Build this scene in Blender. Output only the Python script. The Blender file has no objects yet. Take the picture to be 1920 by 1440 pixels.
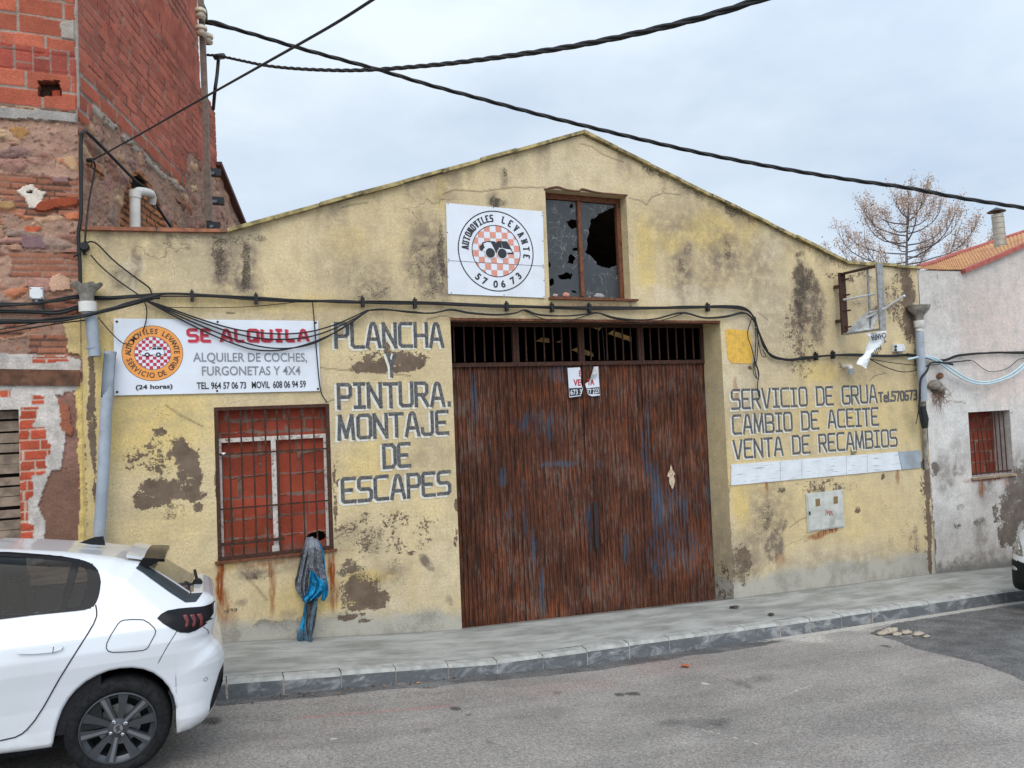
import bpy, math, random
import numpy as np
from math import sin, cos, pi, radians, atan2, hypot
from mathutils import Matrix, Vector

S = bpy.context.scene
COL = S.collection

# ------------------------------------------------------------------ camera
FPX, YAW, PIT, ROL, DIST = 1400.0, radians(23.0502), radians(1.9809), radians(-2.3413), 8.5
_fw = np.array([sin(YAW)*cos(PIT), cos(YAW)*cos(PIT), sin(PIT)])
_r0 = np.array([cos(YAW), -sin(YAW), 0.0]); _u0 = np.cross(_r0, _fw)
_ri = cos(ROL)*_r0 + sin(ROL)*_u0; _up = -sin(ROL)*_r0 + cos(ROL)*_u0
CAM = np.array([0.0, -DIST, 0.0])
cd = bpy.data.cameras.new('camera'); cam = bpy.data.objects.new('camera', cd); COL.objects.link(cam)
cd.sensor_width = 36; cd.lens = 36*FPX/1920; cd.clip_start = 0.05; cd.clip_end = 1500
cam.matrix_world = Matrix([[_ri[0], _up[0], -_fw[0], 0], [_ri[1], _up[1], -_fw[1], -DIST], [_ri[2], _up[2], -_fw[2], 0], [0, 0, 0, 1]])
S.camera = cam

# ------------------------------------------------------------------ world, sun, exposure
SUN_EL, SUN_AZ = radians(48), radians(200)      # azimuth clockwise from +Y (north): sun behind the camera, a little left
w = bpy.data.worlds.new('World'); S.world = w; w.use_nodes = True
nt = w.node_tree; N = nt.nodes; L = nt.links; N.clear()
out = N.new('ShaderNodeOutputWorld'); bg = N.new('ShaderNodeBackground'); bg.inputs[1].default_value = 0.1
sky = N.new('ShaderNodeTexSky'); sky.sky_type = 'NISHITA'; sky.sun_disc = False
sky.sun_elevation = SUN_EL; sky.sun_rotation = SUN_AZ
tc = N.new('ShaderNodeTexCoord'); mp = N.new('ShaderNodeMapping'); mp.inputs['Scale'].default_value = (1.0, 1.0, 2.2)
mp.inputs['Location'].default_value = (0.35, 0.1, 0.2)
L.new(tc.outputs['Generated'], mp.inputs[0])
nz = N.new('ShaderNodeTexNoise'); nz.inputs['Scale'].default_value = 2.3; nz.inputs['Detail'].default_value = 7; nz.inputs['Roughness'].default_value = .52
L.new(mp.outputs[0], nz.inputs['Vector'])
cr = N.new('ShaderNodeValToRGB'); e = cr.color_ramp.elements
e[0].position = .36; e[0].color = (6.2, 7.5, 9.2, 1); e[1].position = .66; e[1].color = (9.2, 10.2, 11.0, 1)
L.new(nz.outputs[0], cr.inputs[0])
mx = N.new('ShaderNodeMix'); mx.data_type = 'RGBA'; mx.inputs[0].default_value = .90
L.new(sky.outputs[0], mx.inputs[6]); L.new(cr.outputs[0], mx.inputs[7])
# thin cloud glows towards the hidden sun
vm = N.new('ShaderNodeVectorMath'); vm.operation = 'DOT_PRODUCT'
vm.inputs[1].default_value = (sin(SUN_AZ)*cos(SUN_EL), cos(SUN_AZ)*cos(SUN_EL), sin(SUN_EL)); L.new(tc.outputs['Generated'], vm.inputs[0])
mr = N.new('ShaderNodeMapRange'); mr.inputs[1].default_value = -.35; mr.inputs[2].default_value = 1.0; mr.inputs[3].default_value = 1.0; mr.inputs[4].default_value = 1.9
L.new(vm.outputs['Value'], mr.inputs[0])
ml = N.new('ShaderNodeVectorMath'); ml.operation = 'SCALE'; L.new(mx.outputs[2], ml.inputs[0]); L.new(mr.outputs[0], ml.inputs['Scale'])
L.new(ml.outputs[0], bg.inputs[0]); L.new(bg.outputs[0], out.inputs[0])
sd = bpy.data.lights.new('sun', 'SUN'); sd.energy = 1.5; sd.angle = radians(40); sd.color = (1, .93, .84)
so = bpy.data.objects.new('sun', sd); COL.objects.link(so)
so.rotation_euler = Vector((sin(SUN_AZ)*cos(SUN_EL), cos(SUN_AZ)*cos(SUN_EL), sin(SUN_EL))).to_track_quat('Z', 'Y').to_euler()
S.view_settings.view_transform = 'Standard'; S.view_settings.look = 'None'; S.view_settings.gamma = 1
S.view_settings.exposure = 0.0

# ------------------------------------------------------------------ geometry helpers
def ray(px, py): return (px-960)/FPX*_ri - (py-720)/FPX*_up + _fw
def onY(px, py, Y=0.0):            # the point of the upright plane y = Y seen at a photo pixel
    d = ray(px, py); return CAM + d*((Y+DIST)/d[1])
def onX(px, py, X):
    d = ray(px, py); return CAM + d*(X/d[0])
def onP(px, py, p, n):
    d = ray(px, py); p = np.array(p); n = np.array(n); return CAM + d*(((p-CAM)@n)/(d@n))
def lin(r, g, b): return tuple(((c/255+.055)/1.055)**2.4 if c > 10 else c/255/12.92 for c in (r, g, b))
def lerp(a, b, t): return a+(b-a)*t
def sstep(a, b, x):
    t = np.clip((x-a)/(b-a), 0, 1); return t*t*(3-2*t)
_rs = np.random.RandomState(5); _tab = _rs.rand(256, 256); _tj = _rs.rand(256, 256, 3)
def vnoise(x, y, s=0):
    x = x+s*17.3; y = y+s*31.7
    xi = np.floor(x).astype(int); yi = np.floor(y).astype(int); fx = x-xi; fy = y-yi
    fx = fx*fx*(3-2*fx); fy = fy*fy*(3-2*fy)
    g = lambda a, b: _tab[a & 255, b & 255]
    return (g(xi, yi)*(1-fx)+g(xi+1, yi)*fx)*(1-fy)+(g(xi, yi+1)*(1-fx)+g(xi+1, yi+1)*fx)*fy
def fbm(x, y, o=4, s=0):
    r = 0; a = .5; t = 0
    for i in range(o): r = r+a*vnoise(x, y, s+i*3); t += a; x = x*2.03; y = y*2.03; a *= .55
    return r/t
def worley(x, y, s=0):
    x = x+s*13.1; y = y+s*7.7
    xi = np.floor(x).astype(int); yi = np.floor(y).astype(int)
    f1 = np.full(x.shape, 9.); f2 = np.full(x.shape, 9.); idx = np.zeros(x.shape); idy = np.zeros(x.shape)
    for a in (-1, 0, 1):
        for b in (-1, 0, 1):
            j = _tj[(xi+a) & 255, (yi+b) & 255]
            d = np.hypot(xi+a+j[..., 0]-x, yi+b+j[..., 1]-y)
            new = d < f1
            f2 = np.where(new, f1, np.minimum(f2, d)); idx = np.where(new, j[..., 2], idx); idy = np.where(new, j[..., 0], idy); f1 = np.where(new, d, f1)
    return f1, f2, idx, idy
def catmull(P, k=8):
    P = [np.array(p, float) for p in P]
    if len(P) < 3: return [lerp(P[0], P[-1], t) for t in np.linspace(0, 1, k+1)]
    Q = [2*P[0]-P[1]]+P+[2*P[-1]-P[-2]]; o = []
    for i in range(1, len(Q)-2):
        for j in range(k):
            t = j/k; a, b, c, d = Q[i-1:i+3]
            o.append(.5*((2*b)+(c-a)*t+(2*a-5*b+4*c-d)*t*t+(3*b-a-3*c+d)*t**3))
    o.append(P[-1]); return o
def inpoly(x, y, P):
    r = np.zeros(np.shape(x), bool); n = len(P)
    for i in range(n):
        x1, y1 = P[i][:2]; x2, y2 = P[(i+1) % n][:2]
        if y1 == y2: continue
        c = ((y1 > y) != (y2 > y)) & (x < (x2-x1)*(y-y1)/(y2-y1)+x1); r ^= c
    return r

class MB:
    """collects shapes; build() links them as ONE mesh object"""
    def __init__(s): s.v = []; s.f = []; s.m = []; s.attr = {}
    def add(s, V, F, m=0):
        o = len(s.v); s.v += [tuple(map(float, p)) for p in V]; s.f += [tuple(o+i for i in f) for f in F]; s.m += [m]*len(F); return o
    def box(s, c, d, m=0, rz=0.0, ax=None):
        x, y, z = [k/2 for k in d]; V = []
        if ax is None: ax = np.array([[cos(rz), sin(rz), 0], [-sin(rz), cos(rz), 0], [0, 0, 1]])
        for a in (-x, x):
            for b in (-y, y):
                for g in (-z, z): V.append(np.array(c)+a*ax[0]+b*ax[1]+g*ax[2])
        s.add(V, [(0, 1, 3, 2), (4, 6, 7, 5), (0, 4, 5, 1), (2, 3, 7, 6), (0, 2, 6, 4), (1, 5, 7, 3)], m)
    def bar(s, a, b, w, h, m=0, up=(0, 0, 1)):
        a = np.array(a, float); b = np.array(b, float); d = b-a; l = np.linalg.norm(d); d = d/l
        u = np.array(up, float)
        if abs(d@u) > .95: u = np.array([0., 1, 0])
        x = np.cross(d, u); x /= np.linalg.norm(x); z = np.cross(x, d)
        s.box((a+b)/2, (l, w, h), m, ax=np.array([d, x, z]))
    def tube(s, P, r, n=6, m=0, smooth=0, cap=True):
        n0 = len(P)
        if smooth: P = catmull(P, smooth)
        if hasattr(r, '__len__') and len(r) != len(P): r = np.interp(np.linspace(0, len(r)-1, len(P)), range(len(r)), r)
        P = [np.array(p, float) for p in P]; V = []; k = len(P)
        R = r if hasattr(r, '__len__') else [r]*k
        prev = None
        for i, p in enumerate(P):
            t = P[min(i+1, k-1)]-P[max(i-1, 0)]; t = t/(np.linalg.norm(t)+1e-12)
            if prev is None: a = np.cross(t, [0, 0, 1]) if abs(t[2]) < .9 else np.cross(t, [0, 1, 0])
            else: a = prev-t*(prev@t)
            a = a/(np.linalg.norm(a)+1e-12); prev = a; b = np.cross(t, a)
            for j in range(n): V.append(p+R[i]*(a*cos(2*pi*j/n)+b*sin(2*pi*j/n)))
        F = [(i*n+j, i*n+(j+1) % n, (i+1)*n+(j+1) % n, (i+1)*n+j) for i in range(k-1) for j in range(n)]
        if cap: F += [tuple(range(n-1, -1, -1)), tuple((k-1)*n+j for j in range(n))]
        s.add(V, F, m)
    def lathe(s, prof, c=(0, 0, 0), n=24, m=0, axis='z', sc=(1, 1)):
        V = []; k = len(prof); c = np.array(c, float)
        for r, h in prof:
            for j in range(n):
                a = 2*pi*j/n; x, y = r*cos(a)*sc[0], r*sin(a)*sc[1]
                V.append(c+({'z': (x, y, h), 'y': (x, h, y), 'x': (h, x, y)}[axis]))
        F = [(i*n+j, i*n+(j+1) % n, (i+1)*n+(j+1) % n, (i+1)*n+j) for i in range(k-1) for j in range(n)]
        s.add(V, F, m)
    def grid(s, A, m=0, keep=None, flip=False):
        a, b = A.shape[:2]; F = []
        for i in range(a-1):
            for j in range(b-1):
                if keep is None or keep[i, j]:
                    q = (i*b+j, (i+1)*b+j, (i+1)*b+j+1, i*b+j+1); F.append(q[::-1] if flip else q)
        return s.add(A.reshape(-1, 3), F, m)
    def prism(s, P, d, m=0):           # closed polygon P (3-D points) pushed along d
        P = [np.array(p, float) for p in P]; n = len(P); d = np.array(d, float)
        F = [tuple(range(n)), tuple(range(2*n-1, n-1, -1))]+[(i, n+i, n+(i+1) % n, (i+1) % n) for i in range(n)]
        s.add(P+[p+d for p in P], F, m)
    def disc(s, c, r, n=32, m=0, r0=0, dz=None):   # a flat disc or ring facing -y
        a = [2*pi*i/n for i in range(n)]; c = np.array(c, float)
        o = [c+np.array([r*cos(t), 0, r*sin(t)]) for t in a]
        if r0 == 0: s.add(o, [tuple(range(n))], m)
        else:
            i_ = [c+np.array([r0*cos(t), 0, r0*sin(t)]) for t in a]
            s.add(o+i_, [(k, (k+1) % n, n+(k+1) % n, n+k) for k in range(n)], m)
    def build(s, name, mats, parent=None, smooth=False, angle=None, origin=None):
        V = np.array(s.v) if s.v else np.zeros((0, 3))
        if parent is None:
            if origin is None:
                lo, hi = V.min(0), V.max(0); origin = ((lo[0]+hi[0])/2, (lo[1]+hi[1])/2, lo[2])
            org = np.array(origin, float)
        else:
            org = np.zeros(3); q = parent
            while q is not None: org += np.array(q.location); q = q.parent
        me = bpy.data.meshes.new(name); me.from_pydata((V-org).tolist(), [], s.f)
        for m in (mats if isinstance(mats, (list, tuple)) else [mats]): me.materials.append(m)
        me.polygons.foreach_set('material_index', s.m)
        if smooth: me.polygons.foreach_set('use_smooth', [True]*len(s.f))
        for k, a in s.attr.items():
            a = np.asarray(a, np.float32)
            if a.ndim == 2:
                t = me.attributes.new(k, 'FLOAT_COLOR', 'POINT'); b = np.ones((len(V), 4), np.float32); b[:, :3] = a; t.data.foreach_set('color', b.ravel())
            else:
                t = me.attributes.new(k, 'FLOAT', 'POINT'); t.data.foreach_set('value', a.ravel())
        me.update()
        if angle is not None:
            try: me.set_sharp_from_angle(angle=radians(angle))
            except Exception: pass
        o = bpy.data.objects.new(name, me); COL.objects.link(o)
        if parent is None: o.location = org
        else: o.parent = parent
        return o

def tag(o, label, cat=None, group=None, kind=None):
    if label: o['label'] = label
    if cat: o['category'] = cat
    if group: o['group'] = group
    if kind: o['kind'] = kind
    return o
def thing(name, label, cat, loc, group=None):
    o = bpy.data.objects.new(name, None); COL.objects.link(o); o.location = tuple(map(float, loc)); o.empty_display_size = .1
    return tag(o, label, cat, group)

# ------------------------------------------------------------------ material helpers
class NT:
    def __init__(s, name, rough=.8, metal=0, spec=None):
        s.m = bpy.data.materials.new(name); s.m.use_nodes = True; s.t = s.m.node_tree
        s.b = s.t.nodes['Principled BSDF']; s.b.inputs['Roughness'].default_value = rough; s.b.inputs['Metallic'].default_value = metal
        if spec is not None: s.b.inputs['Specular IOR Level'].default_value = spec
        s.co = s.t.nodes.new('ShaderNodeTexCoord').outputs['Object']
    def put(s, sock, v):
        if isinstance(v, bpy.types.NodeSocket): s.t.links.new(v, sock)
        elif isinstance(v, (tuple, list)) and len(v) == 3 and sock.type == 'RGBA': sock.default_value = (*v, 1)
        else: sock.default_value = v
    def sc(s, x, y, z):
        n = s.t.nodes.new('ShaderNodeMapping'); n.inputs['Scale'].default_value = (x, y, z); s.t.links.new(s.co, n.inputs[0]); return n.outputs[0]
    def noise(s, scale, detail=4, rough=.55, vec=None, dist=0):
        n = s.t.nodes.new('ShaderNodeTexNoise'); n.inputs['Scale'].default_value = scale; n.inputs['Detail'].default_value = detail
        n.inputs['Roughness'].default_value = rough; n.inputs['Distortion'].default_value = dist; s.t.links.new(vec or s.co, n.inputs['Vector']); return n.outputs[0]
    def voro(s, scale, feat='F1', vec=None, out=0):
        n = s.t.nodes.new('ShaderNodeTexVoronoi'); n.feature = feat; n.inputs['Scale'].default_value = scale; s.t.links.new(vec or s.co, n.inputs['Vector']); return n.outputs[out]
    def at(s, name, col=False):
        n = s.t.nodes.new('ShaderNodeAttribute'); n.attribute_name = name; return n.outputs[0 if col else 2]
    def ma(s, op, a, b=0.0, c=None, clamp=False):
        n = s.t.nodes.new('ShaderNodeMath'); n.operation = op; n.use_clamp = clamp; s.put(n.inputs[0], a); s.put(n.inputs[1], b)
        if c is not None: s.put(n.inputs[2], c)
        return n.outputs[0]
    def rng(s, v, a, b, c=0.0, d=1.0):
        n = s.t.nodes.new('ShaderNodeMapRange'); n.interpolation_type = 'SMOOTHSTEP'
        for i, q in enumerate((v, a, b, c, d)): s.put(n.inputs[i], q)
        return n.outputs[0]
    def mix(s, f, a, b, mode='MIX'):
        n = s.t.nodes.new('ShaderNodeMix'); n.data_type = 'RGBA'; n.blend_type = mode; s.put(n.inputs[0], f); s.put(n.inputs[6], a); s.put(n.inputs[7], b); return n.outputs[2]
    def mul(s, c, f): # colour times scalar
        n = s.t.nodes.new('ShaderNodeVectorMath'); n.operation = 'SCALE'; s.put(n.inputs[0], c); s.put(n.inputs['Scale'], f); return n.outputs[0]
    def bump(s, h, st=.5, d=.01):
        n = s.t.nodes.new('ShaderNodeBump'); n.inputs['Strength'].default_value = st; n.inputs['Distance'].default_value = d; s.put(n.inputs['Height'], h); s.t.links.new(n.outputs[0], s.b.inputs['Normal'])
    def col(s, c): s.put(s.b.inputs['Base Color'], c)
    def rough(s, r): s.put(s.b.inputs['Roughness'], r)
def mat(name, c, rough=.7, metal=0, var=.12, scale=14, dirt=None, dirt_amt=.35, bump=0.0, bscale=80, spec=None):
    t = NT(name, rough, metal, spec)
    n = t.noise(scale, 5)
    c1 = tuple(k*(1-var*1.6) for k in c); c2 = tuple(min(1, k*(1+var)) for k in c)
    k = t.mix(t.rng(n, .3, .7), c1, c2)
    if dirt: k = t.mix(t.ma('MULTIPLY', t.rng(t.noise(scale*.6, 6, .65), .5, .68), dirt_amt), k, dirt)
    t.col(k)
    if bump: t.bump(t.noise(bscale, 4), bump, .004)
    return t.m

# ------------------------------------------------------------------ lie of the land (the street falls to the right)
def zbase(x): return np.interp(x, [-40, -8, -2, .14, 2.8, 6.56, 10.74, 12.7, 20, 60], [-1.4, -1.75, -2.10, -2.30, -2.565, -2.735, -2.885, -3.0, -3.35, -4.1])
def zpave(x, y): return zbase(x)+np.where(y < 0, .02*y, -.27*y)
def zkerbroad(x): return np.interp(x, [-40, -8, -2, .73, 3.86, 6.87, 10.66, 12.7, 20, 60], [-1.55, -1.93, -2.28, -2.54, -2.81, -2.94, -3.08, -3.19, -3.53, -4.3])
KY = -1.2
def zroad(x, y):
    d = np.maximum(KY-y, 0); return zkerbroad(x)+.07*np.minimum(d, 3)+.02*np.clip(d-3, 0, 5)
def on_surface(px, py, f, z=-2.8):
    d = ray(px, py)
    for _ in range(12):
        p = CAM+d*(z/d[2]); z = float(f(p[0], p[1]))
    return p
def onroad(px, py): return on_surface(px, py, zroad)
def onpave(px, py): return on_surface(px, py, zpave)

def blobs(U, W, items, unp):
    """soft patches on a surface: each (px, py, rx, ry, turn, strength, softness) is laid at its real place and size"""
    r = np.zeros(U.shape); _wu = (fbm(U*5, W*5, 5, 51)-.5)*.16+(fbm(U*23, W*23, 3, 57)-.5)*.05; _wv = (fbm(U*5, W*5, 5, 63)-.5)*.16+(fbm(U*23, W*23, 3, 69)-.5)*.05
    for it in items:
        px, py, rx, ry = it[:4]; rot = radians(it[4]) if len(it) > 4 else 0; st = it[5] if len(it) > 5 else 1; so_ = it[6] if len(it) > 6 else .5
        c = unp(px, py); a = unp(px+1, py); b = unp(px, py+1)
        su = hypot(a[0]-c[0], a[1]-c[1])*rx; sv = hypot(b[0]-c[0], b[1]-c[1])*ry
        du, dv = U-c[0]+_wu*min(1, su/.12), W-c[1]+_wv*min(1, sv/.12)
        x = (du*cos(rot)+dv*sin(rot))/su; y = (-du*sin(rot)+dv*cos(rot))/sv
        r = np.maximum(r, st*sstep(1+so_, 1-so_, np.hypot(x, y)))
    return r
def linemask(U, W, P, wid):
    r = np.full(U.shape, 9.)
    for (a, b), (c, d) in zip(P[:-1], P[1:]):
        dx, dy = c-a, d-b; t = np.clip(((U-a)*dx+(W-b)*dy)/(dx*dx+dy*dy+1e-9), 0, 1); r = np.minimum(r, np.hypot(U-a-t*dx, W-b-t*dy))
    return sstep(wid, wid*.3, r)

# ------------------------------------------------------------------ materials of the setting
def m_plaster(name, A, B, yel, pale, graycol, peelcol, footcol, specks=1.0):
    t = NT(name, .92, spec=.2)
    n1 = t.noise(.9, 6, .6); n2 = t.noise(4.5, 6, .65); n3 = t.noise(1, 5, .6, t.sc(2.2, 2.2, 26)); nf = t.noise(34, 6, .7); nv = t.noise(1, 5, .6, t.sc(7, 7, .9))
    c = t.mix(t.rng(n1, .32, .68), A, B)
    c = t.mix(t.ma('MULTIPLY', t.at('yel'), t.rng(n2, .3, .6, .42, .8)), c, yel)
    c = t.mix(t.ma('MULTIPLY', t.at('pale'), t.rng(n2, .3, .65, .4, 1)), c, pale)
    c = t.mul(c, t.rng(n2, .3, .7, .82, 1.08)); c = t.mul(c, t.rng(n3, .3, .7, .96, 1.02)); c = t.mul(c, t.rng(nf, .34, .66, .88, 1.08)); c = t.mul(c, t.rng(nv, .33, .6, .955, 1.015))
    g = t.ma('MULTIPLY', t.at('gray'), t.rng(t.noise(7, 7, .7), .3, .62, .1, 1.15), clamp=True)
    c = t.mix(g, c, graycol)
    # mould speckles
    vz_ = t.noise(1, 5, .65, t.sc(2.4, 2.4, .9)); sp = t.ma('ADD', t.ma('ADD', t.ma('MULTIPLY', t.at('dark'), .31), t.rng(vz_, .46, .70, 0, .10)), t.ma('MULTIPLY', t.noise(48, 6, .75), .62))
    sp = t.ma('ADD', sp, t.ma('MULTIPLY', t.noise(9, 4, .6), .30))
    c = t.mix(t.ma('MULTIPLY', t.rng(sp, .66, .80), .85*specks), c, lin(58, 52, 48))
    pits = t.rng(t.ma('ADD', t.ma('MULTIPLY', t.noise(70, 3, .6), .7), t.ma('MULTIPLY', n2, .45)), .63, .70)
    c = t.mix(t.ma('MULTIPLY', pits, .4), c, lin(92, 78, 60))
    r = t.ma('MULTIPLY', t.at('rust'), t.rng(t.noise(1, 6, .7, t.sc(30, 30, 3)), .28, .6, .15, 1.1), clamp=True)
    c = t.mix(r, c, lin(128, 66, 28))
    cr_ = t.rng(t.ma('ADD', t.voro(1.1, 'DISTANCE_TO_EDGE', t.mixvec(.12)), t.rng(t.noise(.7, 2), .45, .6, .05, 0)), .0, .005, 1, 0)
    cr_ = t.ma('MAXIMUM', cr_, t.at('crack'))
    c = t.mix(t.ma('MULTIPLY', cr_, .6), c, lin(96, 82, 64))
    f = t.at('foot'); fm = t.rng(t.ma('ADD', f, t.ma('MULTIPLY', t.ma('SUBTRACT', t.ma('ADD', t.ma('MULTIPLY', t.noise(2.2, 5, .6), .8), t.ma('MULTIPLY', t.noise(16, 8, .75), .5)), .65), 1.1)), .30, .80)
    fc = t.mix(t.rng(t.ma('ADD', t.ma('MULTIPLY', t.noise(3, 5, .65), .6), t.ma('MULTIPLY', t.noise(50, 6, .7), .4)), .46, .60), footcol, tuple(k*.66 for k in footcol))
    c = t.mix(t.ma('MULTIPLY', fm, .9), c, fc)
    pn = t.ma('ADD', t.ma('MULTIPLY', t.noise(5.5, 8, .72), .9), t.ma('MULTIPLY', t.noise(24, 8, .75), .8)); pa = t.at('peel'); pm = t.rng(t.ma('ADD', pa, t.ma('MULTIPLY', t.ma('MULTIPLY', t.ma('SUBTRACT', pn, .85), 3.4), t.ma('MULTIPLY', pa, 2.6, clamp=True))), .50, .57)
    pc = t.mix(t.rng(t.noise(5, 6, .65), .3, .7), tuple(k*.75 for k in peelcol), tuple(k*1.25 for k in peelcol))
    c = t.mix(pm, c, pc)
    t.col(c)
    h = t.ma('ADD', t.ma('MULTIPLY', nf, .30), t.ma('MULTIPLY', n2, .7)); h = t.ma('SUBTRACT', h, t.ma('MULTIPLY', pm, 1.1)); h = t.ma('SUBTRACT', h, t.ma('MULTIPLY', cr_, .5))
    t.bump(h, .55, .012)
    return t.m
def _mixvec(s, amt):        # object coordinates bent by noise
    n = s.t.nodes.new('ShaderNodeTexNoise'); n.inputs['Scale'].default_value = 3; n.inputs['Detail'].default_value = 6; s.t.links.new(s.co, n.inputs['Vector'])
    a = s.t.nodes.new('ShaderNodeVectorMath'); a.operation = 'SCALE'; s.t.links.new(n.outputs[1], a.inputs[0]); a.inputs['Scale'].default_value = amt*4
    b = s.t.nodes.new('ShaderNodeVectorMath'); s.t.links.new(s.co, b.inputs[0]); s.t.links.new(a.outputs[0], b.inputs[1]); return b.outputs[0]
NT.mixvec = _mixvec

M = {}
M['plaster'] = m_plaster('yellow_plaster', lin(211, 190, 146), lin(194, 176, 143), lin(212, 184, 112), lin(204, 190, 164), lin(120, 106, 92), lin(108, 92, 78), lin(166, 162, 152))
M['whitewash'] = m_plaster('whitewash', lin(206, 199, 192), lin(194, 189, 184), lin(212, 188, 176), lin(212, 209, 205), lin(150, 144, 138), lin(112, 102, 94), lin(122, 120, 116), .8)
def m_painted(name, rough=.9, fine=60, amt=.22, bump=.6):
    t = NT(name, rough, spec=.2)
    c = t.at('col', True)
    c = t.mul(c, t.rng(t.noise(fine, 5, .7), .28, .72, 1-amt, 1+amt)); c = t.mul(c, t.rng(t.noise(5, 5, .6), .3, .7, .88, 1.1))
    t.col(c); t.bump(t.ma('ADD', t.noise(fine, 5, .7), t.noise(fine*.3, 4, .6)), bump, .008); return t.m
M['masonry'] = m_painted('rubble_masonry'); M['hollow_brick'] = m_painted('hollow_brick', .85, 70, .12, .3)
def m_road():
    t = NT('worn_asphalt', .93, spec=.25)
    n1 = t.noise(.8, 6, .6); ag = t.noise(42, 5, .8); ag2 = t.voro(60)
    c = t.mix(t.rng(n1, .3, .7), lin(130, 125, 120), lin(153, 147, 141))
    c = t.mix(t.rng(t.noise(2.2, 5, .6), .45, .7, 0, .25), c, lin(148, 136, 128))
    dk = t.rng(t.ma('ADD', t.at('dark'), t.ma('MULTIPLY', t.ma('SUBTRACT', t.noise(9, 7, .7), .5), .4)), .42, .56)
    c = t.mix(t.ma('MULTIPLY', dk, .92), c, t.mix(t.rng(t.noise(3, 6, .65), .35, .7), lin(74, 74, 75), lin(108, 107, 106)))
    ol = t.rng(t.ma('ADD', t.at('oil_dark'), t.ma('MULTIPLY', t.ma('MULTIPLY', t.ma('SUBTRACT', t.noise(9, 7, .75), .5), t.ma('MULTIPLY', t.at('oil_dark'), 3.0, clamp=True)), 1.0)), .18, .85)
    c = t.mix(t.ma('MULTIPLY', ol, .8), c, lin(56, 52, 50))
    c = t.mul(c, t.rng(t.noise(1, 6, .6, t.sc(.6, 2.2, 1)), .35, .62, .84, 1.05))
    pr = t.rng(t.ma('ADD', t.at('dust'), t.ma('MULTIPLY', t.ma('SUBTRACT', t.noise(20, 8, .75), .5), .9)), .45, .62)
    c = t.mix(t.ma('MULTIPLY', pr, .75), c, lin(192, 186, 176))
    c = t.mix(t.ma('MULTIPLY', t.at('pink'), t.rng(t.noise(25, 5, .7), .4, .6, 0, .7)), c, lin(170, 110, 104))
    c = t.mul(c, t.rng(ag, .3, .7, .6, 1.4)); c = t.mul(c, t.rng(ag2, .1, .7, 1.15, .82))
    c = t.mix(t.rng(t.noise(110, 2, .6), .60, .70, 0, .5), c, lin(200, 196, 190))
    t.col(c); t.bump(t.ma('ADD', ag, t.ma('MULTIPLY', n1, 2)), .8, .006); return t.m
M['road'] = m_road()
def m_pave():
    t = NT('brushed_concrete', .9, spec=.25)
    st = t.noise(1, 7, .65, t.sc(1.5, 5.5, 1)); n = t.noise(1.3, 6, .6); f = t.noise(60, 5, .7)
    c = t.mix(t.rng(st, .34, .64), lin(128, 127, 121), lin(160, 159, 154)); c = t.mul(c, t.rng(n, .3, .7, .88, 1.06)); c = t.mul(c, t.rng(f, .3, .7, .93, 1.06))
    dd = t.rng(t.ma('ADD', t.ma('MULTIPLY', t.noise(1, 6, .7, t.sc(1.6, 5, 1)), .75), t.ma('MULTIPLY', n, .35)), .62, .74)
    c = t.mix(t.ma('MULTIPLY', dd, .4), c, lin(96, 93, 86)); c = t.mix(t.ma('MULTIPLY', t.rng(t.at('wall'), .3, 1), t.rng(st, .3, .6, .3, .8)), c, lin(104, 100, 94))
    t.col(c); t.bump(t.ma('ADD', t.ma('MULTIPLY', st, .7), t.ma('MULTIPLY', f, .3)), .5, .006); return t.m
M['pave'] = m_pave()
def m_kerb():
    t = NT('slate_kerb_face', .85, spec=.3)
    s = t.noise(1, 6, .65, t.sc(3.5, 3.5, 7), .8); c = t.mix(t.rng(s, .46, .72), lin(96, 98, 101), lin(156, 157, 157))
    c = t.mix(t.rng(t.noise(1, 4, .6, t.sc(3, 3, 14)), .54, .7, 0, .5), c, lin(120, 121, 122))
    c = t.mul(c, t.rng(t.noise(50, 5, .7), .3, .7, .85, 1.12)); t.col(c); t.bump(t.noise(40, 5, .7), .5, .006); return t.m
M['kerb'] = m_kerb(); M['kerbtop'] = mat('kerb_top_concrete', lin(158, 157, 152), .9, var=.14, scale=9, dirt=lin(120, 118, 112), dirt_amt=.5, bump=.4)
M['mortar'] = mat('mortar', lin(164, 152, 136), .95, var=.2, scale=40, bump=.6)
M['earth'] = mat('dry_earth', lin(120, 105, 85), .95, var=.2, scale=.4)
M['fibre'] = mat('fibre_cement_roof', lin(120, 112, 100), .9, var=.2, scale=3, dirt=lin(70, 60, 50))
M['coping'] = mat('lichen_coping', lin(160, 144, 100), .95, var=.35, scale=9, dirt=lin(58, 52, 44), dirt_amt=.8, bump=.8, bscale=30)
M['terra'] = mat('terracotta_coping', lin(150, 96, 70), .9, var=.25, scale=12, dirt=lin(90, 80, 66), dirt_amt=.6, bump=.6)
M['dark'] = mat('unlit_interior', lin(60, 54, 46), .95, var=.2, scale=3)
M['rustiron'] = mat('rusted_iron', lin(62, 38, 28), .85, .1, var=.3, scale=60, dirt=lin(110, 58, 30), dirt_amt=.7, bump=.5)
M['rusttan'] = mat('rusty_frame', lin(112, 66, 42), .8, .1, var=.25, scale=30, dirt=lin(58, 34, 26), dirt_amt=.8, bump=.4)
M['chipwhite'] = mat('chipped_white_paint', lin(196, 188, 180), .7, var=.1, scale=30, dirt=lin(110, 62, 46), dirt_amt=.9, bump=.3)
M['black'] = mat('black_cable', lin(17, 17, 19), .7, var=.25, scale=20)
M['blueplastic'] = mat('pale_blue_cable', lin(176, 200, 208), .5, var=.05)
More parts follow.
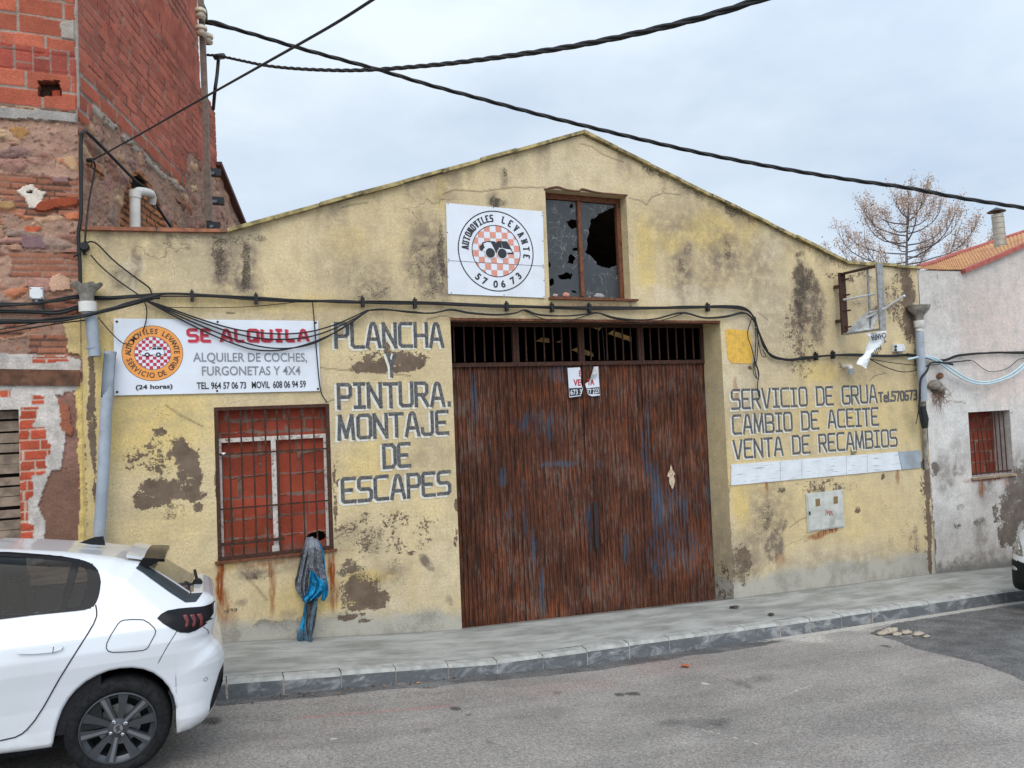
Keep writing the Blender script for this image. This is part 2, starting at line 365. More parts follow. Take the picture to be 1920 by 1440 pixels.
M['pvc'] = mat('grey_pvc', lin(150, 158, 168), .5, var=.1, scale=4, dirt=lin(120, 118, 112), dirt_amt=.5)
M['pvclight'] = mat('white_pvc', lin(206, 202, 196), .55, var=.08, scale=8, dirt=lin(150, 140, 126), dirt_amt=.4)
M['oldpipe'] = mat('weathered_funnel', lin(136, 130, 120), .85, var=.2, scale=14, dirt=lin(70, 62, 54), dirt_amt=.6, bump=.4)
M['box'] = mat('box_plastic', lin(206, 208, 208), .5, var=.05, dirt=lin(150, 146, 138), dirt_amt=.4)
M['signwhite'] = mat('sign_white', lin(210, 214, 222), .35, var=.03, scale=3, dirt=lin(190, 190, 188), dirt_amt=.35)
M['letter'] = mat('painted_slate_letters', lin(84, 85, 88), .9, var=.3, scale=40, dirt=lin(150, 138, 112), dirt_amt=.45, bump=.3)
M['letterwhite'] = mat('painted_white_edge', lin(208, 204, 192), .9, var=.08, scale=30, dirt=lin(205, 186, 140), dirt_amt=.55)
M['ink'] = mat('black_print', lin(26, 28, 34), .5, var=.1)
M['inkgrey'] = mat('grey_print', lin(122, 126, 132), .5, var=.05)
M['inkred'] = mat('crimson_print', lin(176, 28, 52), .5, var=.06)
M['inkorange'] = mat('orange_print', lin(224, 146, 66), .5, var=.04)
M['inkpink'] = mat('faded_red_print', lin(206, 140, 122), .6, var=.06)
M['metalgrey'] = mat('galvanised_steel', lin(150, 150, 148), .5, .5, var=.15, scale=20, dirt=lin(110, 96, 80), dirt_amt=.5)
M['mast'] = mat('weathered_mast', lin(126, 110, 100), .8, .1, var=.15, scale=15, dirt=lin(90, 66, 52), dirt_amt=.5)
M['ceramic'] = mat('ceramic', lin(196, 184, 164), .4, var=.1)
M['ply'] = mat('tan_board', lin(196, 160, 98), .8, var=.2, scale=12)
M['wood'] = mat('grey_weathered_wood', lin(136, 118, 102), .9, var=.25, scale=8, dirt=lin(70, 60, 52), dirt_amt=.5, bump=.4)
M['beam'] = mat('old_timber', lin(96, 64, 46), .9, var=.3, scale=10, dirt=lin(130, 92, 66), dirt_amt=.6, bump=.6, bscale=30)
M['stone'] = mat('stone', lin(172, 150, 140), .9, var=.2, scale=30, bump=.5)
def m_tiles(name):
    t = NT(name, .9); c = t.mix(t.rng(t.noise(6, 6, .7), .35, .68), lin(170, 112, 76), lin(196, 156, 100)); c = t.mix(t.rng(t.noise(30, 4, .7), .5, .66, 0, .7), c, lin(136, 78, 56)); t.col(c); t.bump(t.noise(40, 4), .4, .01); return t.m
M['tiles'] = m_tiles('lichen_roof_tiles'); M['redtile'] = mat('red_edge_tile', lin(160, 84, 74), .85, var=.15, scale=10)
M['darktile'] = mat('dark_verge_tile', lin(84, 52, 48), .85, var=.2, scale=10)

# ------------------------------------------------------------------ ground, road, pavement, kerb
g = MB(); g.add([(-500, -500, -4.9), (500, -500, -4.9), (500, 500, -4.9), (-500, 500, -4.9)], [(0, 1, 2, 3)])
tag(g.build('ground', M['earth'], origin=(0, 0, -4.9)), None, kind='structure')
xs = np.concatenate([np.linspace(-40, -1.6, 30)[:-1], np.arange(-1.6, 12.2, .03), np.linspace(12.2, 60, 30)])
ys = np.concatenate([np.arange(KY, -4.7, -.03), np.linspace(-4.7, -16, 14)])
X, Y = np.meshgrid(xs, ys, indexing='ij'); Z = zroad(X, Y)+(fbm(X*.8, Y*.8, 3, 2)-.5)*.02*sstep(KY, KY-.4, Y)
g = MB(); g.grid(np.stack([X, Y, Z], -1), flip=True)
def _r2(px, py): p = onroad(px, py); return p[0], p[1]
def _poly(P, f): return [f(*p)[:2] for p in P]
U, W = X.ravel(), Y.ravel()
wob = (fbm(U*2.2, W*2.2, 4, 7)-.5)*.35
dk = inpoly(U+wob, W+wob*.6, _poly([(1630, 1187), (1700, 1160), (1800, 1143), (1935, 1122), (2200, 1150), (2200, 1420), (1915, 1278), (1850, 1248), (1760, 1228), (1690, 1205)], onroad))*1.0
gut = sstep(.17, .10, np.abs(W-(KY-.10))+(fbm(U*3, W*3, 4, 3)-.5)*.16)*sstep(7.0, 6.0, U)
g.attr['dark'] = np.maximum(dk, gut*.75)
g.attr['oil_dark'] = blobs(U, W, [(853, 1328, 11, 4, 0, .95, .3), (1160, 1303, 13, 4, 0, .9, .3), (1188, 1301, 15, 4, 0, 1, .3), (915, 1396, 18, 7, 0, .5, .5), (1420, 1275, 60, 8, 8, .5, .8), (1390, 1284, 16, 10, 0, .45, .6), (1330, 1357, 60, 10, 0, .5, .6), (1260, 1354, 45, 9, 0, .45, .6),
    (1500, 1350, 90, 10, 0, .28, .8), (1640, 1368, 60, 10, 0, .32, .7), (1860, 1330, 80, 14, 6, .36, .7), (800, 1370, 25, 6, 10, .4, .6), (520, 1352, 20, 6, 0, .4, .5), (1040, 1345, 14, 4, 0, .4, .5), (880, 1340, 8, 3, 0, .6, .4), (1045, 1300, 8, 3, 0, .6, .4), (790, 1300, 120, 10, 5, .35, .8), (1560, 1345, 10, 4, 0, .5, .4), (1660, 1211, 14, 3, 0, .7, .4), (1390, 1285, 10, 8, 0, .5, .5), (980, 1345, 30, 6, 0, .3, .6), (400, 1350, 20, 8, 0, .7, .5),
    (180, 1440, 260, 50, 0, .3, .8)], _r2)  # last patch is a broad soft darkening under the car
ln1 = linemask(U, W, _poly([(1305, 1366), (1360, 1378), (1430, 1397)], onroad), .022)
ln2 = linemask(U, W, _poly([(1480, 1300), (1522, 1285)], onroad), .03)
edge = sstep(.26, .05, KY-W)*sstep(4.5, 7.5, U)
g.attr['dust'] = np.maximum.reduce([edge*.85, ln1*.7, ln2*.6, blobs(U, W, [(1510, 1195, 60, 14, 12, .62, .7), (1600, 1178, 50, 10, 12, .6, .7), (1570, 1200, 90, 14, 12, .42, .8), (1325, 1283, 10, 4, 0, .7, .4), (1360, 1232, 30, 6, 5, .4, .7), (625, 1385, 12, 5, 0, .6, .5), (1700, 1190, 40, 6, 0, .5, .6), (1860, 1180, 120, 16, 0, .36, .8), (1400, 1190, 40, 6, 0, .5, .6)], _r2)])
g.attr['pink'] = np.maximum(linemask(U, W, _poly([(560, 1345), (700, 1335), (850, 1322)], onroad), .05), blobs(U, W, [(1250, 1250, 90, 14, 0, .35, .8), (1050, 1290, 120, 10, 0, .3, .8)], _r2))
tag(g.build('road', M['road'], smooth=True, origin=(0, KY, -2.4)), None, kind='structure')

KW = .13
xs = np.concatenate([np.linspace(-40, -1.6, 30)[:-1], np.arange(-1.6, 13.4, .06), np.linspace(13.4, 60, 30)])
ys = np.concatenate([np.linspace(KY+KW, -.25, 14), np.linspace(-.2, .02, 8)])
X, Y = np.meshgrid(xs, ys, indexing='ij'); Z = zpave(X, Y)+(fbm(X*1.3, Y*1.3, 3, 4)-.5)*.012
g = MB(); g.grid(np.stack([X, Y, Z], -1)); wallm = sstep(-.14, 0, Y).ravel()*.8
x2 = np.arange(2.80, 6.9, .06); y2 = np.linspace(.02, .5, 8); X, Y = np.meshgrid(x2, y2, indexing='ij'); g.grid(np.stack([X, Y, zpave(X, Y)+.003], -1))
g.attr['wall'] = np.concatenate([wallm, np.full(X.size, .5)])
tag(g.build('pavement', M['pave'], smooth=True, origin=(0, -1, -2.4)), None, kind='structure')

kroot = thing('kerb', None, None, (5, KY, -2.8)); kroot['kind'] = 'structure'
kpx = [425, 532, 640, 742, 840, 932, 1018, 1100, 1180, 1255, 1330, 1397, 1462, 1520, 1577, 1636, 1690, 1742, 1792, 1840, 1886, 1930]
kx = [on_surface(p, 1300-(p-420)*.13, lambda x, y: zkerbroad(x))[0] for p in kpx]
kx = [onY(p, 1270-(p-540)*.1135, KY)[0] for p in kpx]
kx = [kx[0]-.72*i for i in range(6, 0, -1)]+kx+[kx[-1]+.9*i for i in range(1, 8)]
random.seed(3)
for a, b in zip(kx[:-1], kx[1:]):
    k = MB(); j = .0035; sg = 4; dy = random.uniform(-.006, .006); dz = random.uniform(-.005, .004)
    xx = np.linspace(a+j, b-j, sg); prof = [(0, -1, 0), (0, -.03, 0), (.028, 0, 1), (KW+.02, .003, 1)]
    for s0, s1 in ((0, 1), (1, 2), (2, 3)):
        A = np.array([[(x, KY+dy+prof[q][0], (zkerbroad(x)-.12 if prof[q][1] == -1 else zpave(x, KY)+prof[q][1]+dz)) for q in (s0, s1)] for x in xx])
        k.grid(A, m=0 if s0 == 0 else 1, flip=False)
    for x, fl in ((a+j, 0), (b-j, 1)):
        V = [(x, KY+dy, zkerbroad(x)-.12), (x, KY+dy, zpave(x, KY)-.03), (x, KY+.028, zpave(x, KY)), (x, KY+KW+.02, zpave(x, KY)+.003), (x, KY+KW+.02, zkerbroad(x)-.12)]
        k.add(V, [(0, 1, 2, 3, 4) if fl else (4, 3, 2, 1, 0)])
    k.build('kerb_stone', [M['kerb'], M['kerbtop']], kroot)
k = MB()
for x in kx: k.box((x, KY+.024, (zkerbroad(x)+zpave(x, KY))/2-.045), (.02, .04, zpave(x, KY)-zkerbroad(x)+.05))
k.build('joint_mortar', M['mortar'], kroot)

# ------------------------------------------------------------------ lettering: a sign painter's stroke alphabet
G = {
 'A': (.60, [[(0, 0), (.2, .92), (.26, 1), (.34, 1), (.4, .92), (.6, 0)], [(.1, .32), (.5, .32)]]),
 'B': (.58, [[(0, 0), (0, 1), (.44, 1), (.56, .9), (.56, .62), (.44, .52), (0, .52)], [(.44, .52), (.58, .42), (.58, .1), (.46, 0), (0, 0)]]),
 'C': (.56, [[(.56, 1), (.1, 1), (0, .9), (0, .1), (.1, 0), (.56, 0)]]),
 'D': (.56, [[(0, 0), (0, 1), (.42, 1), (.56, .86), (.56, .14), (.42, 0), (0, 0)]]),
 'E': (.54, [[(.54, 1), (.07, 1), (0, .93), (0, .07), (.07, 0), (.54, 0)], [(0, .5), (.4, .5)]]),
 'F': (.54, [[(.54, 1), (0, 1), (0, 0)], [(0, .5), (.4, .5)]]),
 'G': (.58, [[(.56, 1), (.1, 1), (0, .9), (0, .1), (.1, 0), (.48, 0), (.58, .1), (.58, .44), (.32, .44)]]),
 'H': (.56, [[(0, 0), (0, 1)], [(.56, 0), (.56, 1)], [(0, .47), (.56, .47)]]),
 'I': (.44, [[(.22, 0), (.22, 1)], [(.02, 1), (.42, 1)], [(.02, 0), (.42, 0)]]),
 'J': (.50, [[(.5, 1), (.5, .1), (.4, 0), (.1, 0), (0, .1), (0, .26)]]),
 'L': (.50, [[(0, 1), (0, .1), (.1, 0), (.5, 0)]]),
 'M': (.66, [[(0, 0), (.06, 1)], [(.06, 1), (.33, .08)], [(.33, .08), (.6, 1)], [(.6, 1), (.66, 0)]]),
 'N': (.56, [[(0, 0), (0, 1)], [(0, 1), (.56, 0)], [(.56, 0), (.56, 1)]]),
 'O': (.58, [[(.1, 0), (0, .1), (0, .9), (.1, 1), (.48, 1), (.58, .9), (.58, .1), (.48, 0), (.1, 0)]]),
 'P': (.54, [[(0, 0), (0, 1), (.44, 1), (.54, .9), (.54, .56), (.44, .46), (0, .46)]]),
 'Q': (.58, [[(.1, 0), (0, .1), (0, .9), (.1, 1), (.48, 1), (.58, .9), (.58, .1), (.48, 0), (.1, 0)], [(.32, .22), (.62, -.1)]]),
 'R': (.56, [[(0, 0), (0, 1), (.44, 1), (.54, .9), (.54, .58), (.44, .48), (0, .48)], [(.28, .48), (.56, 0)]]),
 'S': (.56, [[(.56, 1), (.1, 1), (0, .9), (0, .6), (.1, .5), (.46, .5), (.56, .4), (.56, .1), (.46, 0), (0, 0)]]),
 'T': (.56, [[(.28, 0), (.28, 1)], [(0, 1), (.56, 1)]]),
 'U': (.56, [[(0, 1), (0, .1), (.1, 0), (.46, 0), (.56, .1), (.56, 1)]]),
 'V': (.58, [[(0, 1), (.25, 0), (.33, 0), (.58, 1)]]),
 'Y': (.56, [[(0, 1), (.28, .46)], [(.56, 1), (.28, .46)], [(.28, .46), (.28, 0)]]),
 '.': (.12, [[(.06, 0), (.06, .09)]]), ' ': (.42, []),
 '0': (.46, [[(.1, 0), (0, .14), (0, .86), (.1, 1), (.36, 1), (.46, .86), (.46, .14), (.36, 0), (.1, 0)]]),
 '3': (.46, [[(0, 1), (.36, 1), (.46, .9), (.46, .62), (.36, .52), (.16, .52)], [(.36, .52), (.46, .42), (.46, .1), (.36, 0), (0, 0)]]),
 '5': (.46, [[(.44, 1), (.02, 1), (0, .56), (.34, .6), (.46, .48), (.46, .12), (.34, 0), (0, 0)]]),
 '6': (.46, [[(.42, 1), (.12, 1), (0, .86), (0, .12), (.1, 0), (.36, 0), (.46, .12), (.46, .42), (.36, .54), (0, .5)]]),
 '7': (.46, [[(0, 1), (.46, 1), (.16, 0)]]),
 'e': (.40, [[(0, .34), (.4, .34), (.4, .55), (.32, .64), (.08, .64), (0, .55), (0, .1), (.08, 0), (.4, 0)]]),
 'l': (.08, [[(.04, 0), (.04, 1)]]),
}
def ribbon(mb, P, wd, f, m, ext=0.0):
    """a flat stroke along the 2-D points P; f(u, v) puts it in the world"""
    P = [np.array(p, float) for p in P]; closed = np.allclose(P[0], P[-1]) and len(P) > 2
    if closed: P = P[:-1]
    n = len(P)
    if not closed and ext:
        d = P[0]-P[1]; P[0] = P[0]+d/np.linalg.norm(d)*ext; d = P[-1]-P[-2]; P[-1] = P[-1]+d/np.linalg.norm(d)*ext
    V = []
    for i in range(n):
        a = P[i-1] if (closed or i > 0) else None; b = P[(i+1) % n] if (closed or i < n-1) else None
        da = (P[i]-a)/np.linalg.norm(P[i]-a) if a is not None else None; db = (b-P[i])/np.linalg.norm(b-P[i]) if b is not None else None
        if da is None: da = db
        if db is None: db = da
        na = np.array([-da[1], da[0]]); nb = np.array([-db[1], db[0]]); mm = na+nb; mm /= np.linalg.norm(mm); k = 1/max(.45, mm@na)
        lift = np.array([0, -.00012*i, 0]); V += [f(*(P[i]+mm*wd/2*k))+lift, f(*(P[i]-mm*wd/2*k))+lift]      # a stroke crossing itself never lies in one plane
    F = [(2*i, 2*i+1, (2*i+3) % (2*n), (2*i+2) % (2*n)) for i in range(n if closed else n-1)]
    mb.add(V, F, m)
def text_width(s, gap): return sum(G[c][0] for c in s)+gap*(len(s)-1)
def stroke_text(mb, s, p0, p1, h, th, y=-.004, m=0, white=None, gap=.16, y0=None, serif=0, jit=0.0, off=(-.085, -.075), slant=0.0):
    """letters from p0 to p1 (world points at the foot of the first and last letter), cap height h in metres"""
    p0 = np.array(p0, float); p1 = np.array(p1, float); Lw = np.linalg.norm(p1-p0); ex = (p1-p0)/Lw; ez = np.array([0, 0, 1.0])
    kx = Lw/text_width(s, gap); u = 0; rr = random.Random(len(s)*7+int(h*1000))
    for c in s:
        wd, st = G[c]; ju, jv, js = rr.uniform(-jit, jit), rr.uniform(-jit, jit), 1+rr.uniform(-jit, jit)
        def put(dy, ou=0, ov=0, u=u):
            return lambda a, b: p0+ex*((u+a+b*slant)*kx+(ju+ou)*h)+ez*(b*h*js+(jv+ov)*h)+np.array([0, dy, 0])
        def conv(P): return [(a*kx/h, b) for a, b in P]     # make strokes of equal thickness in x and z
        def put2(dy, ou=0, ov=0, u=u):
            q = put(dy, ou, ov, u); return lambda a, b: q(a*h/kx, b)
        for i, P in enumerate(st):
            if white is not None: ribbon(mb, conv(P), th*1.2/h, put2(y+.0022-i*.0002, *off), white, th*.5/h)
            ribbon(mb, conv(P), th/h, put2(y-i*.0003), m, th*.5/h*(0 if serif else 1))
            if serif:
                for q in (P[0], P[-1]):
                    q_ = P[1] if q is P[0] else P[-2]
                    if q[1] in (0, 1) and not np.allclose(P[0], P[-1]) and abs(q_[1]-q[1]) > abs(q_[0]-q[0]):
                        ribbon(mb, [((q[0])*kx/h-serif, q[1]), (q[0]*kx/h+serif, q[1])], th*.42/h, put2(y-.001-i*.0002), m)
        u += wd+gap
_fonts = {}
def font_glyphs(s, bold=0.0):
    """outline of a text in the built-in typeface as vertices and faces (no file is read)"""
    k = (s, bold)
    if k not in _fonts:
        c = bpy.data.curves.new('t', 'FONT'); c.body = s; c.size = 1; c.offset = bold; c.resolution_u = 4; o = bpy.data.objects.new('t', c); COL.objects.link(o)
        dg = bpy.context.evaluated_depsgraph_get(); me = o.evaluated_get(dg).to_mesh()
        V = np.array([v.co[:2] for v in me.vertices]).reshape(-1, 2); F = [tuple(p.vertices) for p in me.polygons]
        o.evaluated_get(dg).to_mesh_clear(); bpy.data.objects.remove(o); bpy.data.curves.remove(c); _fonts[k] = (V, F)
    return _fonts[k]
def print_text(mb, s, p0, p1, h, y, m=0, bold=.02):
    """typeface text stretched to run from p0 to p1 with cap height h"""
    V, F = font_glyphs(s, bold); lo, hi = V.min(0), V.max(0); cap = font_glyphs('H', bold)[0]; ch = cap[:, 1].max()-cap[:, 1].min(); b0 = cap[:, 1].min()
    p0 = np.array(p0, float); p1 = np.array(p1, float); ex = (p1-p0)/(hi[0]-lo[0]); ez = np.array([0, 0, h/ch])
    mb.add([p0+ex*(v[0]-lo[0])+ez*(v[1]-b0)+np.array([0, y, 0]) for v in V], F, m)
def arc_text(mb, s, c, r, a0, a1, h, y, m=0, bold=.02, inside=False, wide=1.0, stroke=None):
    """letters round a circle from angle a0 to a1 (degrees, clockwise from the top); inside = reading along the lower rim"""
    n = len(s)
    for i, ch in enumerate(s):
        if ch == ' ': continue
        a = radians(lerp(a0, a1, i/(n-1)))
        up = np.array([sin(a), 0, cos(a)])*(-1 if inside else 1); rt = np.array([cos(a), 0, -sin(a)])*(-1 if inside else 1)
        base = np.array(c)+np.array([sin(a), 0, cos(a)])*(r if not inside else r+h)+np.array([0, y, 0])
        if stroke:
            wd, st = G[ch]
            for q, P in enumerate(st):
                f = lambda a_, b_, q=q: base+rt*(a_-wd*wide/2)*h+up*b_*h+np.array([0, -.0002*q, 0])
                P2 = [(k[0]*wide, k[1]) for k in P]
                ribbon(mb, P2, stroke/h, f, m)
                for e in (P2[0], P2[-1]):
                    if e[1] in (0, 1) and not np.allclose(P2[0], P2[-1]): ribbon(mb, [(e[0]-.17, e[1]), (e[0]+.17, e[1])], stroke*.7/h, lambda a_, b_, q=q: f(a_, b_)+np.array([0, -.0008, 0]), m)
        else:
            V, F = font_glyphs(ch, bold); cap = font_glyphs('H', bold)[0]; k = h/(cap[:, 1].max()-cap[:, 1].min()); b0 = cap[:, 1].min(); mid = (V[:, 0].min()+V[:, 0].max())/2
            mb.add([base+rt*(v[0]-mid)*k*wide+up*(v[1]-b0)*k for v in V], F, m)

# ------------------------------------------------------------------ the yellow workshop
WX0, WX1 = -1.02, 10.85
TOP = [(-1.03, 1.97), (.36, 2.022), (4.766, 3.567), (9.283, 2.037), (10.87, 2.012)]
def ztop(x): return np.interp(x, [p[0] for p in TOP], [p[1] for p in TOP])
OPEN = [(2.845, 6.843, -9, 1.135), (.183, 1.383, -1.463, .154), (4.187, 5.393, 1.409, 2.808)]
DY = .41
garage = thing('workshop_building', 'long low workshop with stained yellow plaster front, gabled top and wide rusty folding door', 'building', (4.9, 0, -2.75))
def lines(a, b, step, extra):
    s = sorted(set([a, b]+[round(e, 4) for e in extra if a < e < b])); o = [s[0]]
    for p, q in zip(s[:-1], s[1:]):
        n = max(1, int(round((q-p)/step))); o += list(np.linspace(p, q, n+1)[1:])
    return np.array(o)
gx = lines(WX0, WX1, .016, [o[0] for o in OPEN]+[o[1] for o in OPEN]+[p[0] for p in TOP])
gz = lines(-3.15, 3.6, .016, [o[2] for o in OPEN]+[o[3] for o in OPEN])
X, Z = np.meshgrid(gx, gz, indexing='ij'); tz = ztop(gx)[:, None]; Zc = np.minimum(Z, tz)
rag = (fbm(X*9, Z*9, 4, 11)-.5)*.022      # ragged, hand-trowelled surface
keep = np.ones((len(gx)-1, len(gz)-1), bool)
cx = (gx[:-1]+gx[1:])/2; cz = (gz[:-1]+gz[1:])/2
for x0, x1, z0, z1 in OPEN: keep &= ~((cx[:, None] > x0) & (cx[:, None] < x1) & (cz[None] > z0) & (cz[None] < z1))
keep &= (np.minimum(gz[:-1][None], ztop(gx)[:-1, None]) < ztop(gx)[:-1, None]-1e-6) | (gz[:-1][None] < ztop(gx)[1:, None]-1e-6)
fa = MB(); fa.grid(np.stack([X, rag*.5*0-(fbm(X*1.1, Z*1.1, 3, 5)-.5)*.02*0, Zc], -1), keep=keep)
U, W = X.ravel(), Zc.ravel(); f2 = lambda px, py: onY(px, py)[[0, 2]]
A = {}
A['peel'] = blobs(U, W, [(346, 868, 24, 40, 0, 1), (362, 905, 18, 34), (318, 916, 58, 20, -8), (282, 936, 36, 13, -14), (275, 945, 20, 9), (372, 930, 22, 9), (340, 840, 14, 16), (300, 812, 16, 9, 0, .8), (300, 850, 70, 40, 0, .45), (372, 952, 10, 10),
    (752, 676, 50, 16, 0, .95), (692, 688, 34, 11, 0, .95), (720, 692, 62, 7, 0, 1), (730, 668, 76, 22, 0, .5),
    (682, 1108, 32, 22, 0, 1), (660, 1100, 16, 16), (704, 1126, 24, 16), (676, 1138, 18, 8), (672, 1118, 52, 40, 0, .5), (662, 1067, 12, 8, 0, .95), (655, 1060, 22, 14, 0, .5), (655, 1158, 28, 6, 0, .8), (690, 1163, 20, 5, 0, .8),
    (1700, 540, 16, 38, 0, .9), (1706, 600, 12, 40, 0, .95), (1688, 575, 22, 10, 0, .7), (1690, 560, 34, 70, 0, .42), (1715, 640, 5, 60, 0, .8), (1668, 582, 40, 10, 0, .7),
    (1739, 905, 7, 42), (1741, 985, 5, 60), (1744, 1050, 4, 36), (1732, 870, 8, 14), (1737, 950, 12, 120, 0, .46), (1655, 893, 5, 5, 40), (1608, 957, 8, 7, 0, .8), (1577, 690, 6, 10, 0, .5),
    (1397, 1050, 10, 26, 0, .8), (1392, 1060, 18, 40, 0, .5), (1368, 1090, 10, 50, 0, .5), (1356, 960, 14, 90, 0, .38), (1560, 916, 60, 10, 0, .47), (1465, 920, 16, 5, 0, .6), (1530, 905, 40, 10, 0, .45),
    (173, 800, 8, 60, 2, .95), (172, 720, 7, 60, 0, .95), (180, 905, 6, 60, 0, .7), (152, 960, 7, 40, 0, .6), (158, 870, 5, 60, 0, .5), (405, 905, 3, 26, 0, .9), (628, 930, 4, 60, 0, .8), (636, 905, 10, 10, 0, .7), (1405, 690, 4, 4),
    (730, 1000, 120, 60, 0, .34), (640, 990, 16, 8, 0, .6), (1500, 510, 20, 10, 0, .6), (1530, 545, 8, 6, 0, .9), (1500, 640, 36, 90, 0, .40), (1110, 620, 0.1, .1), (1600, 520, 60, 14, 0, .4), (485, 1078, 26, 9, 0, .55), (430, 1146, 14, 6, 0, .55), (855, 1010, 4, 24, 0, .7), (857, 945, 5, 14, 0, .8)], f2)
A['gray'] = blobs(U, W, [(420, 492, 30, 60, 0, 1, .7), (462, 500, 24, 56, 0, .9, .7), (400, 450, 30, 16, 0, .7), (455, 530, 26, 30, 0, .9), (255, 490, 10, 44, 0, .8), (232, 526, 24, 22, 0, .7), (320, 470, 90, 40, 0, .3, .9), (700, 540, 40, 50, 0, .7, .8), (800, 480, 40, 80, 0, .85, .6), (825, 510, 18, 66, 0, .95), (660, 500, 60, 60, 0, .4, .9), (930, 376, 20, 18, 0, .8),
    (945, 335, 8, 16, 0, .7), (830, 360, 40, 30, 0, .45, .8), (1280, 510, 22, 50, 0, .85, .7), (1290, 470, 10, 14, 0, .9), (1265, 420, 60, 30, 0, .6, .8), (1360, 480, 40, 50, 0, .8, .7), (1420, 500, 40, 70, 0, .55, .8), (1330, 520, 26, 40, 0, .6, .8), (1470, 600, 50, 70, 0, .45, .9), (1505, 570, 20, 70, 0, 1), (1530, 590, 18, 60, 0, .95), (1640, 560, 60, 30, 0, .4, .8), (1300, 400, 90, 30, 0, .4, .9), (1300, 440, 120, 60, 0, .35, .9),
    (470, 1073, 26, 14, 0, .9), (520, 1060, 50, 14, 0, .6), (450, 1130, 14, 8, 0, .6), (545, 1150, 16, 8, 0, .5), (800, 1058, 8, 22, 38, .95, .2), (843, 1125, 5, 11, 22, .9, .2), (735, 1075, 26, 22, 0, .7, .8), (640, 1010, 50, 30, 0, .5, .9),
    (1452, 1020, 16, 34, -14, 1, .25), (1465, 985, 14, 12, 40, .9, .3), (1445, 955, 40, 50, 0, .6, .8), (1410, 1030, 30, 50, 0, .6, .8), (1395, 650, 24, 40, 0, .4), (1390, 1060, 40, 50, 0, .7), (1420, 780, 90, 40, 0, .35, .9), (1605, 690, 60, 30, 0, .35), (1640, 560, 40, 40, 0, .4), (800, 860, 60, 40, 0, .35, .8), (1580, 1060, 160, 30, 0, .4, .8), (250, 760, 40, 60, 0, .2), (600, 600, 240, 16, 0, .25)], f2)
A['dark'] = blobs(U, W, [(412, 480, 16, 60, 0, .9), (460, 500, 12, 60, 0, 1), (440, 452, 40, 10, 0, .8), (470, 445, 30, 8, 0, .8), (540, 470, 60, 40, 0, .45), (640, 520, 60, 50, 0, .5), (700, 550, 40, 30, 0, .7), (800, 500, 34, 80, 0, .75), (828, 470, 8, 70, 0, .95), (930, 378, 16, 16, 0, .95), (950, 330, 8, 14, 0, .7), (1500, 540, 14, 60, 0, 1), (1495, 515, 14, 18, 0, 1), (1522, 530, 20, 30, 0, .95), (1532, 600, 14, 60, 0, .8), (1495, 620, 12, 50, 0, .8), (1560, 540, 30, 30, 0, .55), (1620, 570, 50, 16, 0, .6), (1550, 605, 14, 20, 0, .7),
    (1280, 500, 10, 20, 0, .8), (1362, 470, 12, 30, 0, .8), (1250, 320, 26, 12, 24, .75), (1270, 345, 40, 8, 24, .6), (1240, 430, 40, 20, 0, .5), (1420, 480, 12, 14, 0, .7), (1500, 478, 12, 6, 20, .8), (1590, 490, 16, 8, 0, .7),
    (300, 815, 14, 7, 0, .95), (320, 780, 26, 50, 20, .5), (290, 860, 60, 40, 0, .6), (320, 960, 70, 20, 0, .6), (480, 580, 60, 5, 0, .4), (430, 587, 14, 4, 0, .9), (650, 1000, 44, 40, 0, .6), (700, 1010, 40, 34, 0, .6), (735, 1060, 22, 26, 0, .7), (760, 1130, 60, 20, 0, .5), (660, 1068, 34, 12, 0, .9), (675, 1110, 50, 44, 0, .85), (1362, 880, 10, 120, 0, .6), (1368, 1050, 14, 80, 0, .9), (1352, 1080, 12, 50, 0, .9), (1392, 1060, 14, 40, 0, .95), (1430, 980, 26, 50, 0, .7), (1720, 1060, 34, 22, 0, .95), (1720, 1020, 18, 40, 0, .6), (1735, 960, 10, 110, 0, .6), (1690, 1080, 40, 10, 0, .8), (1560, 912, 50, 12, 0, .6), (1540, 680, 30, 30, 0, .5), (1502, 695, 6, 16, 0, .8), (1600, 1010, 120, 40, 0, .4), (1680, 1000, 40, 40, 0, .45), (1480, 1090, 90, 14, 0, .6), (640, 1165, 60, 16, 0, .8), (780, 1165, 90, 16, 0, .8), (500, 1178, 100, 14, 0, .9), (230, 600, 30, 10, 0, .4), (1405, 770, 16, 30, 0, .5), (1600, 845, 7, 20, 0, .95),
    (505, 960, 2, 2, 0, .1), (845, 740, 10, 100, 0, .3), (1180, 570, 4, 10, 0, .7), (155, 950, 14, 60, 0, .8), (625, 850, 8, 120, 0, .6), (400, 880, 6, 80, 0, .5)], f2)
A['dark'] = np.maximum(A['dark'], (sstep(.34, .02, ztop(U)-W)*sstep(.42, .6, fbm(U*2.6, W*.6, 4, 77)))*np.where(U > 5.2, .8, .4))
A['gray'] = np.maximum(A['gray'], sstep(.5, .0, ztop(U)-W)*sstep(.4, .62, fbm(U*3.1, W*.5, 4, 81))*.6)
A['rust'] = blobs(U, W, [(413, 1090, 7, 46, -3, 1.2), (418, 1140, 12, 40, 0, .8), (426, 1170, 18, 24, 0, .5), (622, 1068, 7, 40, 0, 1.2), (626, 1110, 8, 40, 0, .7), (507, 1065, 4, 20, 0, .9), (510, 1100, 6, 50, 0, .7), (520, 1050, 100, 7, 3, .55), (1562, 985, 10, 16, 0, .9, .3), (1540, 1000, 26, 7, 8, .9, .4), (1437, 912, 3, 16, 0, .7), (1352, 960, 6, 10, 0, .8), (1683, 890, 3, 16, 0, .7), (1380, 730, 4, 24, 0, .6), (1100, 602, 260, 2, 0, .5), (1110, 575, 80, 6, 0, .5), (380, 640, .1, .1), (1462, 1050, 10, 12, 0, .5), (407, 610, 60, 3, 0, .4)], f2)
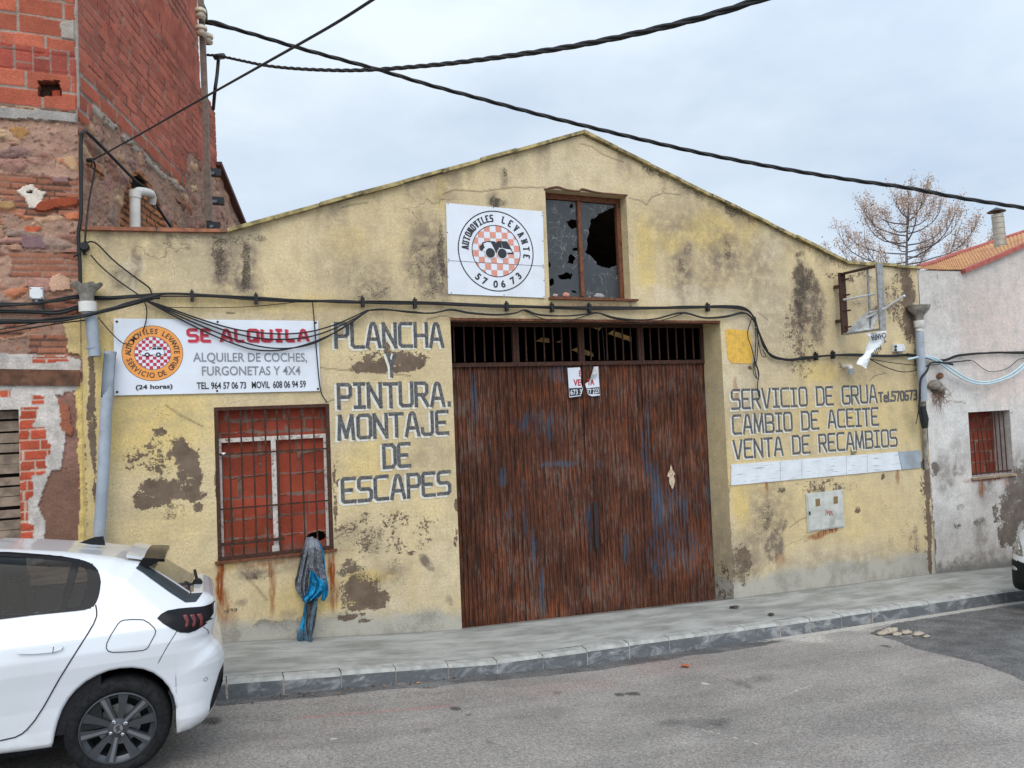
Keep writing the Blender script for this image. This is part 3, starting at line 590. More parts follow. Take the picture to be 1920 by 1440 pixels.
A['yel'] = blobs(U, W, [(270, 790, 130, 80, 0, .9, .6), (190, 690, 30, 120, 0, .9), (165, 900, 30, 120, 0, .7), (300, 990, 90, 40, 0, .25), (1210, 480, 18, 70, 0, .9), (1330, 435, 50, 36, 0, .9), (1260, 455, 30, 20, 0, .8), (1410, 440, 30, 30, 0, .7), (600, 1130, 30, 24, 0, 1), (690, 1085, 50, 14, 0, .9), (560, 1130, 60, 40, 0, .6), (655, 1140, 40, 22, 0, .8), (430, 1060, 14, 10, 0, .8), (825, 340, 12, 50, 0, .6), (690, 870, 60, 50, 0, .6), (1540, 700, 40, 20, 0, .8), (1600, 780, 120, 70, 0, .5, .8), (1390, 930, 16, 60, 0, .9), (165, 660, 30, 200, 0, .6), (650, 450, 40, 30, 0, .4), (520, 570, 240, 14, 0, .5), (1580, 960, 120, 60, 0, .3), (1410, 870, 60, 60, 0, .4)], f2)
A['pale'] = blobs(U, W, [(1400, 620, 40, 80, 0, .8, .8), (1450, 600, 40, 90, 0, .6, .8), (1300, 555, 110, 18, 0, .8), (1440, 460, 30, 30, 0, .8), (1380, 700, 50, 60, 0, .7), (430, 600, 110, 8, 0, .7), (250, 520, 18, 40, 0, .9), (700, 1140, 80, 12, 0, .6), (1080, 330, 160, 50, 0, .5, .9), (830, 1060, 40, 70, 0, .4), (1560, 1060, 120, 40, 0, .6), (1650, 500, 50, 26, 0, .5), (470, 1010, .1, .1), (1380, 1020, 4, 9, 20, 1), (500, 460, 160, 60, 0, .3, .9), (1170, 450, 8, 100, 0, .4)], f2)
hgt = W-zbase(U)
A['foot'] = np.clip(sstep(.50, .0, hgt*1.05-.12*sstep(6.8, 8, U)), 0, 1)*1.0
CR = [[(1180, 372), (1205, 378), (1212, 385), (1222, 370), (1245, 362), (1275, 366)], [(830, 365), (850, 357), (900, 360), (960, 352), (1022, 352)], [(640, 390), (660, 384), (690, 380)], [(600, 690), (640, 694), (700, 698), (770, 705)], [(462, 1085), (480, 1100), (500, 1125)], [(310, 760), (340, 780), (360, 790), (380, 800)], [(628, 1010), (645, 1000), (660, 998)], [(612, 755), (640, 745), (640, 740)], [(1420, 585), (1440, 600)], [(1545, 960), (1500, 975), (1480, 990)], [(1670, 575), (1690, 585), (1712, 588)], [(1088, 270), (1110, 275), (1130, 290), (1170, 305)], [(800, 600), (830, 592), (850, 597)], [(1660, 700), (1640, 705), (1630, 715)]]
A['crack'] = np.maximum.reduce([linemask(U, W, [f2(*p) for p in c], .013) for c in CR])
# reveals of the three openings, in the same plaster
def reveal(x0, z0, x1, z1, d, n=14):
    l = hypot(x1-x0, z1-z0); k = max(2, int(l/.03)); B = np.array([[(lerp(x0, x1, i/k), d*j/n, lerp(z0, z1, i/k)) for j in range(n+1)] for i in range(k+1)])
    fa.grid(B); return B.reshape(-1, 3)
RV = [reveal(2.845, -3.1, 2.845, 1.135, DY), reveal(6.843, -3.1, 6.843, 1.135, DY), reveal(2.845, 1.135, 6.843, 1.135, DY)]
for x0, x1, z0, z1, d in ((.183, 1.383, -1.463, .154, .13), (4.187, 5.393, 1.409, 2.808, .20)):
    RV += [reveal(x0, z0, x0, z1, d), reveal(x1, z0, x1, z1, d), reveal(x0, z1, x1, z1, d), reveal(x0, z0, x1, z0, d)]
RV = np.concatenate(RV); hr = RV[:, 2]-zbase(RV[:, 0])
for k in A:
    e = np.zeros(len(RV))
    if k == 'dark': e = .55*sstep(1.8, .2, hr)
    if k == 'gray': e = .4*sstep(2.0, .2, hr)
    if k == 'peel': e = .40*sstep(1.0, .1, hr)
    if k == 'foot': e = sstep(.5, .05, hr)
    fa.attr[k] = np.concatenate([A[k], e])
fa.build('front_wall', M['plaster'], garage, smooth=True, angle=40)

def coping_run(P, mats_, parent, name, hh=.05, fr=.06, m=0):
    c = MB(); rr = random.Random(4)
    for (x0, z0), (x1, z1) in zip(P[:-1], P[1:]):
        l = hypot(x1-x0, z1-z0); n = max(1, int(l/.5))
        for i in range(n):
            a, b = i/n, (i+1)/n; o = rr.uniform(-.008, .008); ty = rr.uniform(-.012, .012); e = .004/l
            q = [np.array([lerp(x0, x1, a+e), 0, lerp(z0, z1, a+e)]), np.array([lerp(x0, x1, b-e), 0, lerp(z0, z1, b-e)])]
            c.prism([(q[0][0], -fr+ty, q[0][2]+.002+o), (q[1][0], -fr+ty, q[1][2]+.002+o+rr.uniform(-.006, .006)), (q[1][0], -fr+ty, q[1][2]+hh+o), (q[0][0], -fr+ty, q[0][2]+hh+o+rr.uniform(-.006, .006))], (0, .32, 0), m if m is not None else 0)
    return c.build(name, mats_, parent)
coping_run([(.36, 2.022), (4.766, 3.567), (9.283, 2.037), (10.87, 2.012)], M['coping'], garage, 'coping', .045)
coping_run([(-1.0, 1.972), (.36, 2.022)], M['terra'], garage, 'coping', .04, .05)
# roof with an unseen gap added to let daylight onto the tan boards, and the dark hall below
r = MB(); rx = lines(-1.02, 10.85, 1.0, [.36, 4.766, 9.283, 6.2, 7.4]); ry = np.array([.14, .4, 1.5, 4, 8, 13])
R2 = np.array([[(x, y, ztop(x)-.10) for y in ry] for x in rx]); kp = np.ones((len(rx)-1, len(ry)-1), bool)
for i in range(len(rx)-1):
    if 6.2 < (rx[i]+rx[i+1])/2 < 7.4: kp[i, 1] = False
r.grid(R2, keep=kp); r.grid(R2-np.array([0, 0, .03]), keep=kp, flip=True); r.build('roof', M['fibre'], garage)
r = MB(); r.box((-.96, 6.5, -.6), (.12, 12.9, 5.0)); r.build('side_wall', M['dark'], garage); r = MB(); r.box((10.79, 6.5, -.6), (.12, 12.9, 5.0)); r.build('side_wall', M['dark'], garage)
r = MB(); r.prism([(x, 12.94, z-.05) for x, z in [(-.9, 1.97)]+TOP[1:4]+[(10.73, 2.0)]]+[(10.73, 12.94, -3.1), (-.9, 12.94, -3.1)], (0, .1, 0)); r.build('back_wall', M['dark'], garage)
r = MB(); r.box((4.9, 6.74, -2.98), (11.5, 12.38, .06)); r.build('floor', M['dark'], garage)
for q in ([(1003, 640), (1016, 633), (1030, 634), (1030, 643)], [(1072, 656), (1086, 650), (1112, 662), (1113, 669), (1090, 664)], [(1107, 612), (1128, 612), (1124, 620)], [(1140, 626), (1150, 620), (1184, 632), (1184, 641)], [(1042, 641), (1052, 638), (1050, 643)]):
    r = MB(); r.prism([onY(*p, 2.3) for p in q], (0, .03, 0)); r.build('stand_in_board', M['ply'], garage)  # tan boards stand in for sunlit bits of roof and wall

# lintel of rusted steel over the door opening
r = MB(); r.box((4.844, .05, 1.118), (3.99, .12, .03)); r.build('lintel', M['rusttan'], garage)

# ------------------------------------------------------------------ rusty folding door
def m_rust():
    t = NT('rusted_corrugated_steel', .88, spec=.25)
    v1 = t.sc(85, 85, 6.5); v2 = t.sc(52, 52, 4.2); v3 = t.sc(20, 20, 1.6)
    a = t.noise(1, 5, .65, v1); b = t.noise(1, 6, .6, v2); c3 = t.noise(1, 5, .6, v3); big = t.noise(1.1, 5, .6)
    c = t.mix(t.rng(a, .34, .62), lin(60, 38, 31), lin(104, 62, 44))
    c = t.mix(t.ma('MULTIPLY', t.rng(t.ma('ADD', t.ma('MULTIPLY', b, .6), t.ma('MULTIPLY', big, .4)), .50, .62), .75), c, lin(146, 82, 48))
    c = t.mix(t.rng(t.ma('ADD', b, t.ma('MULTIPLY', t.at('orange'), .11)), .62, .72, 0, .8), c, lin(142, 74, 38))
    c = t.mix(t.rng(t.ma('ADD', c3, t.ma('MULTIPLY', a, .3)), .66, .76, 0, .7), c, lin(44, 28, 26))
    gp = t.rng(t.ma('ADD', t.ma('MULTIPLY', t.noise(1, 6, .7, t.sc(44, 44, 4.5)), .75), t.ma('MULTIPLY', t.noise(1.7, 5, .6), .3)), .555, .60)
    c = t.mix(t.ma('MULTIPLY', gp, .7), c, lin(110, 96, 88))
    ba = t.at('blue'); bl = t.rng(t.ma('ADD', ba, t.ma('MULTIPLY', t.ma('MULTIPLY', t.ma('SUBTRACT', t.noise(1, 6, .7, t.sc(46, 46, 3.5)), .5), 5.5), t.ma('MULTIPLY', ba, 2.5, clamp=True))), .55, .68)
    c = t.mix(t.ma('MULTIPLY', bl, .82), c, t.mix(t.rng(big, .3, .7), lin(56, 78, 102), lin(84, 88, 94)))
    c = t.mul(c, t.rng(t.noise(1.6, 5, .6), .34, .66, .72, 1.06)); c = t.mul(c, t.rng(t.noise(80, 4, .7), .3, .7, .75, 1.22))
    t.col(c); t.bump(t.ma('ADD', a, t.noise(90, 4, .7)), .5, .004); return t.m
M['rust'] = m_rust()
door = None
bx = [2.86, onY(968, 700, DY)[0], onY(1091, 700, DY)[0], onY(1202.5, 700, DY)[0], onY(1317, 700, DY)[0]]
bx[4] = 6.84
zt = onY(1090, 680, DY)[2]; ztopd = 1.128
f_door = lambda px, py: onY(px, py, DY)[[0, 2]]
for li in range(4):
    x0, x1 = bx[li]+.003, bx[li+1]-.003
    lf = MB(); pitch = .058; n = int((x1-x0)/pitch); pt = (x1-x0)/n; px_ = []
    for i in range(n):
        for a, d in ((0, 0), (.30, 0), (.42, .017), (.88, .017)): px_.append((x0+(i+a)*pt, d))
    px_.append((x1, 0)); gxx = np.array([p[0] for p in px_]); gd = np.array([p[1] for p in px_]); zz = np.linspace(-3.05, zt-.02, 180)
    X, Z = np.meshgrid(gxx, zz, indexing='ij'); bow = .012*np.sin((X-x0)*2.1+li)*np.sin(Z*1.4+li*2)
    lf.grid(np.stack([X, DY+gd[:, None]+bow, Z], -1)); U, W = X.ravel(), Z.ravel()
    lf.attr['blue'] = blobs(U, W, [(1232, 930, 12, 60, 2, 1, .4), (1228, 900, 9, 40, 0, .9), (1215, 800, 8, 50, 0, .6), (1210, 850, 8, 60, 0, .5), (1260, 1010, 12, 50, 0, .6), (1240, 1030, 30, 60, 0, .5), (1300, 1040, 20, 50, 0, .45), (982, 790, 8, 20, 0, .9), (1030, 812, 6, 26, 0, .8), (1050, 870, 40, 6, 0, .75), (1012, 790, 50, 30, 0, .45), (1105, 990, 6, 50, 0, .75), (1175, 1030, 8, 30, 0, .75), (942, 895, 14, 14, 0, .7), (955, 960, 12, 12, 0, .7), (1000, 1025, 5, 40, 0, .75), (1017, 1110, 5, 50, 0, .7), (890, 740, 8, 50, 0, .55), (1050, 700, 30, 20, 0, .5), (1330, 950, 8, 60, 0, .5), (985, 950, 4, 60, 0, .6), (1285, 960, 8, 30, 0, .6), (1120, 870, 6, 12, 0, .7), (1100, 930, 200, 200, 0, .2, .9), (1270, 960, 60, 100, 0, .34, .8)], f_door)
    lf.attr['orange'] = blobs(U, W, [(930, 805, 70, 14, 0, 1.2), (900, 795, 60, 30, 0, .7), (1180, 792, 60, 8, 0, .9), (940, 1060, 50, 60, 0, .9), (1300, 770, 50, 20, 0, .8), (1280, 1010, 60, 30, 0, .7), (1000, 900, 60, 60, 0, .4), (1180, 960, 60, 60, 0, .4), (905, 1000, 16, 6, 0, 1), (935, 998, 10, 6, 0, 1)], f_door)
    leaf = lf.build('door_leaf', M['rust'], garage, smooth=False)
    fr = MB()
    for x in (x0+.02, x1-.02): fr.box((x, DY-.004, (zt+ztopd)/2+.006), (.04, .05, ztopd-zt-.012))
    fr.box(((x0+x1)/2, DY-.006, ztopd-.025), (x1-x0, .05, .05)); fr.box(((x0+x1)/2, DY-.008, zt-.01), (x1-x0, .05, .052))
    fr.build('leaf_frame', M['rustiron'], leaf)
    for i in range(1, 7):
        x = lerp(x0+.02, x1-.02, i/7); b = MB(); b.box((x, DY, (zt+ztopd)/2), (.016, .016, ztopd-zt-.06)); b.build('grille_bar', M['rustiron'], leaf)
    if li == 1:
        b = MB(); p = onY(1117, 985, DY-.03); b.box(p, (.05, .02, .62)); b.build('lock_plate', M['ink'], leaf)
    if li == 2:
        b = MB(); p = onY(1127, 1008, DY-.03); P = [p+np.array([0, .02, .08]), p+np.array([0, -.02, .07]), p+np.array([0, -.02, -.07]), p+np.array([0, .02, -.08])]; b.tube(P, .008, 6); b.build('handle', M['rusttan'], leaf)
    if li == 3:
        b = MB(); q = [(1253, 886), (1256, 882), (1258, 871), (1262, 882), (1266, 889), (1263, 892), (1266, 902), (1263, 913), (1261, 917), (1259, 914), (1255, 905), (1255, 895), (1251, 893)]
        b.prism([onY(*k, DY-.008) for k in q], (0, .004, 0)); b.build('torn_sticker', mat('torn_paper', lin(196, 176, 150), .9, var=.2, scale=60, dirt=lin(110, 64, 44), dirt_amt=.7), leaf)
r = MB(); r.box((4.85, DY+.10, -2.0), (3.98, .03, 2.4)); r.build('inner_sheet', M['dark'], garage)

# ------------------------------------------------------------------ bricked-up window behind a rusty grille
win = MB()
x0, x1, z0, z1 = OPEN[1]
gx = np.arange(x0, x1+.005, .009); gz = np.arange(z0, z1+.005, .009); X, Z = np.meshgrid(gx, gz, indexing='ij'); U, W = X.ravel(), Z.ravel()
fw2 = lambda px, py: onY(px, py, .13)[[0, 2]]
rows = [z0, -1.27, -1.06, -.83, -.60, -.37, -.13, .0, z1]; rr = random.Random(8)
colr = np.tile(np.array(lin(146, 66, 48)), (U.size, 1)); dep = np.zeros(U.size); jitx = (fbm(U*14, W*14, 3, 2)-.5)*.03; jitz = (fbm(U*9, W*9, 3, 6)-.5)*.035
mort = np.zeros(U.size)
for i, (a, b) in enumerate(zip(rows[:-1], rows[1:])):
    band = (W+jitz*.3 >= a) & (W+jitz*.3 < b); bw = .40 if i < 6 else .20; off = rr.uniform(0, bw)
    k = np.floor((U+off)/bw).astype(int)
    for q in np.unique(k[band]):
        s = band & (k == q); t = rr.uniform(.82, 1.18); colr[s] *= np.array([t, t*rr.uniform(.94, 1.06), t*rr.uniform(.94, 1.06)]); dep[s] += rr.uniform(-.004, .006)
    u = ((U+off)/bw) % 1; vj = np.minimum(u, 1-u)*bw
    mort = np.maximum(mort, band*(vj < .006+.012*(fbm(U*7, W*7, 3, i) > .52))); mort = np.maximum(mort, (np.abs(W+jitz-b) < .007+.022*np.clip(fbm(U*6, W*5, 3, 20+i)-.46, 0, 1)*3))
wav = .5+.5*np.sin(W*2*pi/.022+fbm(U*8, W*8, 2, 3)*2)
colr *= (1-.10*wav*(1-mort))[:, None]
mm_ = (mort > .5); colr[mm_] = np.array(lin(118, 96, 86))*(.7+.6*fbm(U*20, W*20, 3, 9))[mm_][:, None]; dep[mm_] -= .010*(fbm(U*6, W*5, 3, 4)[mm_] > .5)
dep += (fbm(U*30, W*30, 3, 1)-.5)*.004
hx = fw2(592, 1006); hole = np.hypot((U-hx[0])/.095, (W-hx[1])/.055)+(fbm(U*16, W*16, 3, 5)-.5)*.5 < 1
bot = sstep(z0+.12, z0, W+(fbm(U*9, W*9, 4, 2)-.5)*.12); colr = colr*(1-bot[:, None]*.6)+bot[:, None]*.6*np.array(lin(120, 96, 84))
keep = ~hole.reshape(X.shape)[:-1, :-1]
win.grid(np.stack([X, .13+dep.reshape(X.shape), Z], -1), keep=keep); win.attr['col'] = colr
wroot = win.build('brick_infill', M['hollow_brick'], garage)
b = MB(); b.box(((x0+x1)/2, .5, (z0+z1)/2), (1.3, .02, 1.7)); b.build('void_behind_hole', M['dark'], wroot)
fr = MB(); s = .014
wl = [onY(403, 829, .09), onY(618, 814, .09)]
xm = onY(514, 900, .09)[0]; ztr = (wl[0][2]+wl[1][2])/2
fr.box(((x0+x1)/2, .085, ztr), (x1-x0-.06, .04, .045)); fr.box((xm, .08, (ztr+z0)/2+.02), (.05, .045, ztr-z0-.06)); fr.box((xm-.005, .085, z0+.06), (.075, .05, .06))
for x in (x0+.05, x1-.05): fr.box((x, .087, (ztr+z0)/2), (.03, .04, ztr-z0-.03))
fr.build('casement_frame', M['chipwhite'], wroot)
gr = MB()
gr.box(((x0+x1)/2, .02, z1-.02), (x1-x0-.004, .05, .034)); gr.box(((x0+x1)/2, .02, z0+.02), (x1-x0-.004, .05, .03)); gr.box((x0+.022, .022, (z0+z1)/2), (.036, .05, z1-z0-.074)); gr.box((x1-.022, .022, (z0+z1)/2), (.036, .05, z1-z0-.074))
zb = [onY(402, 853, .02)[2], onY(407, 956, .02)[2]]
for z in zb: gr.box(((x0+x1)/2, .024, z), (x1-x0-.08, .008, .018))
gr.box((x0+.36, .022, onY(460, 1017, .02)[2]), (.64, .012, .034))
gr.build('grille_frame', M['rustiron'], wroot)
for px in (430.5, 453, 475.5, 498, 521, 543, 566, 589.5):
    xb = onY(px, 850, .015)[0]; b = MB(); b.tube([(xb+random.uniform(-.006, .006), .012, z1-.03), (xb+.002, .010, (z0+z1)/2), (xb+random.uniform(-.006, .006), .012, z0+.03)], .009, 6); b.build('grille_bar', M['rustiron'], wroot)
sl = MB(); sl.box(((x0+x1)/2, -.012, z0-.012), (x1-x0+.06, .04, .026)); sl.build('sill', M['rusttan'], wroot)
sn = MB(); sn.lathe([(0.002, .028), (.02, .024), (.026, .012), (.02, 0), (.002, -.004)], onY(419, 853, .04), 12); sn.build('pale_pebble', M['box'], wroot)

# ------------------------------------------------------------------ upper window with smashed panes
x0, x1, z0, z1 = OPEN[2]; UY = .165
def m_glass_dirty():
    t = NT('grimy_window_glass', .22, spec=.5); n = t.noise(3, 6, .65); sc_ = t.noise(28, 8, .8); c = t.mix(t.rng(n, .35, .65), lin(30, 33, 35), lin(52, 56, 60))
    wb = t.rng(t.voro(7, 'DISTANCE_TO_EDGE', t.mixvec(.11)), .0, .02, 1, 0); wb = t.ma('MULTIPLY', wb, t.rng(t.noise(4, 4, .6), .46, .56))
    c = t.mix(t.ma('MULTIPLY', wb, .55), c, lin(170, 166, 156)); c = t.mix(t.rng(sc_, .62, .72, 0, .6), c, lin(150, 146, 136)); t.col(c); t.rough(t.rng(n, .3, .7, .15, .5)); return t.m
M['grime'] = m_glass_dirty()
uw = MB(); xr = x1-.02
fx1 = onY(1167, 470, UY)[0]; fxm = onY(1089, 470, UY)[0]
uw.box(((x0+x1)/2, UY+.02, z1-.038), (x1-x0-.01, .06, .074)); uw.box(((x0+x1)/2, UY+.02, z0+.02), (x1-x0-.01, .06, .04)); uw.box((fxm, UY+.015, (z0+z1)/2-.01), (.05, .05, z1-z0-.12)); uw.box((x1-.035, UY+.018, (z0+z1)/2-.015), (.06, .06, z1-z0-.12)); uw.box((x0+.02, UY+.018, (z0+z1)/2-.015), (.03, .06, z1-z0-.12))
uwin = uw.build('upper_window', M['rusttan'], garage)
holes = [[(1096, 385), (1108, 378), (1150, 380), (1158, 384), (1160, 497), (1138, 503), (1120, 498), (1108, 478), (1098, 476), (1100, 452), (1103, 430), (1108, 410)][2:] + [(1098, 470)],
         [(1062, 416), (1072, 411), (1084, 414), (1082, 427), (1070, 430)], [(1066, 479), (1073, 476), (1078, 484), (1074, 495), (1064, 494)], [(1046, 518), (1060, 511), (1074, 515), (1070, 523), (1052, 525)], [(1070, 545), (1078, 544), (1082, 550), (1074, 548)], [(1069, 384), (1074, 383), (1073, 389), (1068, 390)], [(1074, 466), (1084, 464), (1086, 469), (1074, 470)], [(1029, 525), (1036, 522), (1040, 533), (1034, 537), (1029, 535)], [(1027, 490), (1031, 491), (1032, 500), (1028, 503)]]
holes[0] = [(1152, 388), (1160, 386), (1164, 497), (1140, 503), (1122, 499), (1112, 484), (1098, 474), (1101, 450), (1104, 432), (1108, 412), (1126, 400)]
for a, b in ((x0+.036, fxm-.026), (fxm+.026, x1-.066)):
    p = MB(); gx = np.arange(a, b+.003, .0075); gz = np.arange(z0+.042, z1-.076, .0075); X, Z = np.meshgrid(gx, gz, indexing='ij')
    X2, Z2 = X+(fbm(X*40, Z*40, 3, 3)-.5)*.035, Z+(fbm(X*40, Z*40, 3, 8)-.5)*.035; hm = np.zeros(X.shape, bool)
    for h in holes: hm |= inpoly(X2, Z2, [tuple(onY(*q, UY+.02)[[0, 2]]) for q in h])
    p.grid(np.stack([X, np.full(X.shape, UY+.02), Z], -1), keep=~hm[:-1, :-1]); p.build('broken_pane', M['grime'], uwin)
p = MB(); P = []
for px, py in ((1020, 355), (1045, 351), (1062, 356), (1085, 358), (1092, 355), (1120, 361), (1176, 366)): P.append(onY(px, py, -.006))
p.tube(P, [.012, .016, .014, .01, .018, .012, .01], 6, smooth=4); p.build('crumbling_edge', M['beam'], uwin)
p = MB(); p.box(((x0+x1)/2+.03, -.02, z0-.016), (x1-x0+.10, .09, .026)); p.build('window_sill', M['rusttan'], uwin)

# ------------------------------------------------------------------ painted words on the plaster
def line_of(parent, s, l, r, top, th=.036, white=True, lw=None):
    (lx, lb), (rx_, rb) = l, r; p0 = onY(lx, lb); p1 = onY(rx_, rb); h = ((onY(lx, top[0])-p0)[2]+(onY(rx_, top[1])-p1)[2])/2
    p0 = p0+np.array([th/2, 0, th/2]); p1 = p1+np.array([-th/2, 0, th/2]); T = text_width(s, .2); u = 0
    for word in s.split(' '):          # one mesh for each word
        wl_ = text_width(word, .2); mb = MB()
        stroke_text(mb, word, lerp(p0, p1, u/T), lerp(p0, p1, (u+wl_)/T), h-th, th, y=-.006, m=0, white=1 if white else None, jit=.012, gap=.2)
        mb.build('painted_word', [M['letter'], M['letterwhite']], parent); u += wl_+.4+G[' '][0]
line_of(garage, 'PLANCHA', (627, 654), (833, 652), (604, 603), .041)
line_of(garage, 'Y', (724, 708), (744, 708), (660, 660), .036)
line_of(garage, 'PINTURA.', (632, 768), (847, 762), (718, 714), .041)
line_of(garage, 'MONTAJE', (633, 827), (842, 815), (777, 769), .041)
line_of(garage, 'DE', (717, 880), (771, 876), (831, 828), .041)
line_of(garage, 'ESCAPES', (640, 945), (846, 928), (895, 881), .041)
line_of(garage, 'SERVICIO DE GRUA', (1371, 769), (1645, 756), (729, 721), .034)
line_of(garage, 'Tel.570673', (1647, 755), (1720, 750), (734, 731), .03, False)
line_of(garage, 'CAMBIO DE ACEITE', (1373, 816), (1648, 798), (777, 763), .034)
line_of(garage, 'VENTA DE RECAMBIOS', (1375, 862), (1683, 837), (823, 804), .034)
yp = MB(); q = [onY(*p) for p in ((1360, 618), (1366, 617), (1405, 620), (1411, 660), (1409, 682), (1372, 681), (1364, 672))]; yp.prism([p+np.array([0, -.006, 0]) for p in q], (0, .004, 0))
yp.build('yellow_paint_patch', mat('strong_yellow_paint', lin(212, 168, 72), .85, var=.08, scale=20, dirt=lin(150, 112, 54), dirt_amt=.5, bump=.4), garage)

# ------------------------------------------------------------------ masonry painters: rubble, hollow brick
PAL = np.array([lin(160, 122, 102), lin(140, 100, 86), lin(176, 140, 112), lin(126, 98, 92), lin(180, 150, 118), lin(128, 90, 76), lin(150, 112, 100), lin(164, 106, 78), lin(134, 112, 100)])
def rubble(U, W, sx=4.2, sz=7.5, seed=0):
    wu = U+(fbm(U*5, W*5, 3, seed+2)-.5)*.16; ww = W+(fbm(U*5, W*5, 3, seed+5)-.5)*.12
    f1, f2_, a, b = worley(wu*sx, ww*sz, seed); ed = f2_-f1
    h1, h2, a2, b2 = worley(wu*15, ww*19, seed+3)
    mort = np.array(lin(158, 126, 108))*(.72+.6*fbm(U*6, W*6, 4, seed+1))[:, None]
    st = PAL[(a*8.99).astype(int)]*(.78+.44*b)[:, None]*(.8+.4*fbm(U*18, W*26, 3, seed+8))[:, None]
    cov = sstep(.50, .58, b*.55+fbm(U*2.2, W*2.6, 3, seed+4)*.5)        # how much of the stone shows through the mortar
    s = cov*sstep(.05, .16, ed)
    c = mort*(1-s[:, None])+st*s[:, None]; d = s*np.minimum(ed, .45)*.05
    peb = sstep(.30, .22, h1)*(b2 > .62)*(1-s); c = c*(1-peb[:, None])+PAL[(a2*8.99).astype(int)]*1.12*peb[:, None]; d = d+peb*.012
    gap = sstep(.07, .0, ed)*cov*(fbm(U*4, W*4, 2, seed+9) > .47); c = c*(1-.62*gap[:, None]); d = d-gap*.012
    crk = sstep(.03, .0, np.abs(fbm(U*5, W*9, 4, seed+6)-.5))*(fbm(U*2, W*2, 2, seed+7) > .5); c = c*(1-.4*crk[:, None]); d = d-.006*crk
    return c, d+(fbm(U*22, W*22, 4, seed+3)-.5)*.022
def courses(U, W, h, l, seed, base, mort, gap=.007, dark=0.0, wob=.01):
    W2 = W+(fbm(U*2, W*2, 2, seed)-.5)*wob; r = np.floor(W2/h).astype(int); t = _tab[(r*7+seed) & 255, 3]; k = np.floor(U/l+t).astype(int)
    q = _tab[(k*13+seed) & 255, (r*29+seed) & 255]; q2 = _tab[(k*5+seed*3) & 255, (r*11+seed) & 255]
    u = (U/l+t) % 1; v = (W2/h) % 1; e = np.minimum(np.minimum(u, 1-u)*l, np.minimum(v, 1-v)*h)
    m = e < gap*(.6+.9*fbm(U*9, W*9, 2, seed+2))
    c = np.array(base)*(.80+.38*q)[:, None]*np.stack([np.ones_like(q2), .94+.14*q2, .92+.18*q2], -1)
    c = c*(.88+.24*fbm(U*12, W*12, 3, seed+4))[:, None]
    mc = np.array(mort)*(.7+.6*fbm(U*15, W*15, 3, seed+5))[:, None]
    if dark: dk = (fbm(U*3, W*5, 3, seed+6) > .5); mc = np.where(dk[:, None], mc*dark, mc)
    c = np.where(m[:, None], mc, c); return c, np.where(m, -.008, (q-.5)*.006)
def over(c, d, m, col, dd=None, nz=.25, U=None, W=None):
    k = np.array(col)*((1-nz)+2*nz*fbm(U*16, W*16, 4, 33))[:, None]; c = c*(1-m[:, None])+k*m[:, None]
    if dd is not None: d = d*(1-m)+dd*m
    return c, d

# ------------------------------------------------------------------ tall brick house on the left
house = thing('brick_house', 'tall unplastered house of red hollow brick over old rubble stone, left of the yellow workshop', 'house', (-3, 0, -2.3))
gx = np.concatenate([np.linspace(-7, -2.3, 40)[:-1], np.arange(-2.3, -1.02, .0115), [-1.02]]); gz = np.concatenate([np.arange(-3.0, 4.9, .0125), np.linspace(4.9, 7.2, 40)])
X, Z = np.meshgrid(gx, gz, indexing='ij'); U, W = X.ravel(), Z.ravel()
zl = lambda px, py: onY(px, py)[2]; xl = lambda px, py: onY(px, py)[0]
jag = (fbm(U*7, W*7, 4, 21)-.5)
c, d = rubble(U, W, 4.0, 9.5, 0)
# scattered thin red bricks bedded in the rubble
cb, db = courses(U, W, .062, .26, 4, lin(152, 98, 76), lin(140, 108, 94), .008, .4, .03)
bm = sstep(.53, .57, fbm(U*2.0, W*4.2, 3, 14))*(W < zl(60, 330)); bm = np.maximum(bm, ((W < zl(60, 470)) & (W > zl(60, 520)) & (U > xl(20, 500)+jag*.1))*.95)
bm = np.maximum(bm, ((W < zl(100, 628)) & (W > zl(100, 668)) & (U > xl(55, 650)+jag*.2))*.9)
c = c*(1-bm[:, None])+cb*bm[:, None]; d = d*(1-bm)+db*bm
def spot(P, col, dd, nz=.15):
    global c, d
    m = inpoly(U+jag*.05, W+jag*.04, [tuple(onY(*p)[[0, 2]]) for p in P]).astype(float); c, d = over(c, d, m, col, dd, nz, U, W)
spot([(34, 356), (50, 347), (62, 345), (72, 356), (86, 360), (80, 378), (66, 392), (52, 392), (46, 374)], lin(202, 190, 176), .012)
spot([(60, 394), (80, 377), (110, 371), (140, 370), (148, 378), (142, 389), (110, 390), (84, 397)], lin(140, 68, 44), .03)
spot([(42, 442), (80, 441), (84, 468), (44, 466)], lin(126, 98, 100), .02); spot([(16, 240), (44, 238), (54, 250), (38, 263), (24, 250)], lin(164, 122, 76), .012)
spot([(-5, 378), (26, 376), (31, 388), (20, 393), (-5, 391)], lin(156, 124, 84), .02); spot([(112, 298), (140, 292), (146, 322), (130, 318)], lin(180, 146, 112), .012); spot([(97, 520), (112, 513), (132, 521), (134, 545), (100, 546), (92, 535)], lin(182, 146, 122), .03)
spot([(48, 424), (76, 424), (76, 434), (49, 434)], lin(170, 86, 58), .016); spot([(96, 330), (130, 332), (128, 344), (100, 340)], lin(138, 104, 100), .015); spot([(118, 405), (146, 398), (148, 412), (124, 416)], lin(186, 112, 80), .015)
spot([(53, 358), (63, 357), (62, 362), (54, 362)], lin(40, 30, 28), -.03)
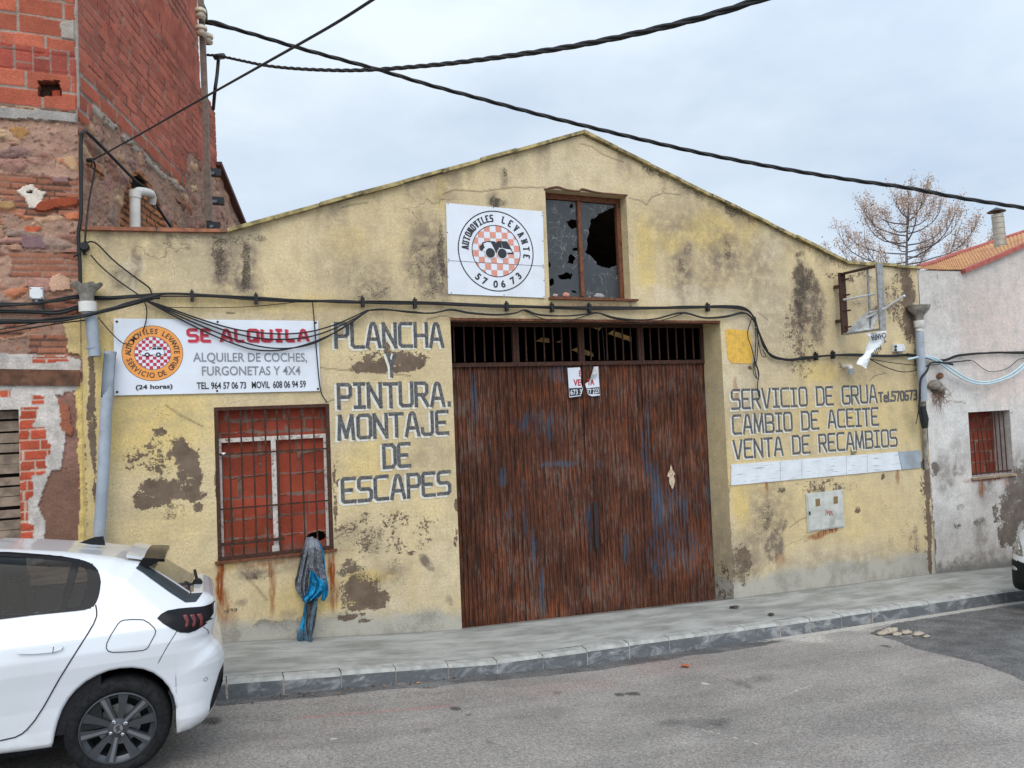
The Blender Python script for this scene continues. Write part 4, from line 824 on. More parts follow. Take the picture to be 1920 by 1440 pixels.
# upper storey of hollow brick
zb_ = zl(75, 205); cu, du = courses(U, W-zb_, .186, .385, 9, lin(172, 92, 70), lin(150, 136, 124), .009, 0, .02)
cu = cu*(.93+.07*np.sin((W-zb_)*2*pi/.0265))[:, None]
vr = (W-zb_ > .372) & (W-zb_ < .62); cv, dv = courses(W-zb_-.372, U, .155, .30, 3, lin(148, 72, 60), lin(140, 120, 108), .008); cu = np.where(vr[:, None], cv, cu)
um = (W > zb_+jag*.01).astype(float); c = c*(1-um[:, None])+cu*um[:, None]; d = d*(1-um)+(du+.02)*um
spot([(75, 152), (111, 153), (113, 182), (74, 180)], lin(70, 52, 44), -.10); spot([(95, 164), (111, 164), (112, 181), (95, 181)], lin(150, 66, 48), -.05)  # hole is recessed, with its shade painted into the colour
spot([(114, 44), (146, 38), (148, 78), (113, 74)], lin(158, 148, 138), .03); spot([(134, -300), (150, -300), (152, 215), (146, 214), (143, 100), (141, 40)], lin(170, 156, 144), .026)
spot([(-400, 203), (0, 203), (147, 213), (150, 231), (110, 228), (60, 226), (0, 224), (-400, 216)], lin(150, 144, 138), .03)
# repaired lower part: cement, red bricks round the opening, brown render, yellow paint slopped over the edge
spot([(-60, 662), (40, 664), (110, 668), (150, 675), (154, 728), (120, 736), (118, 760), (125, 800), (122, 850), (112, 880), (106, 905), (88, 925), (84, 960), (90, 1030), (20, 1030), (-60, 760)], lin(184, 176, 168), .02, .35)
spot([(105, 740), (138, 742), (146, 800), (150, 880), (112, 880), (124, 830), (122, 780)], lin(132, 98, 86), .0, .4)
spot([(110, 745), (128, 762), (140, 800), (134, 820), (118, 805)], lin(150, 92, 70), .02)
spot([(95, 884), (148, 880), (152, 1060), (84, 1060), (84, 980), (70, 950)], lin(118, 88, 74), .004, .16)
ci, di = courses(U-xl(38, 850), W, .098, .20, 12, lin(172, 78, 56), lin(184, 160, 142), .007, 0, .02)
m = (inpoly(U+jag*.03, W, [tuple(onY(*p)[[0, 2]]) for p in ((38, 764), (72, 762), (72, 778), (60, 800), (86, 802), (90, 830), (98, 834), (98, 850), (86, 856), (86, 888), (62, 892), (64, 930), (54, 935), (54, 980), (64, 985), (66, 1040), (38, 1040))]))
m |= inpoly(U, W, [tuple(onY(*p)[[0, 2]]) for p in ((60, 742), (84, 742), (83, 757), (60, 757))]) | inpoly(U, W, [tuple(onY(*p)[[0, 2]]) for p in ((-30, 730), (22, 731), (20, 744), (-30, 744))])| inpoly(U, W, [tuple(onY(*p)[[0, 2]]) for p in ((62, 670), (125, 668), (130, 678), (62, 682))])
c = np.where(m[:, None], ci, c); d = np.where(m, di+.022, d)
spot([(118, 600), (165, 590), (165, 690), (158, 690), (150, 665), (128, 664)], lin(196, 172, 122), .02); spot([(140, 738), (165, 700), (165, 1060), (146, 1060), (150, 900), (146, 800)], lin(202, 176, 112), .015, .3)
xo, zo0, zo1 = xl(38, 880), zl(20, 1010), zl(20, 768)
cxm = (gx[:-1]+gx[1:])/2; czm = (gz[:-1]+gz[1:])/2
keep = ~((cxm[:, None] < xo) & (cxm[:, None] > -3.0) & (czm[None] < zo1) & (czm[None] > zo0-.6))
fm_ = np.abs(U+1.02) < .004; d = np.where(fm_, 0, d)
h = MB(); h.grid(np.stack([X, -d.reshape(X.shape), Z], -1), keep=keep); h.attr['col'] = c; h.build('front_wall', M['masonry'], house, smooth=True, angle=60)
r = MB()
for a, b, cc in (((xo, zo0-.6), (xo, zo1), 0), ((-3.0, zo1), (xo, zo1), 0)): r.add([(a[0], 0, a[1]), (b[0], 0, b[1]), (b[0], .4, b[1]), (a[0], .4, a[1])], [(0, 1, 2, 3)])
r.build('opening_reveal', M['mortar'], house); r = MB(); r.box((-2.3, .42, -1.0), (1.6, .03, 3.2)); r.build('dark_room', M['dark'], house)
r = MB(); rr = random.Random(2)
zs = np.linspace(zo1-.06, zo0-.5, 17)
for i, z in enumerate(zs): r.bar((-3.0, .12, z+rr.uniform(-.012, .012)), (xo-.004, .12, z+rr.uniform(-.012, .012)), .02, rr.uniform(.075, .105))
r.build('plank_shutter', M['wood'], house)
r = MB(); r.bar(onY(-120, 706, .0)+np.array([0, .0, 0]), onY(151, 709, .0), .10, .155); r.build('timber_lintel', M['beam'], house)
# side wall climbing above the workshop roof
SA = radians(16.5); sd_ = np.array([sin(SA), cos(SA), 0]); sn_ = np.array([cos(SA), -sin(SA), 0]); SC = np.array([-1.02, 0, 0])
def onS(px, py, off=0.0): return onP(px, py, SC+sn_*off, sn_)
def s2(px, py): p = onS(px, py); return np.array([(p-SC)@sd_, p[2]])
outl = [(0, 7.2), s2(368, 0)+np.array([0, 9]), s2(371, 40), s2(376, 165), s2(384, 178), s2(394, 190), s2(404, 215), s2(407, 310), s2(456, 428), s2(462, 470), (0, 1.6)]
um_ = s2(462, 470)[0]
gu = np.concatenate([np.arange(0, 1.2, .015), np.arange(1.2, um_+.05, .024)]); gz = np.concatenate([np.arange(1.55, 5.2, .0145), np.linspace(5.2, 7.2, 50)])
A_, Z = np.meshgrid(gu, gz, indexing='ij'); U, W = A_.ravel(), Z.ravel(); jag = fbm(U*4, W*7, 4, 41)-.5
c, d = rubble(U, W, 3.6, 6.5, 6)
cb, db = courses(U, W, .118, .30, 21, lin(168, 94, 76), lin(142, 116, 104), .006, .35, .015); c2, d2 = courses(U, W, .19, .46, 5, lin(162, 88, 68), lin(144, 132, 122), .016, .6, .015)
br = inpoly(U+jag*.10, W+jag*.09, [(-.1, 7.3), (um_+2, 7.3), s2(455, 300), s2(410, 322), s2(384, 308), s2(360, 286), s2(352, 290), s2(347, 352), s2(300, 312), s2(258, 272), s2(220, 232), s2(172, 204), s2(168, 234), s2(152, 230), (-.1, 3.2)])
low = inpoly(U, W, [(-.1, s2(152, 120)[1]), s2(232, 205), s2(300, 275), s2(347, 330), s2(347, 380), s2(200, 300), (-.1, 3.0)])
c = np.where((br & low)[:, None], c2, np.where(br[:, None], cb, c)); d = np.where(br, np.where(low, d2, db), d-.02)
tone = .85+.3*fbm(U*1.2, W*1.8, 3, 17); c = c*np.where(br, tone, 1)[:, None]
m = (linemask(U, W+jag*.06, [s2(176, 206), s2(215, 240), s2(258, 282), s2(300, 322), s2(346, 362)], .07)*(fbm(U*7, W*9, 3, 8) > .50)).astype(float); c, d = over(c, d, m, lin(156, 146, 136), .012, .3, U, W)
m = (linemask(U, W, [(0.02, 7.2), (0.02, 3.25)], .05)).astype(float); c, d = over(c, d, m, lin(168, 156, 146), .008, .25, U, W)
# arched niche of thin bricks, half walled up
ca, da = courses(U, W, .085, .30, 31, lin(172, 112, 76), lin(104, 78, 62), .014, .5, .01)
arch = inpoly(U, W, [s2(*p) for p in ((228, 430), (230, 385), (244, 345), (250, 326), (262, 318), (274, 326), (290, 352), (302, 385), (312, 432))]); c = np.where(arch[:, None], ca, c)
hol = inpoly(U, W, [s2(*p) for p in ((250, 352), (252, 333), (262, 328), (274, 340), (284, 356), (284, 366), (268, 356), (258, 354))]); c = np.where(hol[:, None], np.array(lin(30, 22, 20)), c); d = np.where(hol, -.10, d)  # niche opening: shade of the recess painted in as near-black
for P in ([(172, 300), (192, 320), (196, 336), (160, 310)], [(325, 408), (345, 432), (330, 434)], [(325, 362), (342, 380), (338, 386)]):
    m = inpoly(U, W, [s2(*p) for p in P]); c = np.where(m[:, None], ca, c)
kp = inpoly((A_[:-1, :-1]+A_[1:, 1:])/2, (Z[:-1, :-1]+Z[1:, 1:])/2, outl); d = np.where(U < .012, 0, d)
Pw = SC+A_[..., None]*sd_+d.reshape(A_.shape)[..., None]*sn_; Pw[..., 2] = Z
h = MB(); h.grid(Pw, keep=kp); h.attr['col'] = c; h.build('side_wall', M['masonry'], house, smooth=True, angle=60)
e_ = SC+sd_*s2(371, 40)[0]
r = MB(); r.prism([(-7, .02, 7.2), (-1.02, .02, 7.2), tuple(e_[:2])+(7.2,), (-7, e_[1], 7.2)], (0, 0, .15)); r.build('roof', M['redtile'], house)
# rear of the upper storey and the tiled verge of the lower rear part
r = MB(); a = onS(405, 306); b = onS(458, 432)
r.bar(a+sn_*.02, b+sn_*.02+(b-a)*.1, .14, .07, up=(0, 0, 1)); r.build('verge_tiles', M['darktile'], house)
r = MB(); q1 = SC+sd_*s2(376, 100)[0]; r.add([(q1[0]-.03, q1[1], 7.2), (q1[0]-.03, q1[1], 2.2), (q1[0]-6, q1[1], 2.2), (q1[0]-6, q1[1], 7.2)], [(0, 1, 2, 3)]); r.build('rear_wall', M['darktile'], house)

# ------------------------------------------------------------------ whitewashed house on the right
wh = thing('white_house', 'low whitewashed house with flaking base and tiled roof, right of the yellow workshop', 'house', (14, 0, -3.1))
TW = [(10.85, onY(1723, 507)[2]), (onY(1802, 509)[0], onY(1802, 509)[2]), (onY(1922, 458)[0], onY(1922, 458)[2]), (18.5, onY(1922, 458)[2]+1.3)]
zt_w = lambda x: np.interp(x, [p[0] for p in TW], [p[1] for p in TW])
a, b = onY(1813.7, 772.8), onY(1899.5, 889); wo = (a[0], b[0], onY(1818, 896)[2], (a[2]+onY(1893, 769)[2])/2)
gx = lines(10.853, 18.5, .028, [wo[0], wo[1]]+[p[0] for p in TW]); gz = lines(-3.7, 4.2, .022, [wo[2], wo[3]]); X, Z = np.meshgrid(gx, gz, indexing='ij'); Zc = np.minimum(Z, zt_w(gx)[:, None])
cx = (gx[:-1]+gx[1:])/2; cz = (gz[:-1]+gz[1:])/2; keep = ~((cx[:, None] > wo[0]) & (cx[:, None] < wo[1]) & (cz[None] > wo[2]) & (cz[None] < wo[3])); keep &= gz[:-1][None] < zt_w(gx)[:-1, None]-1e-6
h = MB(); h.grid(np.stack([X, 0*X-.012, Zc], -1), keep=keep); U, W = X.ravel(), Zc.ravel()
h.attr['peel'] = blobs(U, W, [(1898, 955, 26, 40, 0, 1), (1888, 1000, 20, 26, 0, 1), (1925, 930, 40, 60, 0, 1), (1905, 900, 14, 20, 0, .8), (1868, 960, 8, 20, 0, .7), (1905, 1040, 10, 20, 0, .7), (1748, 990, 4, 90, 0, .62), (1752, 880, 10, 14, 0, .7), (1797, 985, 8, 6, 0, .6), (1756, 730, 12, 16, 0, .8)], f2)
h.attr['gray'] = blobs(U, W, [(1770, 890, 16, 40, 0, 1), (1795, 882, 16, 14, 0, 1), (1838, 1000, 14, 26, 0, 1, .3), (1790, 1060, 60, 14, 0, .9), (1840, 1050, 40, 24, 0, 1), (1880, 1060, 40, 20, 0, 1), (1846, 920, 20, 30, 0, .8), (1910, 880, 20, 40, 0, .9), (1800, 850, 20, 40, 0, .6), (1775, 1000, 30, 50, 0, .5), (1760, 1080, 20, 8, 0, 1), (1790, 580, 60, 60, 0, .35, .9)], f2)
h.attr['dark'] = blobs(U, W, [(1800, 950, 8, 10, 0, .9), (1780, 880, 16, 40, 0, .6), (1835, 980, 14, 10, 20, .9), (1762, 520, 20, 10, 0, .6), (1850, 500, 60, 14, -20, .55), (1800, 560, 40, 40, 0, .5), (1755, 560, 16, 20, 0, .6), (1850, 900, 14, 30, 0, .8), (1790, 1060, 70, 16, 0, .7)], f2)
h.attr['rust'] = blobs(U, W, [(1838, 912, 6, 20, 0, .8), (1888, 900, 8, 20, 0, .7), (1850, 898, 40, 4, 0, .9)], f2)
h.attr['yel'] = blobs(U, W, [(1860, 620, 70, 90, 0, .8, .9), (1880, 720, 50, 30, 0, .8, .9), (1770, 600, 24, 30, 0, .7, .8), (1900, 540, 40, 60, 0, .5, .9), (1850, 860, 50, 50, 0, .2)], f2)
h.attr['pale'] = blobs(U, W, [(1770, 640, 24, 80, 0, .8, .8), (1790, 800, 40, 60, 0, .8, .8), (1780, 960, 30, 60, 0, .7, .8)], f2)
h.attr['foot'] = sstep(.28, .0, W-zbase(U))*.8; h.attr['crack'] = linemask(U, W, [f2(*p) for p in ((1775, 753), (1800, 754), (1808, 756))], .014)
nv0 = len(h.v)
def wrev(p, q, d):
    h.add([(p[0], -.012, p[1]), (q[0], -.012, q[1]), (q[0], d, q[1]), (p[0], d, p[1])], [(0, 1, 2, 3)])
x0, x1, z0, z1 = wo; WD = .30
for p, q in (((x0, z0), (x0, z1)), ((x1, z0), (x1, z1)), ((x0, z1), (x1, z1)), ((x0, z0), (x1, z0))): wrev(p, q, WD)
for k in list(h.attr): h.attr[k] = np.concatenate([h.attr[k], np.full(len(h.v)-nv0, .5 if k == 'gray' else 0)])
h.build('front_wall', M['whitewash'], wh, smooth=True, angle=40)
gx2 = np.arange(x0, x1+.02, .02); gz2 = np.arange(z0, z1+.02, .02); X, Z = np.meshgrid(gx2, gz2, indexing='ij'); U, W = X.ravel(), Z.ravel()
c, d = courses(U, W-z0, .19, .30, 6, lin(122, 56, 42), lin(128, 104, 92), .010, .6, .03); h = MB(); h.grid(np.stack([X, WD-.004+d.reshape(X.shape), Z], -1)); h.attr['col'] = c; iw = h.build('brick_infill', M['hollow_brick'], wh)
for i in range(9):
    t = (i+.4)/9; x = lerp(x0+.03, x1-.02, t); b = MB(); lean = .06 if i == 3 else 0
    b.tube([(x-lean, .05, z1-(.35 if i == 1 else .02)), (x+lean, .04, z0+.02)], .009, 6); b.build('window_bar', M['rustiron'], iw)
b = MB(); b.box(((x0+x1)/2, .02, z0+.05), (x1-x0-.02, .015, .03)); b.build('cross_bar', M['rustiron'], iw)
b = MB(); b.box(((x0+x1)/2, .0, z0-.02), (x1-x0+.05, .10, .035)); b.build('window_sill', mat('rusty_sill', lin(150, 128, 104), .9, var=.2, scale=12, dirt=lin(112, 62, 36), dirt_amt=.9), iw)
# tiled roof rising behind the front wall
FE = [onY(1722, 505, -.03), onY(1760, 507, -.03), onY(1803, 507, -.03), onY(1860, 483, -.03), onY(1924, 455, -.03)]; FE.append(FE[-1]+(FE[-1]-FE[-2])*2)
BE = [onY(1722, 504, .5), onY(1752, 495, 1.2), onY(1790, 480, 2.2), onY(1845, 462, 2.8), onY(1924, 436, 2.8)]; BE.append(BE[-1]+(BE[-1]-BE[-2])*1.6)
n = 260; F_ = np.array([np.interp(np.linspace(0, len(FE)-1, n), range(len(FE)), [p[k] for p in FE]) for k in range(3)]).T; B_ = np.array([np.interp(np.linspace(0, len(BE)-1, n), range(len(BE)), [p[k] for p in BE]) for k in range(3)]).T
T = np.array([[F_[i]*(1-t)+B_[i]*t+np.array([0, 0, .02*abs(sin(i*pi/5))+.012*((t*9) % 1)]) for t in np.linspace(0, 1, 40)] for i in range(n)]); r = MB(); r.grid(T); r.build('tiled_roof', M['tiles'], wh)
r = MB(); r.prism([p-np.array([0, 0, .06]) for p in BE]+[BE[-1]-np.array([0, 0, 4]), BE[0]-np.array([0, 0, 3])], (.02, .2, 0)); r.build('rear_wall', M['whitewash'], wh)
r = MB()
for a, b in zip(BE[:-1], BE[1:]): r.tube([a+np.array([0, 0, .03]), b+np.array([0, 0, .03])], .05, 8)
r.build('ridge_tiles', M['redtile'], wh)
r = MB()
for a, b in zip(FE[2:-1], FE[3:]): r.bar(a+np.array([0, -.02, -.02]), b+np.array([0, -.02, -.02]), .10, .07)
r.build('verge_tiles', M['redtile'], wh)
r = MB(); a = onY(1877, 474, 1.2); b = onY(1870, 402, 1.2); dv = (b-a); ra = (onY(1881, 402, 1.2)-b)[0]*.60
r.tube([a-dv*.3, b], ra, 18)
for i in range(7): r.lathe([(ra*1.0, -.008), (ra*1.07, 0), (ra*1.0, .008)], a+dv*(i+.4)/7, 18)
fl = r.build('flue_pipe', mat('stainless_flue', lin(168, 164, 152), .45, .5, var=.1), wh, smooth=True, angle=50)
r = MB(); t = onY(1868.5, 398, 1.2); r.lathe([(.001, .10), (.08, .06), (ra*1.55, .015), (ra*1.5, .0), (.001, .03)], t, 18); r.tube([b+np.array([-.05, 0, -.02]), t+np.array([-.05, 0, .02])], .012, 5); r.tube([b+np.array([.05, 0, -.02]), t+np.array([.05, 0, .02])], .012, 5); r.build('flue_cap', M['ink'], fl)
# hole broken in the wall with dry roots hanging out
r = MB(); rr = random.Random(9)
for i in range(46):
    s_ = onY(rr.uniform(1748, 1772), rr.uniform(722, 752), -.03); a = rr.uniform(-2.6, .3); l = rr.uniform(.08, .36)
    P = [s_]; 
    for k in range(3): a += rr.uniform(-.4, .4); P.append(P[-1]+np.array([cos(a)*l/3, rr.uniform(-.03, .01), sin(a)*l/3]))
    r.tube(P, [.005, .004, .003, .0015], 4)
tag(r.build('dry_roots', mat('dry_roots', lin(122, 94, 78), .9, var=.2)), 'tangle of dry brown roots hanging from the broken hole in the white wall', 'plant')

# ------------------------------------------------------------------ bare tree beyond the roofs
TY = 14.0; tb = onY(1700, 900, TY); tt = onY(1702, 356, TY); tree = thing('bare_tree', 'upswept winter tree with sparse dry reddish leaves behind the workshop roof', 'tree', (tb[0], TY, -4.5))
rr = random.Random(12); H0 = -4.5; pxm = np.linalg.norm(onY(1701, 430, TY)-onY(1700, 430, TY))
tr = MB(); trp = [np.array([tb[0], TY, -4.6])]+[np.array([lerp(tb[0], tt[0], t)+rr.uniform(-.04, .04), TY+rr.uniform(-.05, .05), lerp(H0, tt[2], t)]) for t in np.linspace(.1, 1, 12)]
tr.tube(trp, list(np.linspace(.17, .012, 13)), 8, smooth=0); tr.build('trunk', mat('grey_bark', lin(112, 102, 100), .9, var=.2, scale=12), tree)
bm_ = MB(); lf = MB(); tips = []
ztop_t = tt[2]; zbot = onY(1700, 545, TY)[2]
for i in range(40):
    t = i/39; z0_ = lerp(zbot-.8, ztop_t-1.1, t**.95); az = i*2.399+rr.uniform(-.4, .4); R = lerp(4.4, 1.0, t**1.25)*rr.uniform(.7, 1.08); rise = lerp(1.7, 1.0, t)*rr.uniform(.8, 1.25)
    s_ = np.array([lerp(tb[0], tt[0], (z0_-H0)/(tt[2]-H0)), TY, z0_]); P = []
    for k in range(9):
        q = k/8; P.append(s_+np.array([cos(az)*R*(1-(1-q)**1.8), sin(az)*R*(1-(1-q)**1.8), rise*q**1.9+.12*q])+np.array([rr.uniform(-.03, .03)]*3))
    bm_.tube(P, list(np.linspace(.034, .008, 9)), 5); tips.append((P, az))
    for k in (3, 4, 5, 6, 7):
        b0 = P[k]; a2 = az+rr.choice((-1, 1))*rr.uniform(.5, 1.1); l = rr.uniform(.35, .8); Q = [b0+np.array([cos(a2)*l*.4*q, sin(a2)*l*.4*q, l*q**1.3]) for q in (0, .35, .7, 1)]
        bm_.tube(Q, [.013, .010, .007, .004], 4); tips.append((Q, a2))
bm_.build('branches', mat('dark_branch', lin(100, 90, 92), .9, var=.15), tree)
cl = [];
for P, az in tips:
    P = [np.array(p) for p in P]; dens = rr.choice((.3, .5, .9, 1.3))
    for _ in range(int(66*dens*(2.0 if len(P) > 5 else 1.3))):
        q = rr.uniform(.42, 1.0); k = q*(len(P)-1); i0 = min(int(k), len(P)-2); b0 = lerp(P[i0], P[i0+1], k-i0)
        wv = .20*(1.15-q*.75); p = b0+np.array([rr.gauss(0, wv), rr.gauss(0, wv), rr.gauss(0, .10)+.05]); s_ = rr.uniform(.024, .056)
        u = np.array([rr.gauss(0, 1), rr.gauss(0, 1), rr.gauss(0, 1)]); u /= np.linalg.norm(u); v = np.cross(u, [rr.gauss(0, 1), rr.gauss(0, 1), rr.gauss(0, 1)]); v /= np.linalg.norm(v)
        lf.add([p-u*s_, p+v*s_*.5, p+u*s_, p-v*s_*.5], [(0, 1, 2, 3)], rr.choice((0, 0, 1, 2)))
lf.build('crown', [mat('dry_leaf_tan', lin(204, 184, 168), .8, var=.15), mat('dry_leaf_pink', lin(190, 158, 138), .8, var=.15), mat('dry_leaf_grey', lin(178, 164, 160), .8, var=.15)], tree)

# ------------------------------------------------------------------ rental sign
CAR1 = [(-.9, -.12), (-.95, .02), (-.8, .12), (-.45, .2), (-.2, .3), (.0, .52), (.62, .54), (.8, .3), (.86, .1), (.86, -.12)]
WIN1 = [[(-.12, .3), (.05, .48), (.27, .49), (.27, .3)], [(.32, .3), (.32, .49), (.6, .5), (.72, .3)]]
def poly2(mb, P, c, s, y, m): mb.add([(c[0]+p[0]*s, c[1]+y, c[2]+p[1]*s) for p in P], [tuple(range(len(P)))], m)
def bolts(mb, pts, Y, m, r=.012):
    for p in pts: q = onY(*p, Y); mb.lathe([(r, .0), (r, -.004), (r*.5, -.007), (.0005, -.007)], (q[0], q[1], q[2]), 10, m, 'y')
def quad_board(mb, C4, t, m=0): P = [np.array(p) for p in C4]; mb.prism(P, (0, t, 0), m)
def checker(mb, c, r, n, y, m, tilt=0.0, phase=0):
    s = 2*r/n
    for i in range(n):
        for j in range(n):
            if (i+j+phase) % 2: continue
            P = [(-r+i*s, -r+j*s), (-r+(i+1)*s, -r+j*s), (-r+(i+1)*s, -r+(j+1)*s), (-r+i*s, -r+(j+1)*s)]
            # keep the square inside the circle
            Q = []
            for k in range(4):
                for t in (0, .25, .5, .75):
                    a = lerp(np.array(P[k]), np.array(P[(k+1) % 4]), t); l = hypot(*a); Q.append(a*(min(1, r/l) if l > 0 else 1))
            cc = hypot(*(np.mean(P, 0)))
            if min(hypot(*p) for p in P) >= r: continue
            mb.add([(c[0]+q[0], c[1]+y, c[2]+q[1]+q[0]*tilt) for q in Q], [tuple(range(len(Q)))], m)
SY = -.022
C4 = [onY(213, 597, SY), onY(596.5, 601.5, SY), onY(601.5, 733, SY), onY(214, 741.5, SY)]
sign = thing('rental_sign', 'wide white board with crimson SE ALQUILA and an orange round emblem above the barred window', 'sign', (C4[3][0], SY, C4[3][2]))
b = MB(); quad_board(b, C4, .014); bolts(b, [(219, 603), (408, 603.5), (592, 605), (219.5, 735), (407, 733), (596, 729)], SY-.0005, 1); b.build('board', [M['signwhite'], M['rustiron']], sign)
ec = onY(286.6, 662.3, SY); er = (onY(286.6, 610.5, SY)-onY(286.6, 714.5, SY))[2]/2
b = MB(); b.disc(ec+[0, -.0015, 0], er, 64, 1); b.disc(ec+[0, -.0025, 0], er*.985, 64, 0); b.disc(ec+[0, -.0035, 0], er*.60, 48, 1); b.disc(ec+[0, -.0045, 0], er*.585, 48, 3); checker(b, ec, er*.58, 10, -.0055, 2)
poly2(b, [(p[0]*1.06, p[1]*1.12-.02) for p in CAR1], ec, er*.43, -.0065, 1); poly2(b, CAR1, ec, er*.43, -.0075, 3)
for P in WIN1: poly2(b, P, ec, er*.43, -.0085, 1)
for x in (-.42, .42): b.disc(ec+[x*er*.43, -.009, -.13*er*.43], er*.085, 18, 1); b.disc(ec+[x*er*.43, -.0095, -.13*er*.43], er*.035, 12, 3)
arc_text(b, 'AUTOMOVILES LEVANTE', ec, er*.70, -90, 88, er*.185, -.0055, 1, .012, wide=.84)
arc_text(b, 'SERVICIO DE GRUA', ec, er*.70, -107, -257, er*.185, -.0055, 1, .012, True, wide=.86)
b.build('round_emblem', [M['inkorange'], M['ink'], M['inkred'], M['signwhite']], sign)
b = MB(); Z5 = lambda x, y: onY(200+x/4.364, 570+y/4.364, SY)
p0, p1 = Z5(650, 308), Z5(1660, 306); hs = (Z5(760, 203)-Z5(760, 306))[2]; M['inkpale'] = mat('pale_red_print', lin(206, 110, 124), .5); 
for word in ('SE', 'ALQUILA'):
    a_, c_ = (p0, Z5(865, 308)) if word == 'SE' else (Z5(922, 308), p1)
    b = MB(); stroke_text(b, word, a_+np.array([.018, 0, .008]), c_+np.array([-.018, 0, .008]), hs-.014, .027, -.0045, 0, gap=.26, serif=.13); o_ = b.build('red_word', M['inkred'], sign)
    b = MB(); stroke_text(b, word, a_+np.array([.026, 0, .0]), c_+np.array([-.010, 0, .0]), hs-.014, .032, -.002, 0, gap=.26, serif=.17); b.build('red_shadow', M['inkpale'], o_)
b = MB(); print_text(b, 'ALQUILER DE COCHES,', Z5(708, 472), Z5(1640, 472), (Z5(700, 398)-Z5(700, 472))[2], -.004, 0, .012); b.build('grey_lettering', M['inkgrey'], sign); b = MB(); print_text(b, 'FURGONETAS Y 4X4', Z5(780, 585), Z5(1586, 580), (Z5(700, 508)-Z5(700, 583))[2], -.004, 0, .012); b.build('grey_lettering', M['inkgrey'], sign)
b = MB(); print_text(b, 'TEL. 964 57 06 73', Z5(738, 697), Z5(1142, 692), (Z5(740, 640)-Z5(740, 696))[2], -.004, 0, .02); print_text(b, 'MOVIL', Z5(1188, 690), Z5(1335, 688), (Z5(1190, 634)-Z5(1190, 690))[2], -.004, 0, .02); print_text(b, '608 06 94 59', Z5(1362, 688), Z5(1630, 682), (Z5(1362, 632)-Z5(1362, 688))[2], -.004, 0, .02)
print_text(b, '(24 horas)', Z5(238, 700), Z5(540, 690), (Z5(300, 657)-Z5(300, 694))[2], -.004, 0, .03); b.build('phone_lettering', M['ink'], sign)

# ------------------------------------------------------------------ square emblem board by the upper window
EY = -.02; C4 = [onY(836.5, 380.5, EY), onY(1018, 396.5, EY), onY(1022, 558.5, EY), onY(840.5, 551, EY)]
es = thing('emblem_sign', 'square white board with a small car on pink checks, beside the broken upper window', 'sign', (C4[3][0], EY, C4[3][2]))
b = MB(); quad_board(b, C4, .014); bolts(b, [(840, 382), (925, 389), (1017, 399), (1017, 404), (839, 436), (841, 486), (840, 491), (1018, 497), (1019, 502), (1018, 452), (1020, 526), (846, 549), (945, 553), (1020, 556), (840, 519)], EY-.0005, 1, .006); b.bar(onY(840, 488.5, EY-.001), onY(1020, 499, EY-.001), .003, .004, 1); b.build('board', [M['signwhite'], M['ink']], es)
ec = onY(930.8, 470.8, EY); er = (onY(930, 395, EY)-onY(930, 546.5, EY))[2]/2
b = MB(); b.disc(ec+[0, -.002, 0], er, 72, 1, er*.972); b.disc(ec+[0, -.002, 0], er*.645, 56, 1, er*.625); checker(b, ec, er*.625, 8, -.0012, 2, phase=1)
k = er*.46
CARB = [(-.92, .02), (-.98, .2), (-.85, .28), (-.8, .42), (-.45, .52), (-.1, .52), (.0, .45), (.1, .54), (.62, .56), (.85, .2), (1.0, -.12), (.6, -.14), (-.9, -.02)]
poly2(b, CARB, ec+np.array([0, 0, 0]), k, -.003, 1)
for P in ([(-.82, -.02), (-.66, .16), (-.74, .36), (-.5, .46), (-.3, .44), (-.1, .04), (-.4, -.04)], [(.14, .12), (.2, .46), (.3, .46), (.34, .15), (.8, .12), (.92, -.04), (.3, -.06), (.12, .0)], [(.3, .15), (.27, .48), (.30, .48), (.36, .15)]): poly2(b, P, ec, k, -.0038, 3)
for P in ([(.17, .17), (.12, .46), (.28, .48), (.33, .17)], [(.37, .17), (.33, .48), (.58, .48), (.76, .17)]): poly2(b, P, ec, k, -.0045, 1)
for x in (-.36, .32): b.disc(ec+[x*k, -.005, -.12*k], k*.30, 26, 3); b.disc(ec+[x*k, -.0055, -.12*k], k*.265, 26, 1)
arc_text(b, 'AUTOMOVILES', ec, er*.735, -86, -7, er*.15, -.003, 1, wide=.66, stroke=er*.034)
arc_text(b, 'LEVANTE', ec, er*.735, 16, 97, er*.15, -.003, 1, wide=.72, stroke=er*.036)
for s_, a in (('5', -142), ('7', -156), ('0', -176), ('6', -190), ('7', -210), ('3', -224)):
    V, F = font_glyphs(s_, .035); kk = er*.17/.72; t = radians(a); up = -np.array([sin(t), 0, cos(t)]); rt = -np.array([cos(t), 0, -sin(t)]); base = ec+np.array([sin(t), 0, cos(t)])*(er*.90)+np.array([0, -.003, 0]); mid = (V[:, 0].min()+V[:, 0].max())/2
    b.add([base+rt*(v[0]-mid)*kk+up*v[1]*kk for v in V], F, 1)
b.build('round_emblem', [M['signwhite'], M['ink'], M['inkpink'], M['signwhite']], es)

